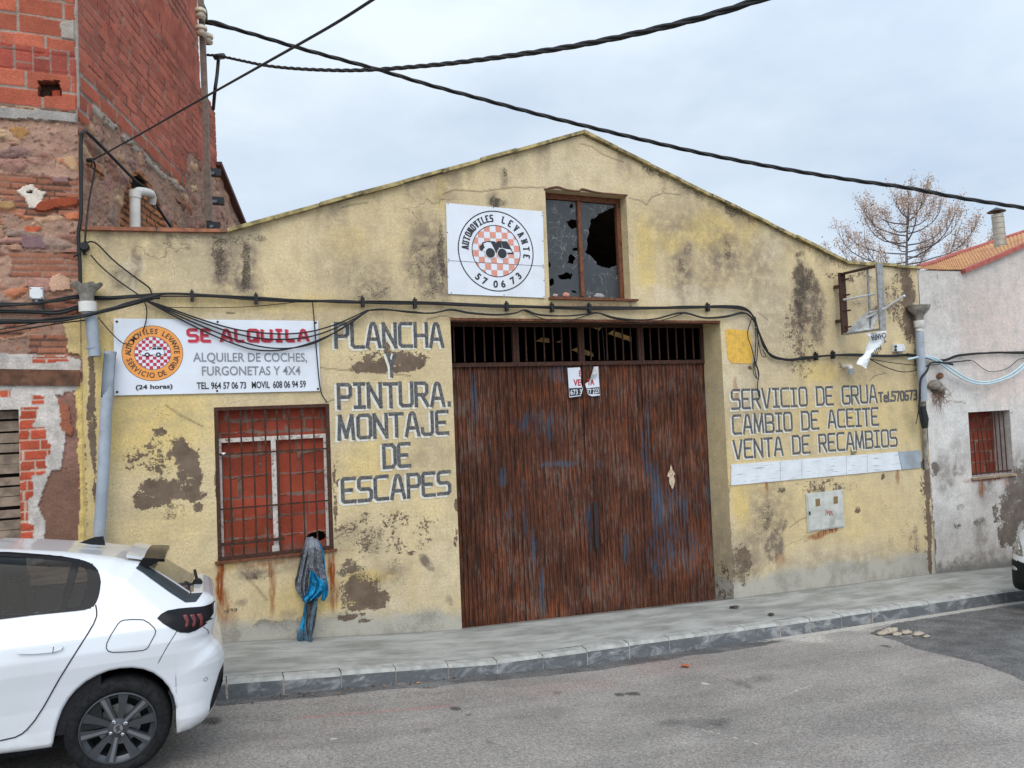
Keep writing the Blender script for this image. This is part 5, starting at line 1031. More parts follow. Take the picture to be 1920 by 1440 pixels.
# ------------------------------------------------------------------ blank flaking strip of boards under the right-hand words
def m_flake():
    t = NT('flaking_white_board', .7); n = t.noise(1, 6, .7, t.sc(3, 3, 60)); c = t.mix(t.rng(n, .56, .66), lin(208, 212, 216), lin(120, 124, 128)); c = t.mul(c, t.rng(t.noise(6, 5), .3, .7, .92, 1.04)); t.col(c); t.bump(n, .4, .004); return t.m
M['flake'] = m_flake(); STY = -.016
st = thing('board_strip', 'long strip of blank flaking white boards with a grey right end', 'sign', onY(1374, 910, STY))
tp = lambda x: (x, 871+(x-1371)*(844-871)/355); bt = lambda x: (x, 910+(x-1374)*(877-910)/353)
xs_ = [1371, 1463, 1503.5, 1587, 1626, 1690, 1727]
for i, (a, b_) in enumerate(zip(xs_[:-1], xs_[1:])):
    a2, b2 = a+.4+(.9 if a > 1690 else 0), b_-.4; o = 6 if i == 4 else (6 if i == 5 else 0)
    q = [tp(a2+(-6 if i == 5 else 0)), tp(b2-(6 if i == 4 else 0)), bt(b2+(1 if i == 4 else 0)), bt(a2+(1.4 if i == 5 else 0))]
    p = MB(); quad_board(p, [onY(*k, STY-(.002 if i % 2 else 0)) for k in q], .012); p.build('board_panel', M['flake'] if i < 5 else M['pvc'], st)

# ------------------------------------------------------------------ torn sale poster on the door
PY = DY-.03; po = thing('sale_poster', 'torn white poster with a phone number on a black band, on the rusty door', 'poster', onY(1096, 745, PY))
Z9 = lambda x, y, dy=0: onY(820+x/3.31, 560+y/3.31, PY+dy)
b = MB(); quad_board(b, [Z9(808, 430), Z9(886, 426), (Z9(892, 470)), Z9(890, 520), Z9(903, 560), Z9(890, 604), Z9(820, 613)], .003); quad_board(b, [Z9(972, 422), Z9(998, 421), Z9(1010, 600), Z9(960, 606), Z9(936, 596), Z9(926, 560), Z9(918, 530), Z9(948, 505)], .003); b.build('paper_sheet', M['signwhite'], po)
b = MB(); b.prism([Z9(976, 422, -.012), Z9(998, 462, -.05), Z9(938, 522, -.02), Z9(962, 470, -.06)], (.002, -.002, 0)); b.build('curled_flap', mat('paper_back', lin(186, 188, 186), .8), po)
b = MB(); quad_board(b, [Z9(818, 556, -.003), Z9(900, 552, -.003), Z9(891, 598, -.003), Z9(823, 606, -.003)], .001); quad_board(b, [Z9(926, 556, -.003), Z9(1005, 548, -.003), Z9(1008, 592, -.003), Z9(938, 592, -.003)], .001); b.build('black_band', M['ink'], po)
b = MB(); hh = (Z9(850, 500)-Z9(850, 540))[2]; print_text(b, 'VE', Z9(845, 541), Z9(890, 540), hh, -.004, 0, .03); b.build('red_lettering', M['inkred'], po); b = MB(); print_text(b, 'TA', Z9(930, 538), Z9(974, 536), hh, -.004, 0, .03); b.build('red_lettering', M['inkred'], po); b = MB(); print_text(b, 'E', Z9(880, 483), Z9(893, 483), hh*.95, -.004, 0, .03); b.build('red_lettering', M['inkred'], po)
b = MB(); hh = (Z9(850, 566)-Z9(850, 597))[2]; print_text(b, '673 3', Z9(825, 597), Z9(896, 593), hh, -.006, 0, .02); b.build('white_lettering', M['signwhite'], po); b = MB(); print_text(b, '77 223', Z9(930, 592), Z9(1001, 586), hh, -.006, 0, .02); b.build('white_lettering', M['signwhite'], po)

# ------------------------------------------------------------------ wrecked projecting light box
xs0 = onY(1556, 540)[0]; XS = xs0+.12
ps = thing('projecting_sign', 'wrecked projecting light box, bare metal frame with loose tubes and torn white plastic', 'sign', (XS, 0, 1.0))
q = lambda px, py: onX(px, py, XS)
TL, TR, BR_, BL = q(1578, 512), q(1651, 494), q(1652, 619), q(1584, 628)
yi, yo = (TL[1]+BL[1])/2, (TR[1]+BR_[1])/2; zt_, zb2 = (TL[2]+TR[2])/2, (BL[2]+BR_[2])/2; wd = .12
b = MB(); 
b.box((XS, yi, (zt_+zb2)/2), (wd, .03, zt_-zb2)); b.build('inner_post', M['rustiron'], ps)
b = MB(); b.box((XS, yo, (zt_+zb2)/2), (wd, .025, zt_-zb2+.02)); b.build('outer_post', M['metalgrey'], ps)
b = MB(); b.box((XS, (yi+yo)/2, zt_-.02), (wd*.9, abs(yo-yi)-.03, .02)); b.build('top_rail', M['rustiron'], ps); b = MB(); b.box((XS, (yi+yo)/2, zb2+.012), (wd, abs(yo-yi)-.03, .02)); b.build('bottom_rail', M['metalgrey'], ps)
for py in (539, 603):
    zb3 = onY(1558, py)[2]; b = MB(); b.box((XS-.03, yi/2-.006, zb3), (.07, abs(yi)-.02, .045)); b.build('wall_bracket', M['rustiron'], ps)
ym = lerp(yi, yo, .70); b = MB(); b.box((XS, ym, (zt_+zb2)/2), (.03, .018, zt_-zb2-.05)); b.build('middle_strut', M['metalgrey'], ps)
for t in (.12, .37, .62, .88):
    b = MB(); b.box((XS, yi-.07, lerp(zt_, zb2, t)), (.022, .12, .022)); b.build('tube_holder', M['rustiron'], ps)
b = MB(); b.tube([q(1580, 562.5), q(1641, 551)], .017, 8); b.build('lamp_tube', M['box'], ps)
b = MB(); b.tube([q(1627, 596)+np.array([-.03, 0, 0]), q(1660, 577)+np.array([.02, 0, 0]), onX(1696, 554, XS+.02)], .017, 8); b.build('lamp_tube', M['box'], ps)
def sheet(mb, L_, R_, n=10, amp=.03, k=2.5, ph=0, th=.003, tdir=(0, 1, 0), adir=(0, -1, 0)):
    """a hanging sheet between a left and a right edge, creased in depth"""
    a = catmull(L_, 12); b = catmull(R_, 12); m = min(len(a), len(b)); A = np.zeros((m, n+1, 3))
    for i in range(m):
        for j in range(n+1):
            u = j/n; p = lerp(a[i], b[i], u); l = np.linalg.norm(b[i]-a[i]); p = p+np.array(adir)*amp*(sin(k*2*pi*u+ph+i*.06)*.55+.3*sin(k*11*u+i*.05+ph*2)+1.3*(float(fbm(np.array(u*7+ph), np.array(i*.16), 4, 9))-.5)+.5*(float(fbm(np.array(u*22+ph), np.array(i*.4), 3, 5))-.5))*min(1, l/.12)
            A[i, j] = p
    mb.grid(A); mb.grid(A+np.array(tdir)*th, flip=True)
M['sheet'] = mat('torn_white_plastic', lin(228, 230, 230), .4, var=.04, dirt=lin(170, 168, 160), dirt_amt=.4)
b = MB(); sheet(b, [q(1648, 580), q(1625, 588), q(1606, 606), q(1588, 625)], [q(1652, 585), q(1645, 600), q(1640, 616), q(1630, 622)], 8, .05, 1, .5, .004, (1, 0, 0), (-1, 0, 0)); b.build('torn_panel', M['sheet'], ps, smooth=True)
b = MB(); o = XS-.04; q2 = lambda px, py, dy=0: onX(px, py, o)+np.array([0, dy, 0])
ws_ = yo+.16
q3 = lambda px, py: onY(px, py, ws_)
sheet(b, [q3(1622, 626), q3(1629, 634), q3(1622, 652), q3(1620, 664), q3(1612, 672), q3(1607, 682)], [q3(1660, 620), q3(1660, 634), q3(1649, 652), q3(1637, 664), q3(1631, 678), q3(1625, 691)], 8, .022, 1.2, .7); tn = b.build('hanging_tatter', M['sheet'], ps, smooth=True)
b = MB()
def rot_text(s, px, py, h, ang):
    c0 = q3(px, py)+np.array([0, -.045, 0]); V, F = font_glyphs(s, .03); k = h/.72; a = radians(ang); e1 = np.array([cos(a), 0, sin(a)]); e2 = np.array([-sin(a), 0, cos(a)])
    b.add([c0+e1*v[0]*k*.9+e2*v[1]*k for v in V], F, 0)
rot_text('CHAPA', 1656, 624, .075, 190); rot_text('Y', 1655, 634, .07, 200); rot_text('AUTO', 1646, 648, .07, 222-10); b.build('upside_down_lettering', M['ink'], tn)

# ------------------------------------------------------------------ meter box, junction boxes, vent
MY = -.03; C4 = [onY(1515, 929, MY), onY(1579, 921, MY), onY(1583, 986, MY), onY(1518, 995, MY)]
mb_ = thing('meter_box', 'pale grey meter cabinet with two brown windows and a red scribble, under the board strip', 'meter box', C4[3])
b = MB(); quad_board(b, [C4[i]+np.array(k) for i, k in enumerate(((-.02, .012, .025), (.02, .012, .025), (.02, .012, -.02), (-.02, .012, -.02)))], .015); quad_board(b, C4, .024); b.build('cabinet_door', mat('grey_cabinet', lin(184, 184, 176), .6, var=.1, scale=6, dirt=lin(130, 126, 116), dirt_amt=.6), mb_)
for px, py in ((1533.5, 942), (1567, 937.5)):
    b = MB(); p = onY(px, py, MY-.002); b.prism([p+np.array(k) for k in ((-.042, 0, .052), (.042, 0, .056), (.042, 0, -.052), (-.042, 0, -.056))], (0, .004, 0)); b.build('meter_window', mat('brown_window', lin(122, 98, 60), .3, var=.1), mb_)
b = MB(); p = onY(1518, 962, MY-.003); b.box(p+np.array([0, 0, 0]), (.02, .02, .05)); b.build('latch', M['ink'], mb_)
b = MB(); rr = random.Random(6)
for i in range(7):
    p = onY(1548+i*2.0, 961+rr.uniform(-4, 2), MY-.003); a = p+np.array([rr.uniform(-.03, .03), 0, .03]); c_ = p+np.array([rr.uniform(-.03, .03), 0, -.04]); b.tube([a, p, c_], .0035, 4)
b.build('red_scribble', M['inkred'], mb_)
def jbox(name, label, px0, py0, px1, py1, Y, kn=()):
    t = thing(name, label, 'junction box', onY(px0, py1, Y)); a, c_ = onY(px0, py0, Y), onY(px1, py1, Y); b = MB(); w_, h_ = c_[0]-a[0], a[2]-c_[2]; ctr = (a+c_)/2; b.box(ctr+np.array([0, .03, 0]), (w_, .06, h_)); b.box(ctr+np.array([0, -.006, 0]), (w_*.96, .012, h_*.96)); bo = b.build('case', M['box'], t)
    md = bo.modifiers.new('bevel', 'BEVEL'); md.width = .006; md.segments = 2
    b = MB()
    for sx in (-1, 1):
        for sz in (-1, 1): b.lathe([(.008, -.012), (.008, -.015), (.001, -.016)], ctr+np.array([sx*w_*.4, 0, sz*h_*.38]), 8, 0, 'y')
    b.tube([ctr+np.array([0, .02, -h_*.5]), ctr+np.array([0, .02, -h_*.5-.03])], .018, 8)
    b.build('screws_and_gland', M['inkgrey'], t)
    if kn:
        b = MB()
        for py in kn: p = onY(px0+2, py, Y-.006); b.lathe([(.022, 0), (.022, -.012), (.001, -.013)], p, 12, 0, 'y')
        b.build('knockouts', M['ink'], t)
    return t
jbox('junction_box', 'small square white junction box on the rubble wall left of the cracked funnel', 55, 538, 81, 561, -.06)
jbox('junction_box', 'small white junction box with two dark holes, just left of the right downpipe', 1677, 645, 1697, 659, -.06, (650, 656))
b = MB(); p = onY(158.5, 463, -.03); b.lathe([(.001, -.05), (.036, -.05), (.044, -.03), (.044, .03)], p, 18, 0, 'y'); b.tube([p+np.array([.0, 0, -.04]), p+np.array([0, 0, -.08])], .016, 8); b.tube([p+np.array([.01, 0, .04]), p+np.array([0.01, 0, .06])], .012, 8)
tag(b.build('cable_hub', M['black'], smooth=True, angle=40), 'round black cable hub at the top left corner of the yellow wall', 'cable hub')
vp = thing('vent_stub', 'short grey pipe stub pointing down from the wall above the words SERVICIO DE GRUA', 'pipe', onY(1581, 703))
p = onY(1583, 690, -.0); b = MB(); b.tube([p+np.array([0, .02, .02]), p+np.array([0, -.10, .015]), p+np.array([-.01, -.13, -.03])], .034, 12, smooth=4); b.build('elbow', M['pvclight'], vp, smooth=True, angle=50); b = MB(); e0 = p+np.array([-.01, -.13, -.03]); b.lathe([(.040, -.075), (.040, -.03), (.044, -.03), (.044, .01), (.036, .01)], e0, 14); b.build('collar', M['pvc'], vp, smooth=True, angle=50)

# ------------------------------------------------------------------ rainwater pipes
def at_(px, py, Y): return onY(px, py, Y)
dp = thing('downpipe', 'broken grey downpipe with a cracked stone coloured funnel, left of the rental sign', 'downpipe', at_(186, 1000, -.1))
PYY = -.12
def frust(mb, P, R, n=20, m=0): mb.tube(P, R, n, m, cap=False)
b = MB(); c1 = at_(163, 566, PYY); c0 = at_(163, 532, PYY)
prof = [(.080, .0), (.082, .06), (.10, .11), (.16, .165), (.185, .20), (.175, .20), (.15, .17), (.09, .115), (.07, .06)]
V = []; n = 28; rr = random.Random(4)
for r_, h_ in prof:
    r_ *= .78; h_ *= .9
    for j in range(n):
        t = 2*pi*j/n; e = (.035*(fbm(np.array(j*.7), np.array(1.3), 2)-.5)*2 if h_ > .15 else 0); V.append(c1+np.array([r_*cos(t), r_*sin(t)*.62, h_+e]))
b.add(V, [(i*n+j, i*n+(j+1) % n, (i+1)*n+(j+1) % n, (i+1)*n+j) for i in range(len(prof)-1) for j in range(n)])
b.build('funnel', M['oldpipe'], dp, smooth=True, angle=50)
b = MB(); frust(b, [at_(164, 566, PYY), at_(165, 585, PYY)], [.080, .080]); b.build('collar', M['pvclight'], dp, smooth=True, angle=50)
b = MB(); frust(b, [at_(165, 586, PYY), at_(171, 598, PYY), at_(171.5, 601, PYY), at_(178, 668, PYY)], [.056, .060, .056, .056]); frust(b, [at_(174, 650, PYY), at_(174.5, 653, PYY)], [.061, .061]); b.build('upper_pipe', M['pvc'], dp, smooth=True, angle=50)
# lower length, split open along its top half
b = MB(); ax = [at_(206.5, 660, PYY-.02), at_(202, 720, PYY-.02), at_(199, 775, PYY-.02), at_(194, 880, PYY-.02), at_(186, 1008, PYY-.02), at_(180, 1120, PYY-.02)]; ax = catmull(ax, 10); n = 20; A2 = []
rad = .054
for i, p in enumerate(ax):
    A2.append([p+np.array([rad*cos(t), rad*sin(t), 0]) for t in np.linspace(0, 2*pi, n+1)])
A2 = np.array(A2); kp = np.ones((len(ax)-1, n), bool)
for i in range(len(ax)-1):
    px_top = i/(len(ax)-1)
    for j in range(n):
        t = (j+.5)/n*2*pi   # 3pi/2 faces the street
        if px_top < .17 and pi*.95 < t < pi*1.95-.15*sin(i*1.7): kp[i, j] = False
        elif .17 <= px_top < .32 and pi*.95 < t < pi*(1.95-(px_top-.17)*6.2): kp[i, j] = False
b.grid(A2, keep=kp); b.grid(A2*1.0+np.array([0, 0, 0]), keep=np.zeros_like(kp))
ap = A2.copy(); ctr = np.array(ax)[:, None]; ap = ctr+(A2-ctr)*.93; b.grid(ap, keep=kp, flip=True)
frust(b, [at_(207, 659, PYY-.02), at_(206.6, 664, PYY-.02)], [.057, .057]); b.build('lower_pipe', M['pvc'], dp, smooth=True, angle=50)
dp2 = thing('downpipe', 'grey downpipe with a bowl shaped funnel at the joint of the yellow and white walls', 'downpipe', at_(1728, 760, -.1))
b = MB(); c1 = at_(1724, 601, PYY)
prof = [(.070, .0), (.072, .07), (.11, .11), (.17, .165), (.195, .24), (.187, .24), (.155, .175), (.065, .1)]
b.lathe(prof, c1, 28, 0, 'z', (1, .8)); b.build('funnel', M['oldpipe'], dp2, smooth=True, angle=50)
b = MB(); frust(b, [at_(1723, 601, PYY), at_(1724, 613, PYY), at_(1724.5, 616, PYY), at_(1724, 622, PYY)], [.078, .078, .058, .06]); b.build('collar', M['pvclight'], dp2, smooth=True, angle=50)
b = MB(); frust(b, [at_(1724, 622, PYY), at_(1726, 665, PYY), at_(1730, 740, PYY), at_(1731, 752, PYY)], [.062, .063, .063, .062], m=0); b.build('lower_pipe', M['pvc'], dp2, smooth=True, angle=50)
b = MB(); frust(b, [at_(1730, 753, PYY+.04), at_(1737, 880, PYY+.08)], [.035, .03]); b.build('inner_pipe', M['oldpipe'], dp2, smooth=True)
vpz = thing('vent_pipe', 'white plastic pipe with an elbow in front of the arched niche, behind the workshop parapet', 'pipe', onS(253, 432, .1))
b = MB(); b.tube([onS(253, 445, .10), onS(253, 362, .10)], .058, 14); b.tube([onS(254, 362, .10), onS(262, 359, .12), onS(276, 361, .12), onS(284, 366, .12), onS(284, 382, .10)], .052, 12, smooth=4); b.build('pipe_run', M['pvclight'], vpz, smooth=True, angle=50)
b = MB(); b.tube([onS(253, 372, .10), onS(253, 358, .10)], .066, 14); b.build('pipe_joint', M['pvclight'], vpz, smooth=True, angle=50)

# ------------------------------------------------------------------ mast on the side wall
ma_ = thing('utility_mast', 'slim weathered steel mast with ceramic insulators bolted to the side of the brick house', 'mast', onS(393, 418, .3))
mo = .35; mk = lambda px, py: onS(px, py, mo)
b = MB(); P = [mk(373.5, -40), mk(378, 30), mk(386, 230), mk(388.5, 320)]; d_ = .10
for a, c_ in zip(P[:-1], P[1:]): b.bar(a, c_, .07, .075, up=sn_)
b.bar(mk(388.3, 318), mk(391.5, 415), .085, .09, up=sn_); b.build('mast_pole', M['mast'], ma_)
for px, py in ((376, 30), (377.5, 62), (389, 77)):
    b = MB(); p = mk(px, py); b.lathe([(.02, -.10), (.07, -.08), (.075, -.05), (.05, -.04), (.05, -.01), (.08, 0), (.08, .04), (.03, .07)], p+sn_*-.0+np.array([0, -.1, 0]), 14); b.build('insulator', M['ceramic'], ma_, smooth=True, angle=60)
for px, py in ((402, 324), (408, 377), (400, 424)):
    b = MB(); p = onS(px, py, .12); b.box(p, (.20, .12, .11)); b.bar(mk(390, py), p, .04, .04); b.build('wall_clamp', M['ink'], ma_)

# ------------------------------------------------------------------ overhead cables: each hangs in one upright plane between its two ends
def hang(pxs, A_, B_):
    n_ = np.cross(np.array(B_)-np.array(A_), [0, 0, 1]); n_ /= np.linalg.norm(n_); return [onP(px, py, A_, n_) for px, py in pxs]
def twisted(mb, P, r=.017, hr=.016, pitch=.95, k=3):
    P = catmull(P, 24); d = np.concatenate([[0], np.cumsum([np.linalg.norm(b-a) for a, b in zip(P[:-1], P[1:])])]); N_ = int(d[-1]/.07)+2
    Q = np.array([np.interp(np.linspace(0, d[-1], N_), d, [p[i] for p in P]) for i in range(3)]).T
    for s_ in range(k):
        R_ = []
        for i, p in enumerate(Q):
            t = Q[min(i+1, N_-1)]-Q[max(i-1, 0)]; t /= np.linalg.norm(t); a = np.cross(t, [0, 0, 1]); a /= np.linalg.norm(a); b = np.cross(t, a); ph = i*.07/pitch*2*pi+s_*2*pi/k
            R_.append(p+hr*(a*cos(ph)+b*sin(ph)))
        mb.tube(R_, r, 5)
C_ = []
A1 = mk(382, 40); B1 = onY(1921, 390, -1.2)
P = hang([(382, 41), (404, 46), (430, 52), (480, 66), (560, 90), (640, 112), (710, 131), (800, 158), (900, 185), (1000, 212), (1100, 237), (1200, 261), (1300, 284), (1400, 304), (1500, 322), (1600, 338), (1700, 352), (1800, 371), (1921, 390)], A1, B1); P.append(P[-1]+(P[-1]-P[-2])*2.5)
b = MB(); twisted(b, P); b.tube([P[0], P[1]+[0, 0, .03], P[2]], .03, 6, smooth=4); tag(b.build('overhead_cable', M['black']), 'thick twisted black cable falling from the mast across the sky to the right edge', 'cable', 'overhead cables')
A2_ = mk(386, 100); B2 = onY(1434, -4, -5.6)
P = hang([(388, 103), (412, 105), (450, 113), (500, 123), (560, 129), (640, 132), (710, 130), (790, 124), (860, 117), (960, 104), (1060, 89), (1160, 70), (1260, 47), (1340, 26), (1434, -4)], A2_, B2); P.append(P[-1]+(P[-1]-P[-2])*1.5)
b = MB(); twisted(b, P, .0105, .010, .62); tag(b.build('overhead_cable', M['black']), 'twisted black cable rising from the mast over the street to the top edge', 'cable', 'overhead cables')
A3 = onS(174, 300, .08); B3 = onY(704, -4, -5.2)
P = hang([(176, 299), (262, 252), (340, 207), (420, 162), (500, 117), (580, 72), (640, 37), (704, -4)], A3, B3); P.append(P[-1]+(P[-1]-P[-2])*1.2)
b = MB(); b.tube(P, .0075, 6, smooth=6); b.tube([onS(163, 301, .02), A3], .022, 6); tag(b.build('overhead_wire', M['black']), 'thin single wire rising from the corner of the brick house to the top edge', 'cable', 'overhead cables')
b = MB(); P = [mk(410, 106), mk(407, 140), mk(403, 170), onS(400, 205, .1)]; b.tube(P, .026, 6, smooth=6); b.tube([mk(405, 107), mk(418, 105)], .05, 6); tag(b.build('drop_cable', M['black']), 'short black cable dropping from the cable joint beside the mast', 'cable')
b = MB(); 
for k in range(4): b.tube([mk(374+k, -30), mk(376+k*1.5, 4), mk(384+k, 18+k), mk(382+k*2, 34+3*k)], .012, 5, smooth=5)
tag(b.build('mast_wires', M['black']), 'tangle of black wires at the top of the mast', 'cable')

# ------------------------------------------------------------------ cables along the walls
def bundle(name, label, pts, n, spread, r, Y=-.045, group=None, m='black', seed=1, sm=6, clips=(), follow=.6):
    rr = random.Random(seed); b = MB(); base = [onY(*p, Y) if len(p) == 2 else onY(p[0], p[1], p[2]) for p in pts]
    for k in range(n):
        oy, oz = (rr.uniform(-1, .2)*spread*.6, rr.uniform(-1, 1)*spread) if n > 1 else (0, 0); P = []
        for i, p in enumerate(base): P.append(p+np.array([0, oy*.5+rr.uniform(-1, .3)*spread*.25*(n > 1), oz*follow+rr.uniform(-1, 1)*spread*(1-follow)*(n > 1)]))
        b.tube(P, r*rr.uniform(.8, 1.15), 6, smooth=sm)
    for px, py in clips: p = onY(px, py, Y); b.box(p+np.array([0, .0, .0]), (.035, .06, spread*2+.045)); b.box(p+np.array([0, .01, spread+.03]), (.014, .03, .03))
    return tag(b.build(name, M[m]), label, 'cable', group)
bundle('cable_bundle', 'thick black cable bundle clipped along the yellow wall above the door', [(-60, 580), (0, 573), (60, 571), (110, 564), (150, 558), (200, 560), (260, 556), (320, 553), (400, 556), (480, 560), (560, 564), (640, 566), (720, 568.5), (800, 570), (880, 573), (960, 576), (1040, 577.5), (1120, 578.5), (1200, 579), (1280, 577.5), (1340, 576), (1385, 577), (1405, 586), (1416, 604), (1424, 630), (1432, 652), (1448, 668), (1475, 675), (1510, 672), (1550, 667), (1600, 666), (1660, 668), (1700, 666), (1730, 668)], 7, .030, .0105, clips=((360, 555.5), (480, 561), (680, 567), (778, 569.5), (950, 575.5), (1035, 577.5), (1105, 578.5), (1327, 577), (1530, 669), (1562, 666)), seed=3)
bundle('cable_bundle', 'black cable bundle rising from the left edge across the cracked funnel', [(-60, 610), (0, 604), (60, 602), (110, 600), (150, 593), (200, 582), (240, 570), (275, 560), (300, 556)], 5, .028, .012, Y=-.2, seed=5)
bundle('cable_bundle', 'loose black cables leaving the lower left bundle below the junction box', [(-60, 632), (0, 621), (60, 610), (120, 600), (160, 594)], 2, .04, .007, Y=-.19, seed=8)
bundle('cable_bundle', 'old dark cables on the rubble wall below the junction box', [(-60, 584), (0, 582), (70, 585), (110, 584), (145, 575), (160, 566)], 2, .022, .014, Y=-.05, seed=12)
bundle('sagging_wire', 'black wire looping from the junction box foot towards the funnel', [(76, 562), (82, 580), (92, 589), (120, 584), (150, 578)], 1, 0, .010, Y=-.05)
# wires hanging in front of the rental sign, highest first
sag = [([(270, 562), (310, 575), (380, 600), (440, 617), (490, 624), (540, 626), (590, 620), (640, 604), (690, 581)], 'highest'), ([(272, 563), (305, 576), (370, 601), (430, 622), (485, 634), (540, 636), (590, 629), (640, 610), (692, 582)], 'second highest'), ([(274, 564), (315, 583), (380, 612), (440, 636), (490, 650), (540, 653), (590, 643), (640, 616), (690, 583)], 'third'), ([(276, 565), (318, 588), (385, 622), (440, 645), (480, 656), (530, 656), (585, 642), (640, 617), (688, 584)], 'lowest')]
for P, w_ in sag: bundle('sagging_wire', w_+' of the four black wires sagging across the words SE ALQUILA', P, 1, 0, .008, Y=-.06, group='wires sagging over the rental sign')
bundle('swag_cable', 'loose double black cable swagging from hook to hook just above the door', [(688, 582), (720, 581), (770, 586), (810, 586), (845, 581), (880, 586), (930, 590), (965, 586), (984, 582), (1010, 590), (1060, 592), (1100, 588), (1120, 586), (1150, 596), (1190, 601), (1230, 598), (1278, 587), (1320, 595), (1360, 594), (1390, 587), (1405, 592), (1418, 612), (1430, 640), (1440, 660)], 2, .012, .009, Y=-.05, seed=21, follow=.1)
bundle('swag_cable', 'thin second wire dipping below the swags over the middle of the door', [(984, 583), (1010, 595), (1045, 604), (1080, 598), (1119, 587), (1150, 597), (1210, 605), (1250, 598), (1280, 588)], 1, 0, .006, Y=-.05)
bundle('hanging_wire', 'thin wire hanging from the swag in front of the door grille', [(1119, 587), (1126, 598), (1130, 625), (1134, 676)], 1, 0, .005, Y=.2)
for i, (P, lab) in enumerate([([(1412, 590), (1404, 612), (1402, 630), (1410, 655), (1415, 680)], 'long loose cable end curving beside the yellow paint patch'), ([(1414, 592), (1417, 630), (1416, 660), (1415, 690), (1420, 710), (1423, 700), (1418, 682), (1414, 676), (1412, 695), (1417, 708)], 'cable end tied in small loops below the yellow paint patch'), ([(1416, 594), (1421, 630), (1419, 672), (1416, 682), (1420, 692), (1422, 706), (1420, 720), (1421, 738), (1424, 743), (1424, 735), (1420, 733)], 'longest loose cable end, hanging down to the word SERVICIO'), ([(1418, 615), (1422, 640), (1428, 666), (1436, 668), (1430, 655)], 'short loop of cable at the bend of the bundle')]):
    bundle('loose_cable', lab, P, 2 if i < 3 else 1, .008, .006, Y=-.05, group='loose cable ends beside the yellow patch', seed=30+i, follow=.9)
bundle('sagging_wire', 'thin wire sagging from the torn plastic to the right downpipe', [(1630, 673), (1660, 688), (1690, 697), (1715, 695), (1740, 686)], 1, 0, .007, Y=-.08)
bundle('sagging_wire', 'thin straight wire under the bundle left of the right downpipe', [(1630, 673), (1680, 681), (1735, 685), (1780, 680), (1820, 676)], 1, 0, .006, Y=-.08)
bundle('cable_bundle', 'black cable bundle along the white wall at the right edge', [(1700, 665), (1730, 668), (1752, 675), (1772, 675), (1795, 667), (1830, 663), (1870, 661), (1925, 661), (2000, 660)], 6, .026, .011, Y=-.06, seed=14)
bundle('cable_bundle', 'thick black cables turning down beside the right downpipe', [(1786, 684), (1764, 680), (1745, 681), (1737, 696), (1726, 712), (1724, 740), (1723, 768), (1727, 790), (1732, 803)], 4, .024, .014, Y=-.22, seed=16)
b = MB(); b.tube([onY(1729, 762, -.22), onY(1733, 786, -.22), onY(1734, 803, -.22)], [.05, .066, .045], 10); tag(b.build('cable_stub', M['black'], smooth=True, angle=60), 'taped black end of the cables hanging at the joint of the yellow and white walls', 'cable')
bundle('cable_tail', 'thin black cable tails hanging left of the taped stub', [(1726, 745), (1722, 770), (1717, 795)], 3, .02, .006, Y=-.2, seed=18)
bundle('pale_cable', 'upper of the two pale blue cables drooping across the white wall', [(1702, 673), (1735, 668), (1760, 675), (1790, 695), (1820, 712), (1850, 716), (1880, 708), (1905, 694), (1940, 662)], 1, 0, .013, Y=-.12, m='blueplastic')
bundle('pale_cable', 'lower of the two pale blue cables drooping across the white wall', [(1702, 674), (1730, 669), (1756, 677), (1786, 699), (1818, 716), (1850, 720), (1884, 711), (1910, 697), (1945, 662)], 1, 0, .013, Y=-.12, m='blueplastic')
bundle('sagging_wire', 'thin dark wire dipping above the pale cables on the white wall', [(1766, 680), (1800, 677), (1822, 676), (1845, 692), (1862, 697), (1890, 690), (1910, 674), (1930, 671)], 1, 0, .006, Y=-.05)
b = MB(); b.tube([onY(151, 560, -.05), onY(150, 500, -.05), onY(147, 440, -.05), onY(152, 400, -.05), onY(152, 320, -.05), onY(152, 262, -.05), onY(156, 249, -.05), onS(164, 249, .06), onS(200, 284, .06), onS(250, 335, .06), onS(278, 358, .10), onS(300, 395, .06), onS(330, 440, .06)], .017, 6, smooth=6)
tag(b.build('corner_cable', M['black']), 'black cable climbing the corner of the brick house', 'cable')
b = MB(); b.tube([onS(176, 302, .06), onS(178, 318, .05), onS(168, 370, .05), onY(162, 420, -.05), onY(159, 455, -.05)], .009, 6, smooth=6); tag(b.build('corner_wire', M['black']), 'thin wire from the corner anchor down to the round cable hub', 'cable')
bundle('hub_wire', 'upper wire curving from the cable hub down to the bundle', [(163, 455), (172, 453), (185, 460), (215, 490), (260, 525), (280, 540), (285, 555)], 1, 0, .009, Y=-.05)
bundle('hub_wire', 'lower wire running from the cable hub down to the bundle', [(170, 478), (190, 500), (220, 525), (260, 553)], 1, 0, .009, Y=-.05)
bundle('hub_wire', 'short wires joining the cable hub to the corner cable', [(156, 470), (148, 477), (138, 483)], 2, .02, .008, Y=-.05)
bundle('hanging_wire', 'wire hanging from the bundle onto the orange emblem', [(271, 565), (275, 580), (274, 600), (268, 622)], 1, 0, .007, Y=-.05)
bundle('hanging_wire', 'wire drooping from the lower left bundle to the edge of the orange emblem', [(184, 595), (205, 620), (228, 642), (243, 645)], 1, 0, .007, Y=-.07)
bundle('hanging_wire', 'thin wire running down the right edge of the rental sign to the barred window', [(586, 566), (589, 600), (592, 640), (597, 700), (602, 735), (613, 755)], 1, 0, .006, Y=-.04)
bundle('hanging_wire', 'thin horizontal wire just above the rental sign', [(310, 576), (400, 577), (480, 574), (560, 566)], 1, 0, .005, Y=-.03)

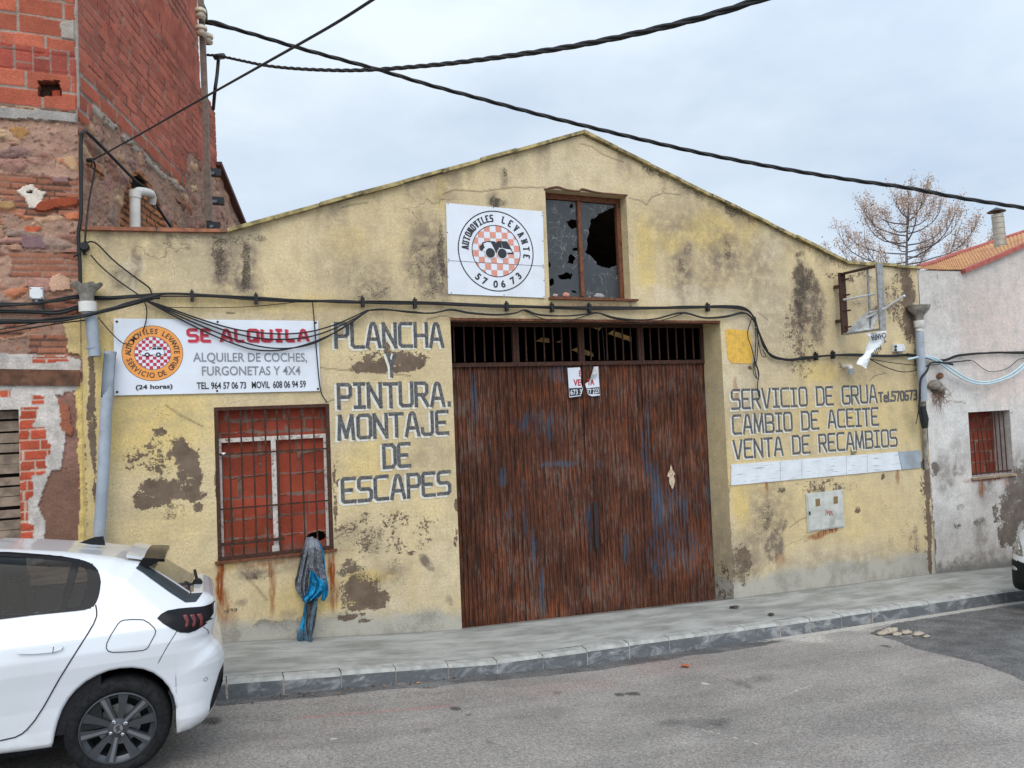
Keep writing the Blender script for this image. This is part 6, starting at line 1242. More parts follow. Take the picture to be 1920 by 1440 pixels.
# ------------------------------------------------------------------ stones on the sill, litter, mortar lumps
def lump(c, sx, sy, sz, seed):
    rr = random.Random(seed); mb = MB(); n = 10; V = []
    for i in range(7):
        ph = pi*i/6
        for j in range(n): t = 2*pi*j/n; k = 1+rr.uniform(-.16, .16); V.append((c[0]+sx*sin(ph)*cos(t)*k, c[1]+sy*sin(ph)*sin(t)*k, c[2]+sz*(1-cos(ph))*k))
    mb.add(V, [(i*n+j, i*n+(j+1) % n, (i+1)*n+(j+1) % n, (i+1)*n+j) for i in range(6) for j in range(n)]); return mb
ctr = onY(1754, 718, -.02); r = MB(); rr = random.Random(31)
rg = [tuple(ctr+np.array([.19*cos(t)*rr.uniform(.7, 1.15), .010, .21*sin(t)*rr.uniform(.7, 1.15)])) for t in np.linspace(0, 2*pi, 16)[:-1]]
r.prism(rg, (0, .006, 0)); hl = r.build('broken_hole', mat('dark_cavity', lin(58, 46, 40), .95, var=.3, scale=20), wh)
b = lump((ctr[0]-.06, -.05, ctr[2]-.12), .15, .07, .075, 3); q_ = lump((ctr[0]+.07, -.04, ctr[2]-.16), .10, .06, .06, 8); b.add(q_.v, q_.f); b.build('jutting_stone', mat('grey_rubble', lin(122, 114, 104), .95, var=.25, scale=20, bump=.6), hl, smooth=True)
b = lump((ctr[0]+.09, -.03, ctr[2]+.06), .07, .05, .05, 12); b.build('brick_fragment', mat('brick_fragment', lin(122, 82, 62), .95, var=.25, scale=20), hl)
sz0 = OPEN[2][2]-.003
for (px, w_, h_, m_, lab) in ((1041, .035, .022, 'stone', 'small pinkish stone on the upper window sill, leftmost'), (1062, .05, .034, 'redst', 'reddish rounded stone on the upper window sill'), (1124, .085, .032, 'greyst', 'long grey stone on the upper window sill, rightmost')):
    if m_ not in M: M[m_] = mat(m_, lin(190, 132, 112) if m_ == 'redst' else lin(150, 146, 146), .9, var=.2, scale=30)
    p = onY(px, 560, -.025); tag(lump((p[0], -.025, sz0), w_, .035, h_, px).build('loose_stone', M[m_], smooth=True), lab, 'stone', 'stones on the upper window sill')
for i, (px, py, s_) in enumerate(((1655, 1190, .06), (1669, 1187, .085), (1682, 1191, .05), (1700, 1188, .06), (1722, 1191, .06), (1737, 1194, .035))):
    p = onroad(px, py); tag(lump((p[0], p[1], p[2]-.008), s_*1.5, s_*.8, s_*.42, i+50).build('mortar_lump', M['mortar'], smooth=True), ['flat mortar lump, leftmost on the dark asphalt patch', 'largest mortar lump on the dark asphalt patch', 'small low mortar lump right of the largest one', 'middle mortar lump on the dark asphalt patch', 'mortar lump near the right end of the spill on the dark patch', 'tiny mortar crumb, rightmost on the dark asphalt patch'][i], 'rubble', 'mortar lumps on the asphalt patch')
M['leaf'] = mat('dead_leaf', lin(66, 52, 44), .9, var=.3); M['orangeleaf'] = mat('orange_scrap', lin(186, 96, 60), .8, var=.2)
def scrap(p, s_, m, name, lab, cat, grp=None, seed=0):
    rr = random.Random(seed); mb = MB(); P = [np.array(p)+np.array([s_*cos(t)*rr.uniform(.6, 1.2), s_*.8*sin(t)*rr.uniform(.6, 1.2), .014+rr.uniform(0, .02)]) for t in np.linspace(0, 2*pi, 9)[:-1]]
    mb.prism(P, (0, 0, .005)); return tag(mb.build(name, m), lab, cat, grp)
scrap(onpave(1377, 1141), .075, M['leaf'], 'dead_leaf', 'dark crumpled leaf on the pavement by the right side of the door', 'leaf', 'dead leaves on the pavement', 1)
scrap(onpave(1446, 1155), .05, M['leaf'], 'dead_leaf', 'smaller dark leaf on the pavement further right, near the kerb', 'leaf', 'dead leaves on the pavement', 2)
scrap(onroad(1286, 1252), .055, M['orangeleaf'], 'orange_scrap', 'orange scrap of litter lying on the road near the kerb', 'litter', None, 3)
b = MB(); rr = random.Random(77)
for i in range(420):
    px = rr.gauss(0, 1)*55+rr.choice((800, 800, 1000, 1120, 1190, 1290, 560, 1240)); py = 1315-(px-420)*.127+rr.uniform(-2, 14); p = onroad(px, py)
    if p[1] > KY-.02: continue
    s_ = rr.uniform(.008, .03); a = rr.uniform(0, 6.28); u = np.array([cos(a), sin(a), rr.uniform(-.2, .2)])*s_; v = np.array([-sin(a), cos(a), rr.uniform(-.2, .5)])*s_*rr.uniform(.15, .5); p = p+np.array([0, 0, .012]); b.add([p-u, p+v, p+u, p-v], [(0, 1, 2, 3)], rr.choice((0, 0, 0, 1)))
tag(b.build('leaf_litter', [M['leaf'], mat('dry_straw', lin(150, 112, 80), .9, var=.3)], origin=(4, KY-.1, -2.8)), 'dry leaf and twig litter scattered along the foot of the kerb', 'leaf litter', None, 'stuff')

# ------------------------------------------------------------------ rags stuffed through the broken brickwork
def m_cloth(name, a, b_, sc=60):
    t = NT(name, .85, spec=.2); n = t.noise(8, 6, .7); wv = t.noise(1, 4, .6, t.sc(40, 40, 160)); c = t.mix(t.rng(n, .35, .65), a, b_); c = t.mul(c, t.rng(wv, .3, .7, .75, 1.2)); t.col(c); t.bump(t.ma('ADD', wv, n), .8, .01); return t.m
M['greycloth'] = m_cloth('grey_canvas', lin(92, 92, 98), lin(138, 142, 150)); M['bluecloth'] = m_cloth('blue_tarpaulin', lin(28, 92, 130), lin(40, 150, 196)); M['darkcloth'] = m_cloth('dark_worn_canvas', lin(70, 66, 68), lin(100, 98, 104)); M['fray'] = m_cloth('frayed_blue_strip', lin(62, 84, 100), lin(100, 124, 136))
ZR = lambda x, y, Y: onY(530+x/5.764, 980+y/5.76, Y)
rag = thing('hanging_rags', 'grey and blue rags hanging from the bricked window down to the pavement', 'rags', ZR(300, 1350, -.12))
def rag_part(name, L_, R_, m, Y, n, amp, k, ph):
    b = MB(); sheet(b, [ZR(x, y, Y+(.12+.02 if y < 200 else 0)) for x, y in L_], [ZR(x, y, Y+(.14 if y < 200 else 0)) for x, y in R_], n, amp, k, ph, .006); return b.build(name, m, rag, smooth=True)
rag_part('grey_lobe', [(258, 160), (225, 260), (185, 380), (150, 560), (135, 640), (150, 740), (215, 830)], [(330, 150), (330, 260), (310, 380), (290, 520), (278, 640), (275, 740), (262, 800)], M['greycloth'], -.10, 46, .045, 2.4, .4)
rag_part('grey_fold', [(290, 170), (280, 250), (275, 340), (268, 470), (300, 530), (330, 590), (350, 640)], [(375, 170), (410, 260), (430, 340), (440, 440), (455, 520), (468, 600), (470, 680)], M['greycloth'], -.15, 42, .04, 2.2, 2.0)
rag_part('blue_back', [(370, 200), (400, 300), (420, 420), (440, 560), (450, 680), (430, 780), (415, 840)], [(400, 200), (440, 300), (455, 420), (470, 560), (495, 680), (490, 780), (450, 850)], M['bluecloth'], -.09, 16, .03, 2.0, 1.0)
rag_part('blue_lobe', [(300, 520), (285, 580), (280, 650), (265, 730), (240, 790), (212, 835), (240, 868)], [(340, 530), (400, 600), (455, 640), (462, 700), (440, 750), (390, 800), (330, 815)], M['bluecloth'], -.20, 42, .045, 2.6, .2)
rag_part('dark_tail', [(250, 820), (252, 900), (255, 1000), (250, 1080), (258, 1170), (270, 1250), (280, 1330)], [(380, 800), (375, 880), (365, 980), (352, 1080), (335, 1160), (312, 1260), (300, 1340)], M['darkcloth'], -.13, 30, .035, 1.8, .9)
rag_part('frayed_strip', [(345, 820), (330, 900), (310, 990), (300, 1090), (290, 1200), (285, 1280), (278, 1350)], [(385, 810), (370, 900), (345, 990), (325, 1090), (315, 1200), (318, 1280), (325, 1330)], M['fray'], -.18, 10, .02, 1.5, 2)
rag_part('blue_tail', [(238, 860), (225, 960), (205, 1060), (180, 1150), (160, 1210), (155, 1250), (170, 1285)], [(262, 860), (255, 960), (245, 1060), (240, 1150), (245, 1210), (240, 1250), (236, 1285)], M['bluecloth'], -.10, 12, .03, 1.6, 1.4)
b = MB(); rr = random.Random(5)
for i in range(60):
    x = rr.uniform(155, 325); y = 1240+rr.uniform(-60, 30)+(60 if x > 260 else 0); P = [ZR(x, y-40, -.12), ZR(x+rr.uniform(-8, 8), y, -.14), ZR(x+rr.uniform(-18, 16), y+rr.uniform(10, 45), -.13)]; b.tube(P, [.004, .003, .0015], 4)
b.build('loose_threads', M['fray'], rag)

# ------------------------------------------------------------------ vehicles: a side outline blown up into a rounded shell
class Shell:
    """outline = [(x, z, rounding)] in the car's side view; widths = half width against height"""
    def __init__(s, outline, widths, spine, k=3):
        P = np.array(outline, float); n = len(P); Q = []
        for i in range(n):
            for j in range(k): Q.append(lerp(P[i], P[(i+1) % n], j/k))
        s.P = np.array(Q); s.w = np.array(widths); s.sp = spine
    def W(s, x, z):
        a = s.P[:, :2]; b = np.roll(a, -1, 0); ra = s.P[:, 2]; rb = np.roll(ra, -1); d = b-a
        t = np.clip(((x-a[:, 0])*d[:, 0]+(z-a[:, 1])*d[:, 1])/((d**2).sum(1)+1e-12), 0, 1)
        ds = np.hypot(x-a[:, 0]-t*d[:, 0], z-a[:, 1]-t*d[:, 1]); R = ra+(rb-ra)*t
        pen = np.where(ds < R, R*(1-np.sqrt(np.clip(1-(1-ds/R)**2, 0, 1))), 0)
        wz = np.interp(z, s.w[:, 0], s.w[:, 1])
        return wz-pen.max()
    def body(s, mb, T=14, matf=lambda x, z: 0, strip=lambda i, x, z: 0, hole=None):
        n = len(s.P); ts = 1-np.cos(np.linspace(0, pi/2, T+1)); rings = []
        Q = np.array([[np.clip(p[0], s.sp[0], s.sp[1]), s.sp[2]] for p in s.P])
        for side in (-1, 1):
            V = []
            for t in ts:
                for i in range(n):
                    x, z = lerp(s.P[i, :2], Q[i], t); V.append((x, side*s.W(x, z), z))
            o = mb.add(V, []); rings.append(o)
            VV = np.array(V); ins = inpoly(VV[:, 0], VV[:, 2], hole) if hole is not None else np.zeros(len(V), bool)
            for r_ in range(T):
                for i in range(n):
                    j = (i+1) % n
                    if int(ins[r_*n+i])+ins[r_*n+j]+ins[(r_+1)*n+j]+ins[(r_+1)*n+i] >= 3: continue
                    f = (o+r_*n+i, o+r_*n+j, o+(r_+1)*n+j, o+(r_+1)*n+i); mb.f.append(f if side < 0 else f[::-1]); mb.m.append(matf(*lerp(s.P[i, :2], Q[i], ts[r_])))
        for i in range(n):
            j = (i+1) % n; K = 6; a0, b0 = rings[0]+i, rings[0]+j
            pa, pb = np.array(mb.v[a0]), np.array(mb.v[b0]); qa, qb = np.array(mb.v[rings[1]+i]), np.array(mb.v[rings[1]+j])
            # crowned strip across the vehicle
            mb.f.append((a0, rings[1]+i, rings[1]+j, b0)); mb.m.append(strip(i, *s.P[i, :2]))
    def patch(s, mb, poly, off, m=0, n=7, dens=.04, side=-1, skirt=.012):
        P = [np.array(p, float) for p in poly]; R_ = []
        for a, b in zip(P, P[1:]+P[:1]):
            k = max(1, int(np.linalg.norm(b-a)/dens)); R_ += [lerp(a, b, j/k) for j in range(k)]
        c = np.mean(R_, 0); V = []; N_ = len(R_)
        for p in R_: V.append((p[0], side*(s.W(*p)+off-skirt), p[1]))
        for r_ in range(n):
            for p in R_: q = lerp(p, c, r_/n); V.append((q[0], side*(s.W(*q)+off), q[1]))
        V.append((c[0], side*(s.W(*c)+off), c[1])); F = [(r_*N_+i, r_*N_+(i+1) % N_, (r_+1)*N_+(i+1) % N_, (r_+1)*N_+i) for r_ in range(n) for i in range(N_)]+[(n*N_+i, n*N_+(i+1) % N_, (n+1)*N_) for i in range(N_)]
        mb.add(V, F if side < 0 else [f[::-1] for f in F], m)
    def ring(s, mb, outer, inner, off, side, n=150):
        def res(P):
            P = np.array(P); l = np.concatenate([[0], np.cumsum(np.hypot(*np.diff(P, axis=0).T))]); t = np.linspace(0, l[-1], n); return np.stack([np.interp(t, l, P[:, 0]), np.interp(t, l, P[:, 1])], 1)
        o, i_ = res(outer), res(inner); A = np.array([[(p[0], side*(s.W(*p)+off-(.008 if t == 0 else 0)), p[1]) for t, p in ((0, a), (.05, lerp(a, b, .05)), (.5, lerp(a, b, .5)), (1, b))] for a, b in zip(o, i_)])
        mb.grid(A); mb.grid(A-np.array([0, side*.02, 0]), flip=True)
    def line(s, mb, poly, wd, off=.0015, m=0, side=-1, closed=False, dens=.05):
        P = [np.array(p, float) for p in (list(poly)+([poly[0]] if closed else []))]; R_ = []
        for a, b in zip(P[:-1], P[1:]): k = max(1, int(np.linalg.norm(b-a)/dens)); R_ += [lerp(a, b, j/k) for j in range(k)]
        R_.append(P[-1]); ribbon(mb, R_, wd, lambda x, z: (x, side*(s.W(x, z)+off), z), m)

def m_paint():
    t = NT('white_car_paint', .28); t.b.inputs['Coat Weight'].default_value = .6; t.b.inputs['Coat Roughness'].default_value = .05
    c = t.mix(t.rng(t.noise(2.5, 5), .4, .7, 0, .18), lin(199, 202, 207), lin(182, 180, 174)); sz = t.t.nodes.new('ShaderNodeSeparateXYZ'); t.t.links.new(t.co, sz.inputs[0]); d_ = t.ma('MULTIPLY', t.rng(sz.outputs[2], .62, .12), t.rng(t.noise(5, 7, .7), .3, .65, .15, 1)); c = t.mix(t.ma('MULTIPLY', d_, .45), c, lin(140, 128, 112)); t.col(c); t.rough(t.ma('ADD', .26, t.ma('MULTIPLY', d_, .4))); return t.m
M['paint'] = m_paint(); M['carglass'] = NT('tinted_car_glass', .04, spec=.08).m; M['carglass'].node_tree.nodes['Principled BSDF'].inputs['Base Color'].default_value = (.035, .042, .048, 1)
def m_pane():
    m = bpy.data.materials.new('see_through_car_glass'); m.use_nodes = True; t = m.node_tree; t.nodes.remove(t.nodes['Principled BSDF']); o = t.nodes['Material Output']
    a = t.nodes.new('ShaderNodeBsdfTransparent'); a.inputs[0].default_value = (.40, .50, .52, 1); b = t.nodes.new('ShaderNodeBsdfGlossy'); b.inputs['Roughness'].default_value = .03; f = t.nodes.new('ShaderNodeFresnel'); f.inputs[0].default_value = 1.28; x = t.nodes.new('ShaderNodeMixShader')
    t.links.new(f.outputs[0], x.inputs[0]); t.links.new(a.outputs[0], x.inputs[1]); t.links.new(b.outputs[0], x.inputs[2]); t.links.new(x.outputs[0], o.inputs[0]); return m
M['pane'] = m_pane(); M['lamp'] = mat('headlight_lens', lin(150, 152, 146), .12, .2, var=.35, scale=14)
M['gloss'] = mat('gloss_black', (.010, .010, .012), .22, var=.05, spec=.12); M['plastic'] = mat('black_plastic', (.016, .016, .018), .7, var=.15, scale=60, bump=.2, spec=.15); M['tyre'] = mat('tyre_rubber', (.016, .016, .017), .9, var=.25, scale=30, bump=.3, spec=.12); M['alloy'] = mat('dark_alloy', lin(74, 76, 80), .4, .6, var=.06); M['alloylight'] = mat('machined_alloy', lin(128, 130, 134), .35, .7, var=.05); M['chrome'] = mat('chrome', lin(200, 200, 204), .15, 1, var=.03); M['redlens'] = mat('red_lens', (.12, .010, .012), .2, var=.1); M['clearlens'] = mat('clear_lens', lin(190, 190, 188), .12, .3, var=.2, scale=30)

def wheel(parent, c, r, side, spokes=5, twin=True, w=.19, style=M['alloy']):
    """tyre with tread, rim with paired spokes, hub and bolts; side -1 faces the street"""
    y0 = c[1]; s = side; b = MB(); k = r/.317
    prof = [(.222*k, .02), (.232*k, .0), (.255*k, -.010), (.285*k, -.004), (.305*k, .018), (.315*k, .05), (.317*k, .095), (.317*k, .16), (.30*k, w), (.21*k, w)]
    b.lathe([(p, -s*-h if s > 0 else h) for p, h in prof], c, 64, 0, 'y')
    ty = b.build('tyre', M['tyre'], parent, smooth=True, angle=40)
    wl = ty
    b = MB(); b.lathe([(.226*k, .012), (.226*k, .002), (.218*k, .0), (.213*k, .010), (.188*k, .03), (.18*k, .13)], c, 64, 0, 'y'); b.lathe([(.18*k, .13), (.03*k, .12), (.001, .12)], c, 32, 1, 'y')
    b.build('rim', [style, M['plastic']], wl, smooth=True, angle=40)
    for i in range(spokes):
        b = MB(); t0 = 2*pi*i/spokes+.42
        for sg in (-1, 1):
            t1 = t0+sg*.17; t2 = t0+sg*.34
            def pt(rad, a, dy, tw): return np.array(c)+np.array([rad*cos(a)-tw*sin(a), dy, rad*sin(a)+tw*cos(a)])
            hw = .021*k; prs = []
            for rad, a, dy, hw2 in ((.045*k, t0+sg*.30, .016, .016*k), (.12*k, t0+sg*.30, .012, .019*k), (.214*k, t0+sg*.27, .006, .030*k)): prs.append((pt(rad, a, dy, -hw2), pt(rad, a, dy, hw2)))
            V = []; 
            for l_, r_ in prs: V += [l_, r_, r_+np.array([0, .03, 0]), l_+np.array([0, .03, 0])]
            F = []
            for q in range(2):
                for e in range(4): F.append((q*4+e, q*4+(e+1) % 4, (q+1)*4+(e+1) % 4, (q+1)*4+e))
            b.add(V, F+[(0, 1, 2, 3), (11, 10, 9, 8)])
            if sg > 0: b.add([pt(.06*k, t0+.30, .0108, -.006*k), pt(.06*k, t0+.30, .0108, .010*k), pt(.212*k, t0+.27, .0032, .020*k), pt(.212*k, t0+.27, .0032, -.004*k)], [(0, 1, 2, 3)], 1)
        b.build('spoke_pair', [style, M['alloylight']], wl)
    b = MB(); b.lathe([(.062*k, .02), (.060*k, .012), (.03*k, .004), (.03*k, .002)], c, 28, 0, 'y'); b.lathe([(.03*k, .002), (.028*k, -.004), (.001, -.006)], c, 24, 1, 'y')
    # small raised beast on the hub cap
    for q in ([(-.010, -.016), (-.004, -.004), (-.012, .004), (-.006, .016), (.006, .018), (.012, .010), (.004, .006), (.010, -.002), (.014, -.016), (.006, -.008), (.0, -.016)],): b.prism([np.array(c)+np.array([x*k*1.3, -.0075, z*k*1.3]) for x, z in q], (0, .002, 0), 0)
    b.build('hub_cap', [style, M['chrome']], wl)
    for i in range(4):
        t = 2*pi*i/4+.5; b = MB(); b.lathe([(.012*k, .014), (.012*k, -.002), (.008*k, -.006), (.001, -.006)], np.array(c)+np.array([.05*k*cos(t), 0, .05*k*sin(t)]), 10, 0, 'y'); b.build('wheel_bolt', M['chrome'], wl)
    b = MB(); b.lathe([(.13*k, .10), (.13*k, .085), (.02, .085)], c, 32, 0, 'y'); b.build('brake_disc', M['metalgrey'], wl)
    return wl

# ------------------------------------------------------------------ white hatchback
CY = -2.13; NY = -3.0
CO = np.array([-.5, CY, -2.30]); CAMB = .07      # the parked car leans to the kerb with the camber of the street
car = thing('parked_car', 'white hatchback with dark alloy wheels, parked at the left edge', 'car', CO)
def k2(x, y, Y=NY+.02): p = onY(x/3.131, 980+y/3.131, Y); return np.array([p[0]-CO[0], p[2]-CO[2]+CAMB*(Y-NY)])
sl_ = lambda x: -.075*x
FRM = [(-160, 190), (0, 193), (200, 206), (330, 217), (420, 230), (480, 243), (525, 262), (556, 288), (574, 322), (582, 360), (580, 400), (573, 445), (560, 478), (545, 496), (500, 515), (440, 522), (350, 531), (200, 546), (0, 572), (-160, 590)]
GL = [(-160, 216), (0, 220), (200, 229), (400, 246), (372, 400), (343, 526), (200, 540), (0, 553), (-160, 566)]
INN = [(-160, 216), (0, 220), (200, 229), (330, 239), (400, 246), (442, 256), (470, 270), (489, 292), (497, 330), (498, 370), (492, 410), (482, 450), (468, 480), (430, 503), (376, 516), (343, 522), (200, 536), (0, 549), (-160, 562)]
QG = [(442, 256), (470, 270), (489, 292), (497, 330), (498, 370), (492, 410), (482, 450), (468, 480), (430, 505), (376, 519), (398, 440), (420, 350)]
#           # the street falls towards the tail
ol = []
def O(p, R): ol.append((p[0], p[1], R))
for x, y, R in ((1040, 1215, .04), (1120, 1196, .08), (1190, 1165, .14), (1230, 1128, .18), (1262, 1085, .22), (1290, 1010, .26), (1310, 920, .28), (1322, 850, .30), (1324, 800, .30), (1312, 750, .30), (1292, 715, .30), (1262, 690, .30), (1250, 665, .30), (1262, 610, .30), (1276, 550, .30), (1277, 500, .30), (1262, 460, .28), (1235, 438, .26), (1195, 424, .24)): O(k2(x, y, NY+.14), R)
for x, y, R in ((1120, 372, .20), (1030, 316, .20), (940, 262, .18), (880, 226, .17), (850, 204, .16)): O(k2(x, y, NY+.62), R)
for x, y, R in ((800, 160, .14), (735, 145, .12), (615, 132, .13), (470, 118, .14), (240, 106, .14), (0, 99, .14)): O(k2(x, y, NY+1.15), R)
r0 = k2(0, 99, NY+1.15); tl = lambda x, z: (x, z-.075*x)
for x, z, R in ((-1.0, 1.40, .14), (-1.35, 1.36, .14), (-1.75, 1.20, .14), (-2.10, 1.02, .16), (-2.35, .93, .18), (-2.75, .88, .22), (-3.10, .78, .28), (-3.26, .66, .30), (-3.32, .5, .30), (-3.30, .34, .28), (-3.22, .2, .2), (-2.95, .17, .06)): O(tl(x, z), R)
fw_c = tl(-2.54, .315)
for i in range(13):
    t = pi*1.12-i/12*pi*1.24; O((fw_c[0]+.375*cos(t), fw_c[1]+.375*sin(t)), .02)
O(tl(-2.1, .17), .05); O(tl(-1.6, .165), .05); O(tl(-1.1, .165), .05); O(k2(0, 1366), .05); O(k2(150, 1348), .05); O(k2(300, 1322), .03)
arch_pts = [(312, 1290), (322, 1230), (338, 1170), (362, 1105), (400, 1040), (446, 985), (505, 935), (570, 898), (640, 870), (705, 857), (775, 853), (840, 862), (900, 885), (950, 922), (990, 970), (1018, 1025), (1034, 1090), (1041, 1150)]
for x, y in arch_pts: O(k2(x, y), .022)
z0c = 0
sh = Shell(ol, [(-.2, .79), (.1, .82), (.22, .85), (.34, .864), (.42, .852), (.55, .846), (.68, .856), (.78, .869), (.86, .868), (.95, .846), (1.05, .80), (1.2, .722), (1.35, .655), (1.5, .60)], (-2.8, k2(1090, 560)[0], .80), 8)
b = MB(); nA = len(ol)*8
i_arch0 = (len(ol)-len(arch_pts))*8; i_f0 = next(i for i, p in enumerate(ol) if abs(p[2]-.02) < 1e-6)*8
def strip_m(i, x, z):
    if i >= i_arch0-24 or i_f0-8 <= i: return 1
    if 19*8-2 <= i < 24*8: return 2      # rear window
    if -2.15 < x < -1.36 and z > .9: return 2
    if i < 5*8: return 1
    return 0
sh.body(b, 72, lambda x, z: 0, strip_m, hole=[k2(*p, NY+.08) for p in FRM])
cb_ = None
def carbuild(mb, name, mats, parent=None, **k):
    mb.v = [(x+CO[0], y+CO[1], z+CO[2]-CAMB*(y-(NY-CY))) for x, y, z in mb.v]; return mb.build(name, mats, parent or car, **k)
body = carbuild(b, 'body', [M['paint'], M['plastic'], M['carglass']], smooth=True, angle=38)
for sd in (-1, 1):
    b = MB(); sh.ring(b, [k2(*p, NY+.08) for p in FRM], [k2(*p, NY+.08) for p in INN], .006, sd); sh.patch(b, [k2(*p, NY+.08) for p in ((396, 243), (446, 254), (424, 350), (402, 440), (380, 522), (339, 530), (368, 400))], .005, 0, 4, .04, sd, .012); rd = carbuild(b, 'window_trim', M['gloss'], smooth=True, angle=50)
    b = MB(); sh.patch(b, [k2(*p, NY+.08) for p in GL], .001, 0, 8, .05, sd, .0); carbuild(b, 'rear_door_glass', M['pane'], rd, smooth=True, angle=50)
    b = MB(); sh.patch(b, [k2(*p, NY+.08) for p in QG], .001, 0, 6, .05, sd, .0); carbuild(b, 'quarter_glass', M['pane'], rd, smooth=True, angle=50)
    b = MB(); sh.patch(b, [(-2.0+.0, 1.0+.15), (-1.62, 1.22+.13), (-1.2, 1.33+.10), (-1.16, .93+.09), (-1.95, .93+.15)], .004, 0, 6, .06, sd, .008); carbuild(b, 'front_door_glass', M['carglass'], smooth=True, angle=50)
    b = MB(); sh.patch(b, [k2(*p, NY+.12) for p in ((925, 550), (950, 526), (985, 509), (1050, 500), (1120, 496), (1200, 494), (1240, 488), (1262, 478), (1276, 500), (1276, 545), (1250, 575), (1200, 602), (1150, 625), (1110, 634), (1060, 629), (1010, 606), (960, 578))], .007, 0, 7, .04, sd, .012); tl_ = carbuild(b, 'tail_light', M['gloss'], smooth=True, angle=50)
    for q in range(3):
        b = MB(); x0_ = 1072+q*42; sh.patch(b, [k2(*p, NY+.12) for p in ((x0_, 534), (x0_+26, 530), (x0_+38, 560), (x0_+34, 598), (x0_+14, 606), (x0_+20, 570))], .010, 0, 4, .03, sd, .003); carbuild(b, 'red_lens', M['redlens'], tl_, smooth=True)
    b = MB(); sh.line(b, [k2(*p) for p in ((550, 495), (559, 530), (560, 560), (545, 600), (510, 660), (440, 770), (350, 915), (260, 1075), (205, 1160), (160, 1213), (130, 1238), (90, 1258), (0, 1278))], .0075, .0035, side=sd); carbuild(b, 'panel_gap', M['plastic']); b = MB(); sh.line(b, [tl(-1.12, 1.0), tl(-1.08, .6), tl(-1.1, .22)], .007, .0035, side=sd); carbuild(b, 'panel_gap', M['plastic']); b = MB(); sh.line(b, [k2(*p, NY+.05) for p in ((1040, 630), (985, 715), (940, 795), (902, 880))], .004, .0035, side=sd); carbuild(b, 'panel_gap', M['plastic']); b = MB(); sh.line(b, [k2(*p, NY+.1) for p in ((1192, 612), (1222, 640), (1226, 662))], .004, .0035, side=sd); carbuild(b, 'panel_gap', M['plastic'])
    b = MB(); dh = [k2(*p) for p in ((104, 756), (150, 744), (240, 730), (320, 722), (360, 720), (372, 728), (362, 742), (310, 756), (200, 766), (112, 766))]; sh.patch(b, dh, .020, 0, 5, .03, sd, .016); dr = carbuild(b, 'door_handle', M['paint'], smooth=True, angle=60)
    b = MB(); sh.line(b, [k2(318, 724), k2(314, 760)], .004, .022, side=sd); carbuild(b, 'handle_gap', M['plastic'], dr)
    b = MB(); sh.patch(b, [k2(*p, NY+.08) for p in ((1316, 850), (1318, 900), (1312, 960), (1290, 1030), (1256, 1092), (1228, 1120), (1236, 1070), (1256, 1000), (1290, 900))], .006, 0, 5, .05, sd, .01); carbuild(b, 'bumper_insert', M['plastic'], smooth=True, angle=50)
    b = MB(); lo_ = [k2(*p, NY+.30) for p in ((800, 262), (842, 288), (885, 318), (1000, 395), (1092, 449), (1150, 447))]; hi_ = [np.array(p) for p in [k2(1195, 424, NY+.14)]+[k2(*p, NY+.62) for p in ((1120, 372), (1030, 316), (940, 262), (880, 226), (850, 204))]]
    A = np.array([[(lambda q: (q[0], sd*(sh.W(*q)+.005), q[1]))(lerp(l_, h_, v)) for v in np.linspace(0, 1, 9)] for l_, h_ in zip([np.array([np.interp(t, range(6), [p[k] for p in lo_]) for k in (0, 1)]) for t in np.linspace(0, 5, 30)], [np.array([np.interp(t, range(6), [p[k] for p in hi_[::-1]]) for k in (0, 1)]) for t in np.linspace(0, 5, 30)])]); b.grid(A); carbuild(b, 'rear_window_edge', M['carglass'], smooth=True, angle=50)
    b = MB(); p_ = k2(1208, 915, NY+.1); sh.line(b, [p_+.012*np.array([cos(t), sin(t)]) for t in np.linspace(0, 2*pi, 12)[:-1]], .004, .002, side=sd, closed=True, dens=.02); carbuild(b, 'parking_sensor', M['inkgrey'])
b = MB(); FC = [(625, 735), (628, 705), (650, 660), (690, 598), (706, 584), (722, 578), (780, 573), (840, 575), (870, 590), (905, 618), (914, 635), (910, 655), (870, 728), (855, 740), (838, 746), (750, 754), (665, 757), (640, 751)]
sh.line(b, [k2(*p) for p in FC], .005, .0035, closed=True); carbuild(b, 'fuel_flap_gap', M['plastic'])
# roof spoiler, fin, rear wiper, number plate recess
wing = [k2(*p, NY+.30) for p in ((838, 208), (900, 208), (962, 212), (940, 224), (905, 244), (868, 262), (852, 282), (800, 266))]
def slab(mb, P, y0, th, m=0):
    n_ = 10; A = np.array([[(p[0], lerp(-y0, y0, j/n_), p[1]+.018*(1-(2*j/n_-1)**2)) for j in range(n_+1)] for p in P]); mb.grid(A, m); mb.grid(A-np.array([0, 0, th]), m, flip=True)
    for j in (0, n_): mb.add([A[0, j], A[-1, j], A[-1, j]-np.array([0, 0, th]), A[0, j]-np.array([0, 0, th])], [(0, 1, 2, 3)], m)
    for i in (0, -1):
        for j in range(n_): mb.add([A[i, j], A[i, j+1], A[i, j+1]-np.array([0, 0, th]), A[i, j]-np.array([0, 0, th])], [(0, 1, 2, 3)], m)
b = MB(); slab(b, [k2(*p, NY+.34) for p in ((742, 188), (800, 197), (846, 203))], .53, .02); spo = carbuild(b, 'roof_spoiler', M['paint'], smooth=True, angle=40)
b = MB(); slab(b, [k2(*p, NY+.34) for p in ((847, 203), (905, 206), (966, 211))], .545, .022)
for y_ in (-.575, .545): b.prism([(p[0], y_, p[1]) for p in wing], (0, .03, 0))
carbuild(b, 'spoiler_blade', M['gloss'], spo, smooth=True, angle=40)
b = MB()
for x_, y_ in ((-.75, -.42), (-.75, 0), (-.75, .42)): b.box((x_, y_, .98), (.12, .40, .30)); b.box((x_-.01, y_, 1.19), (.09, .22, .16))
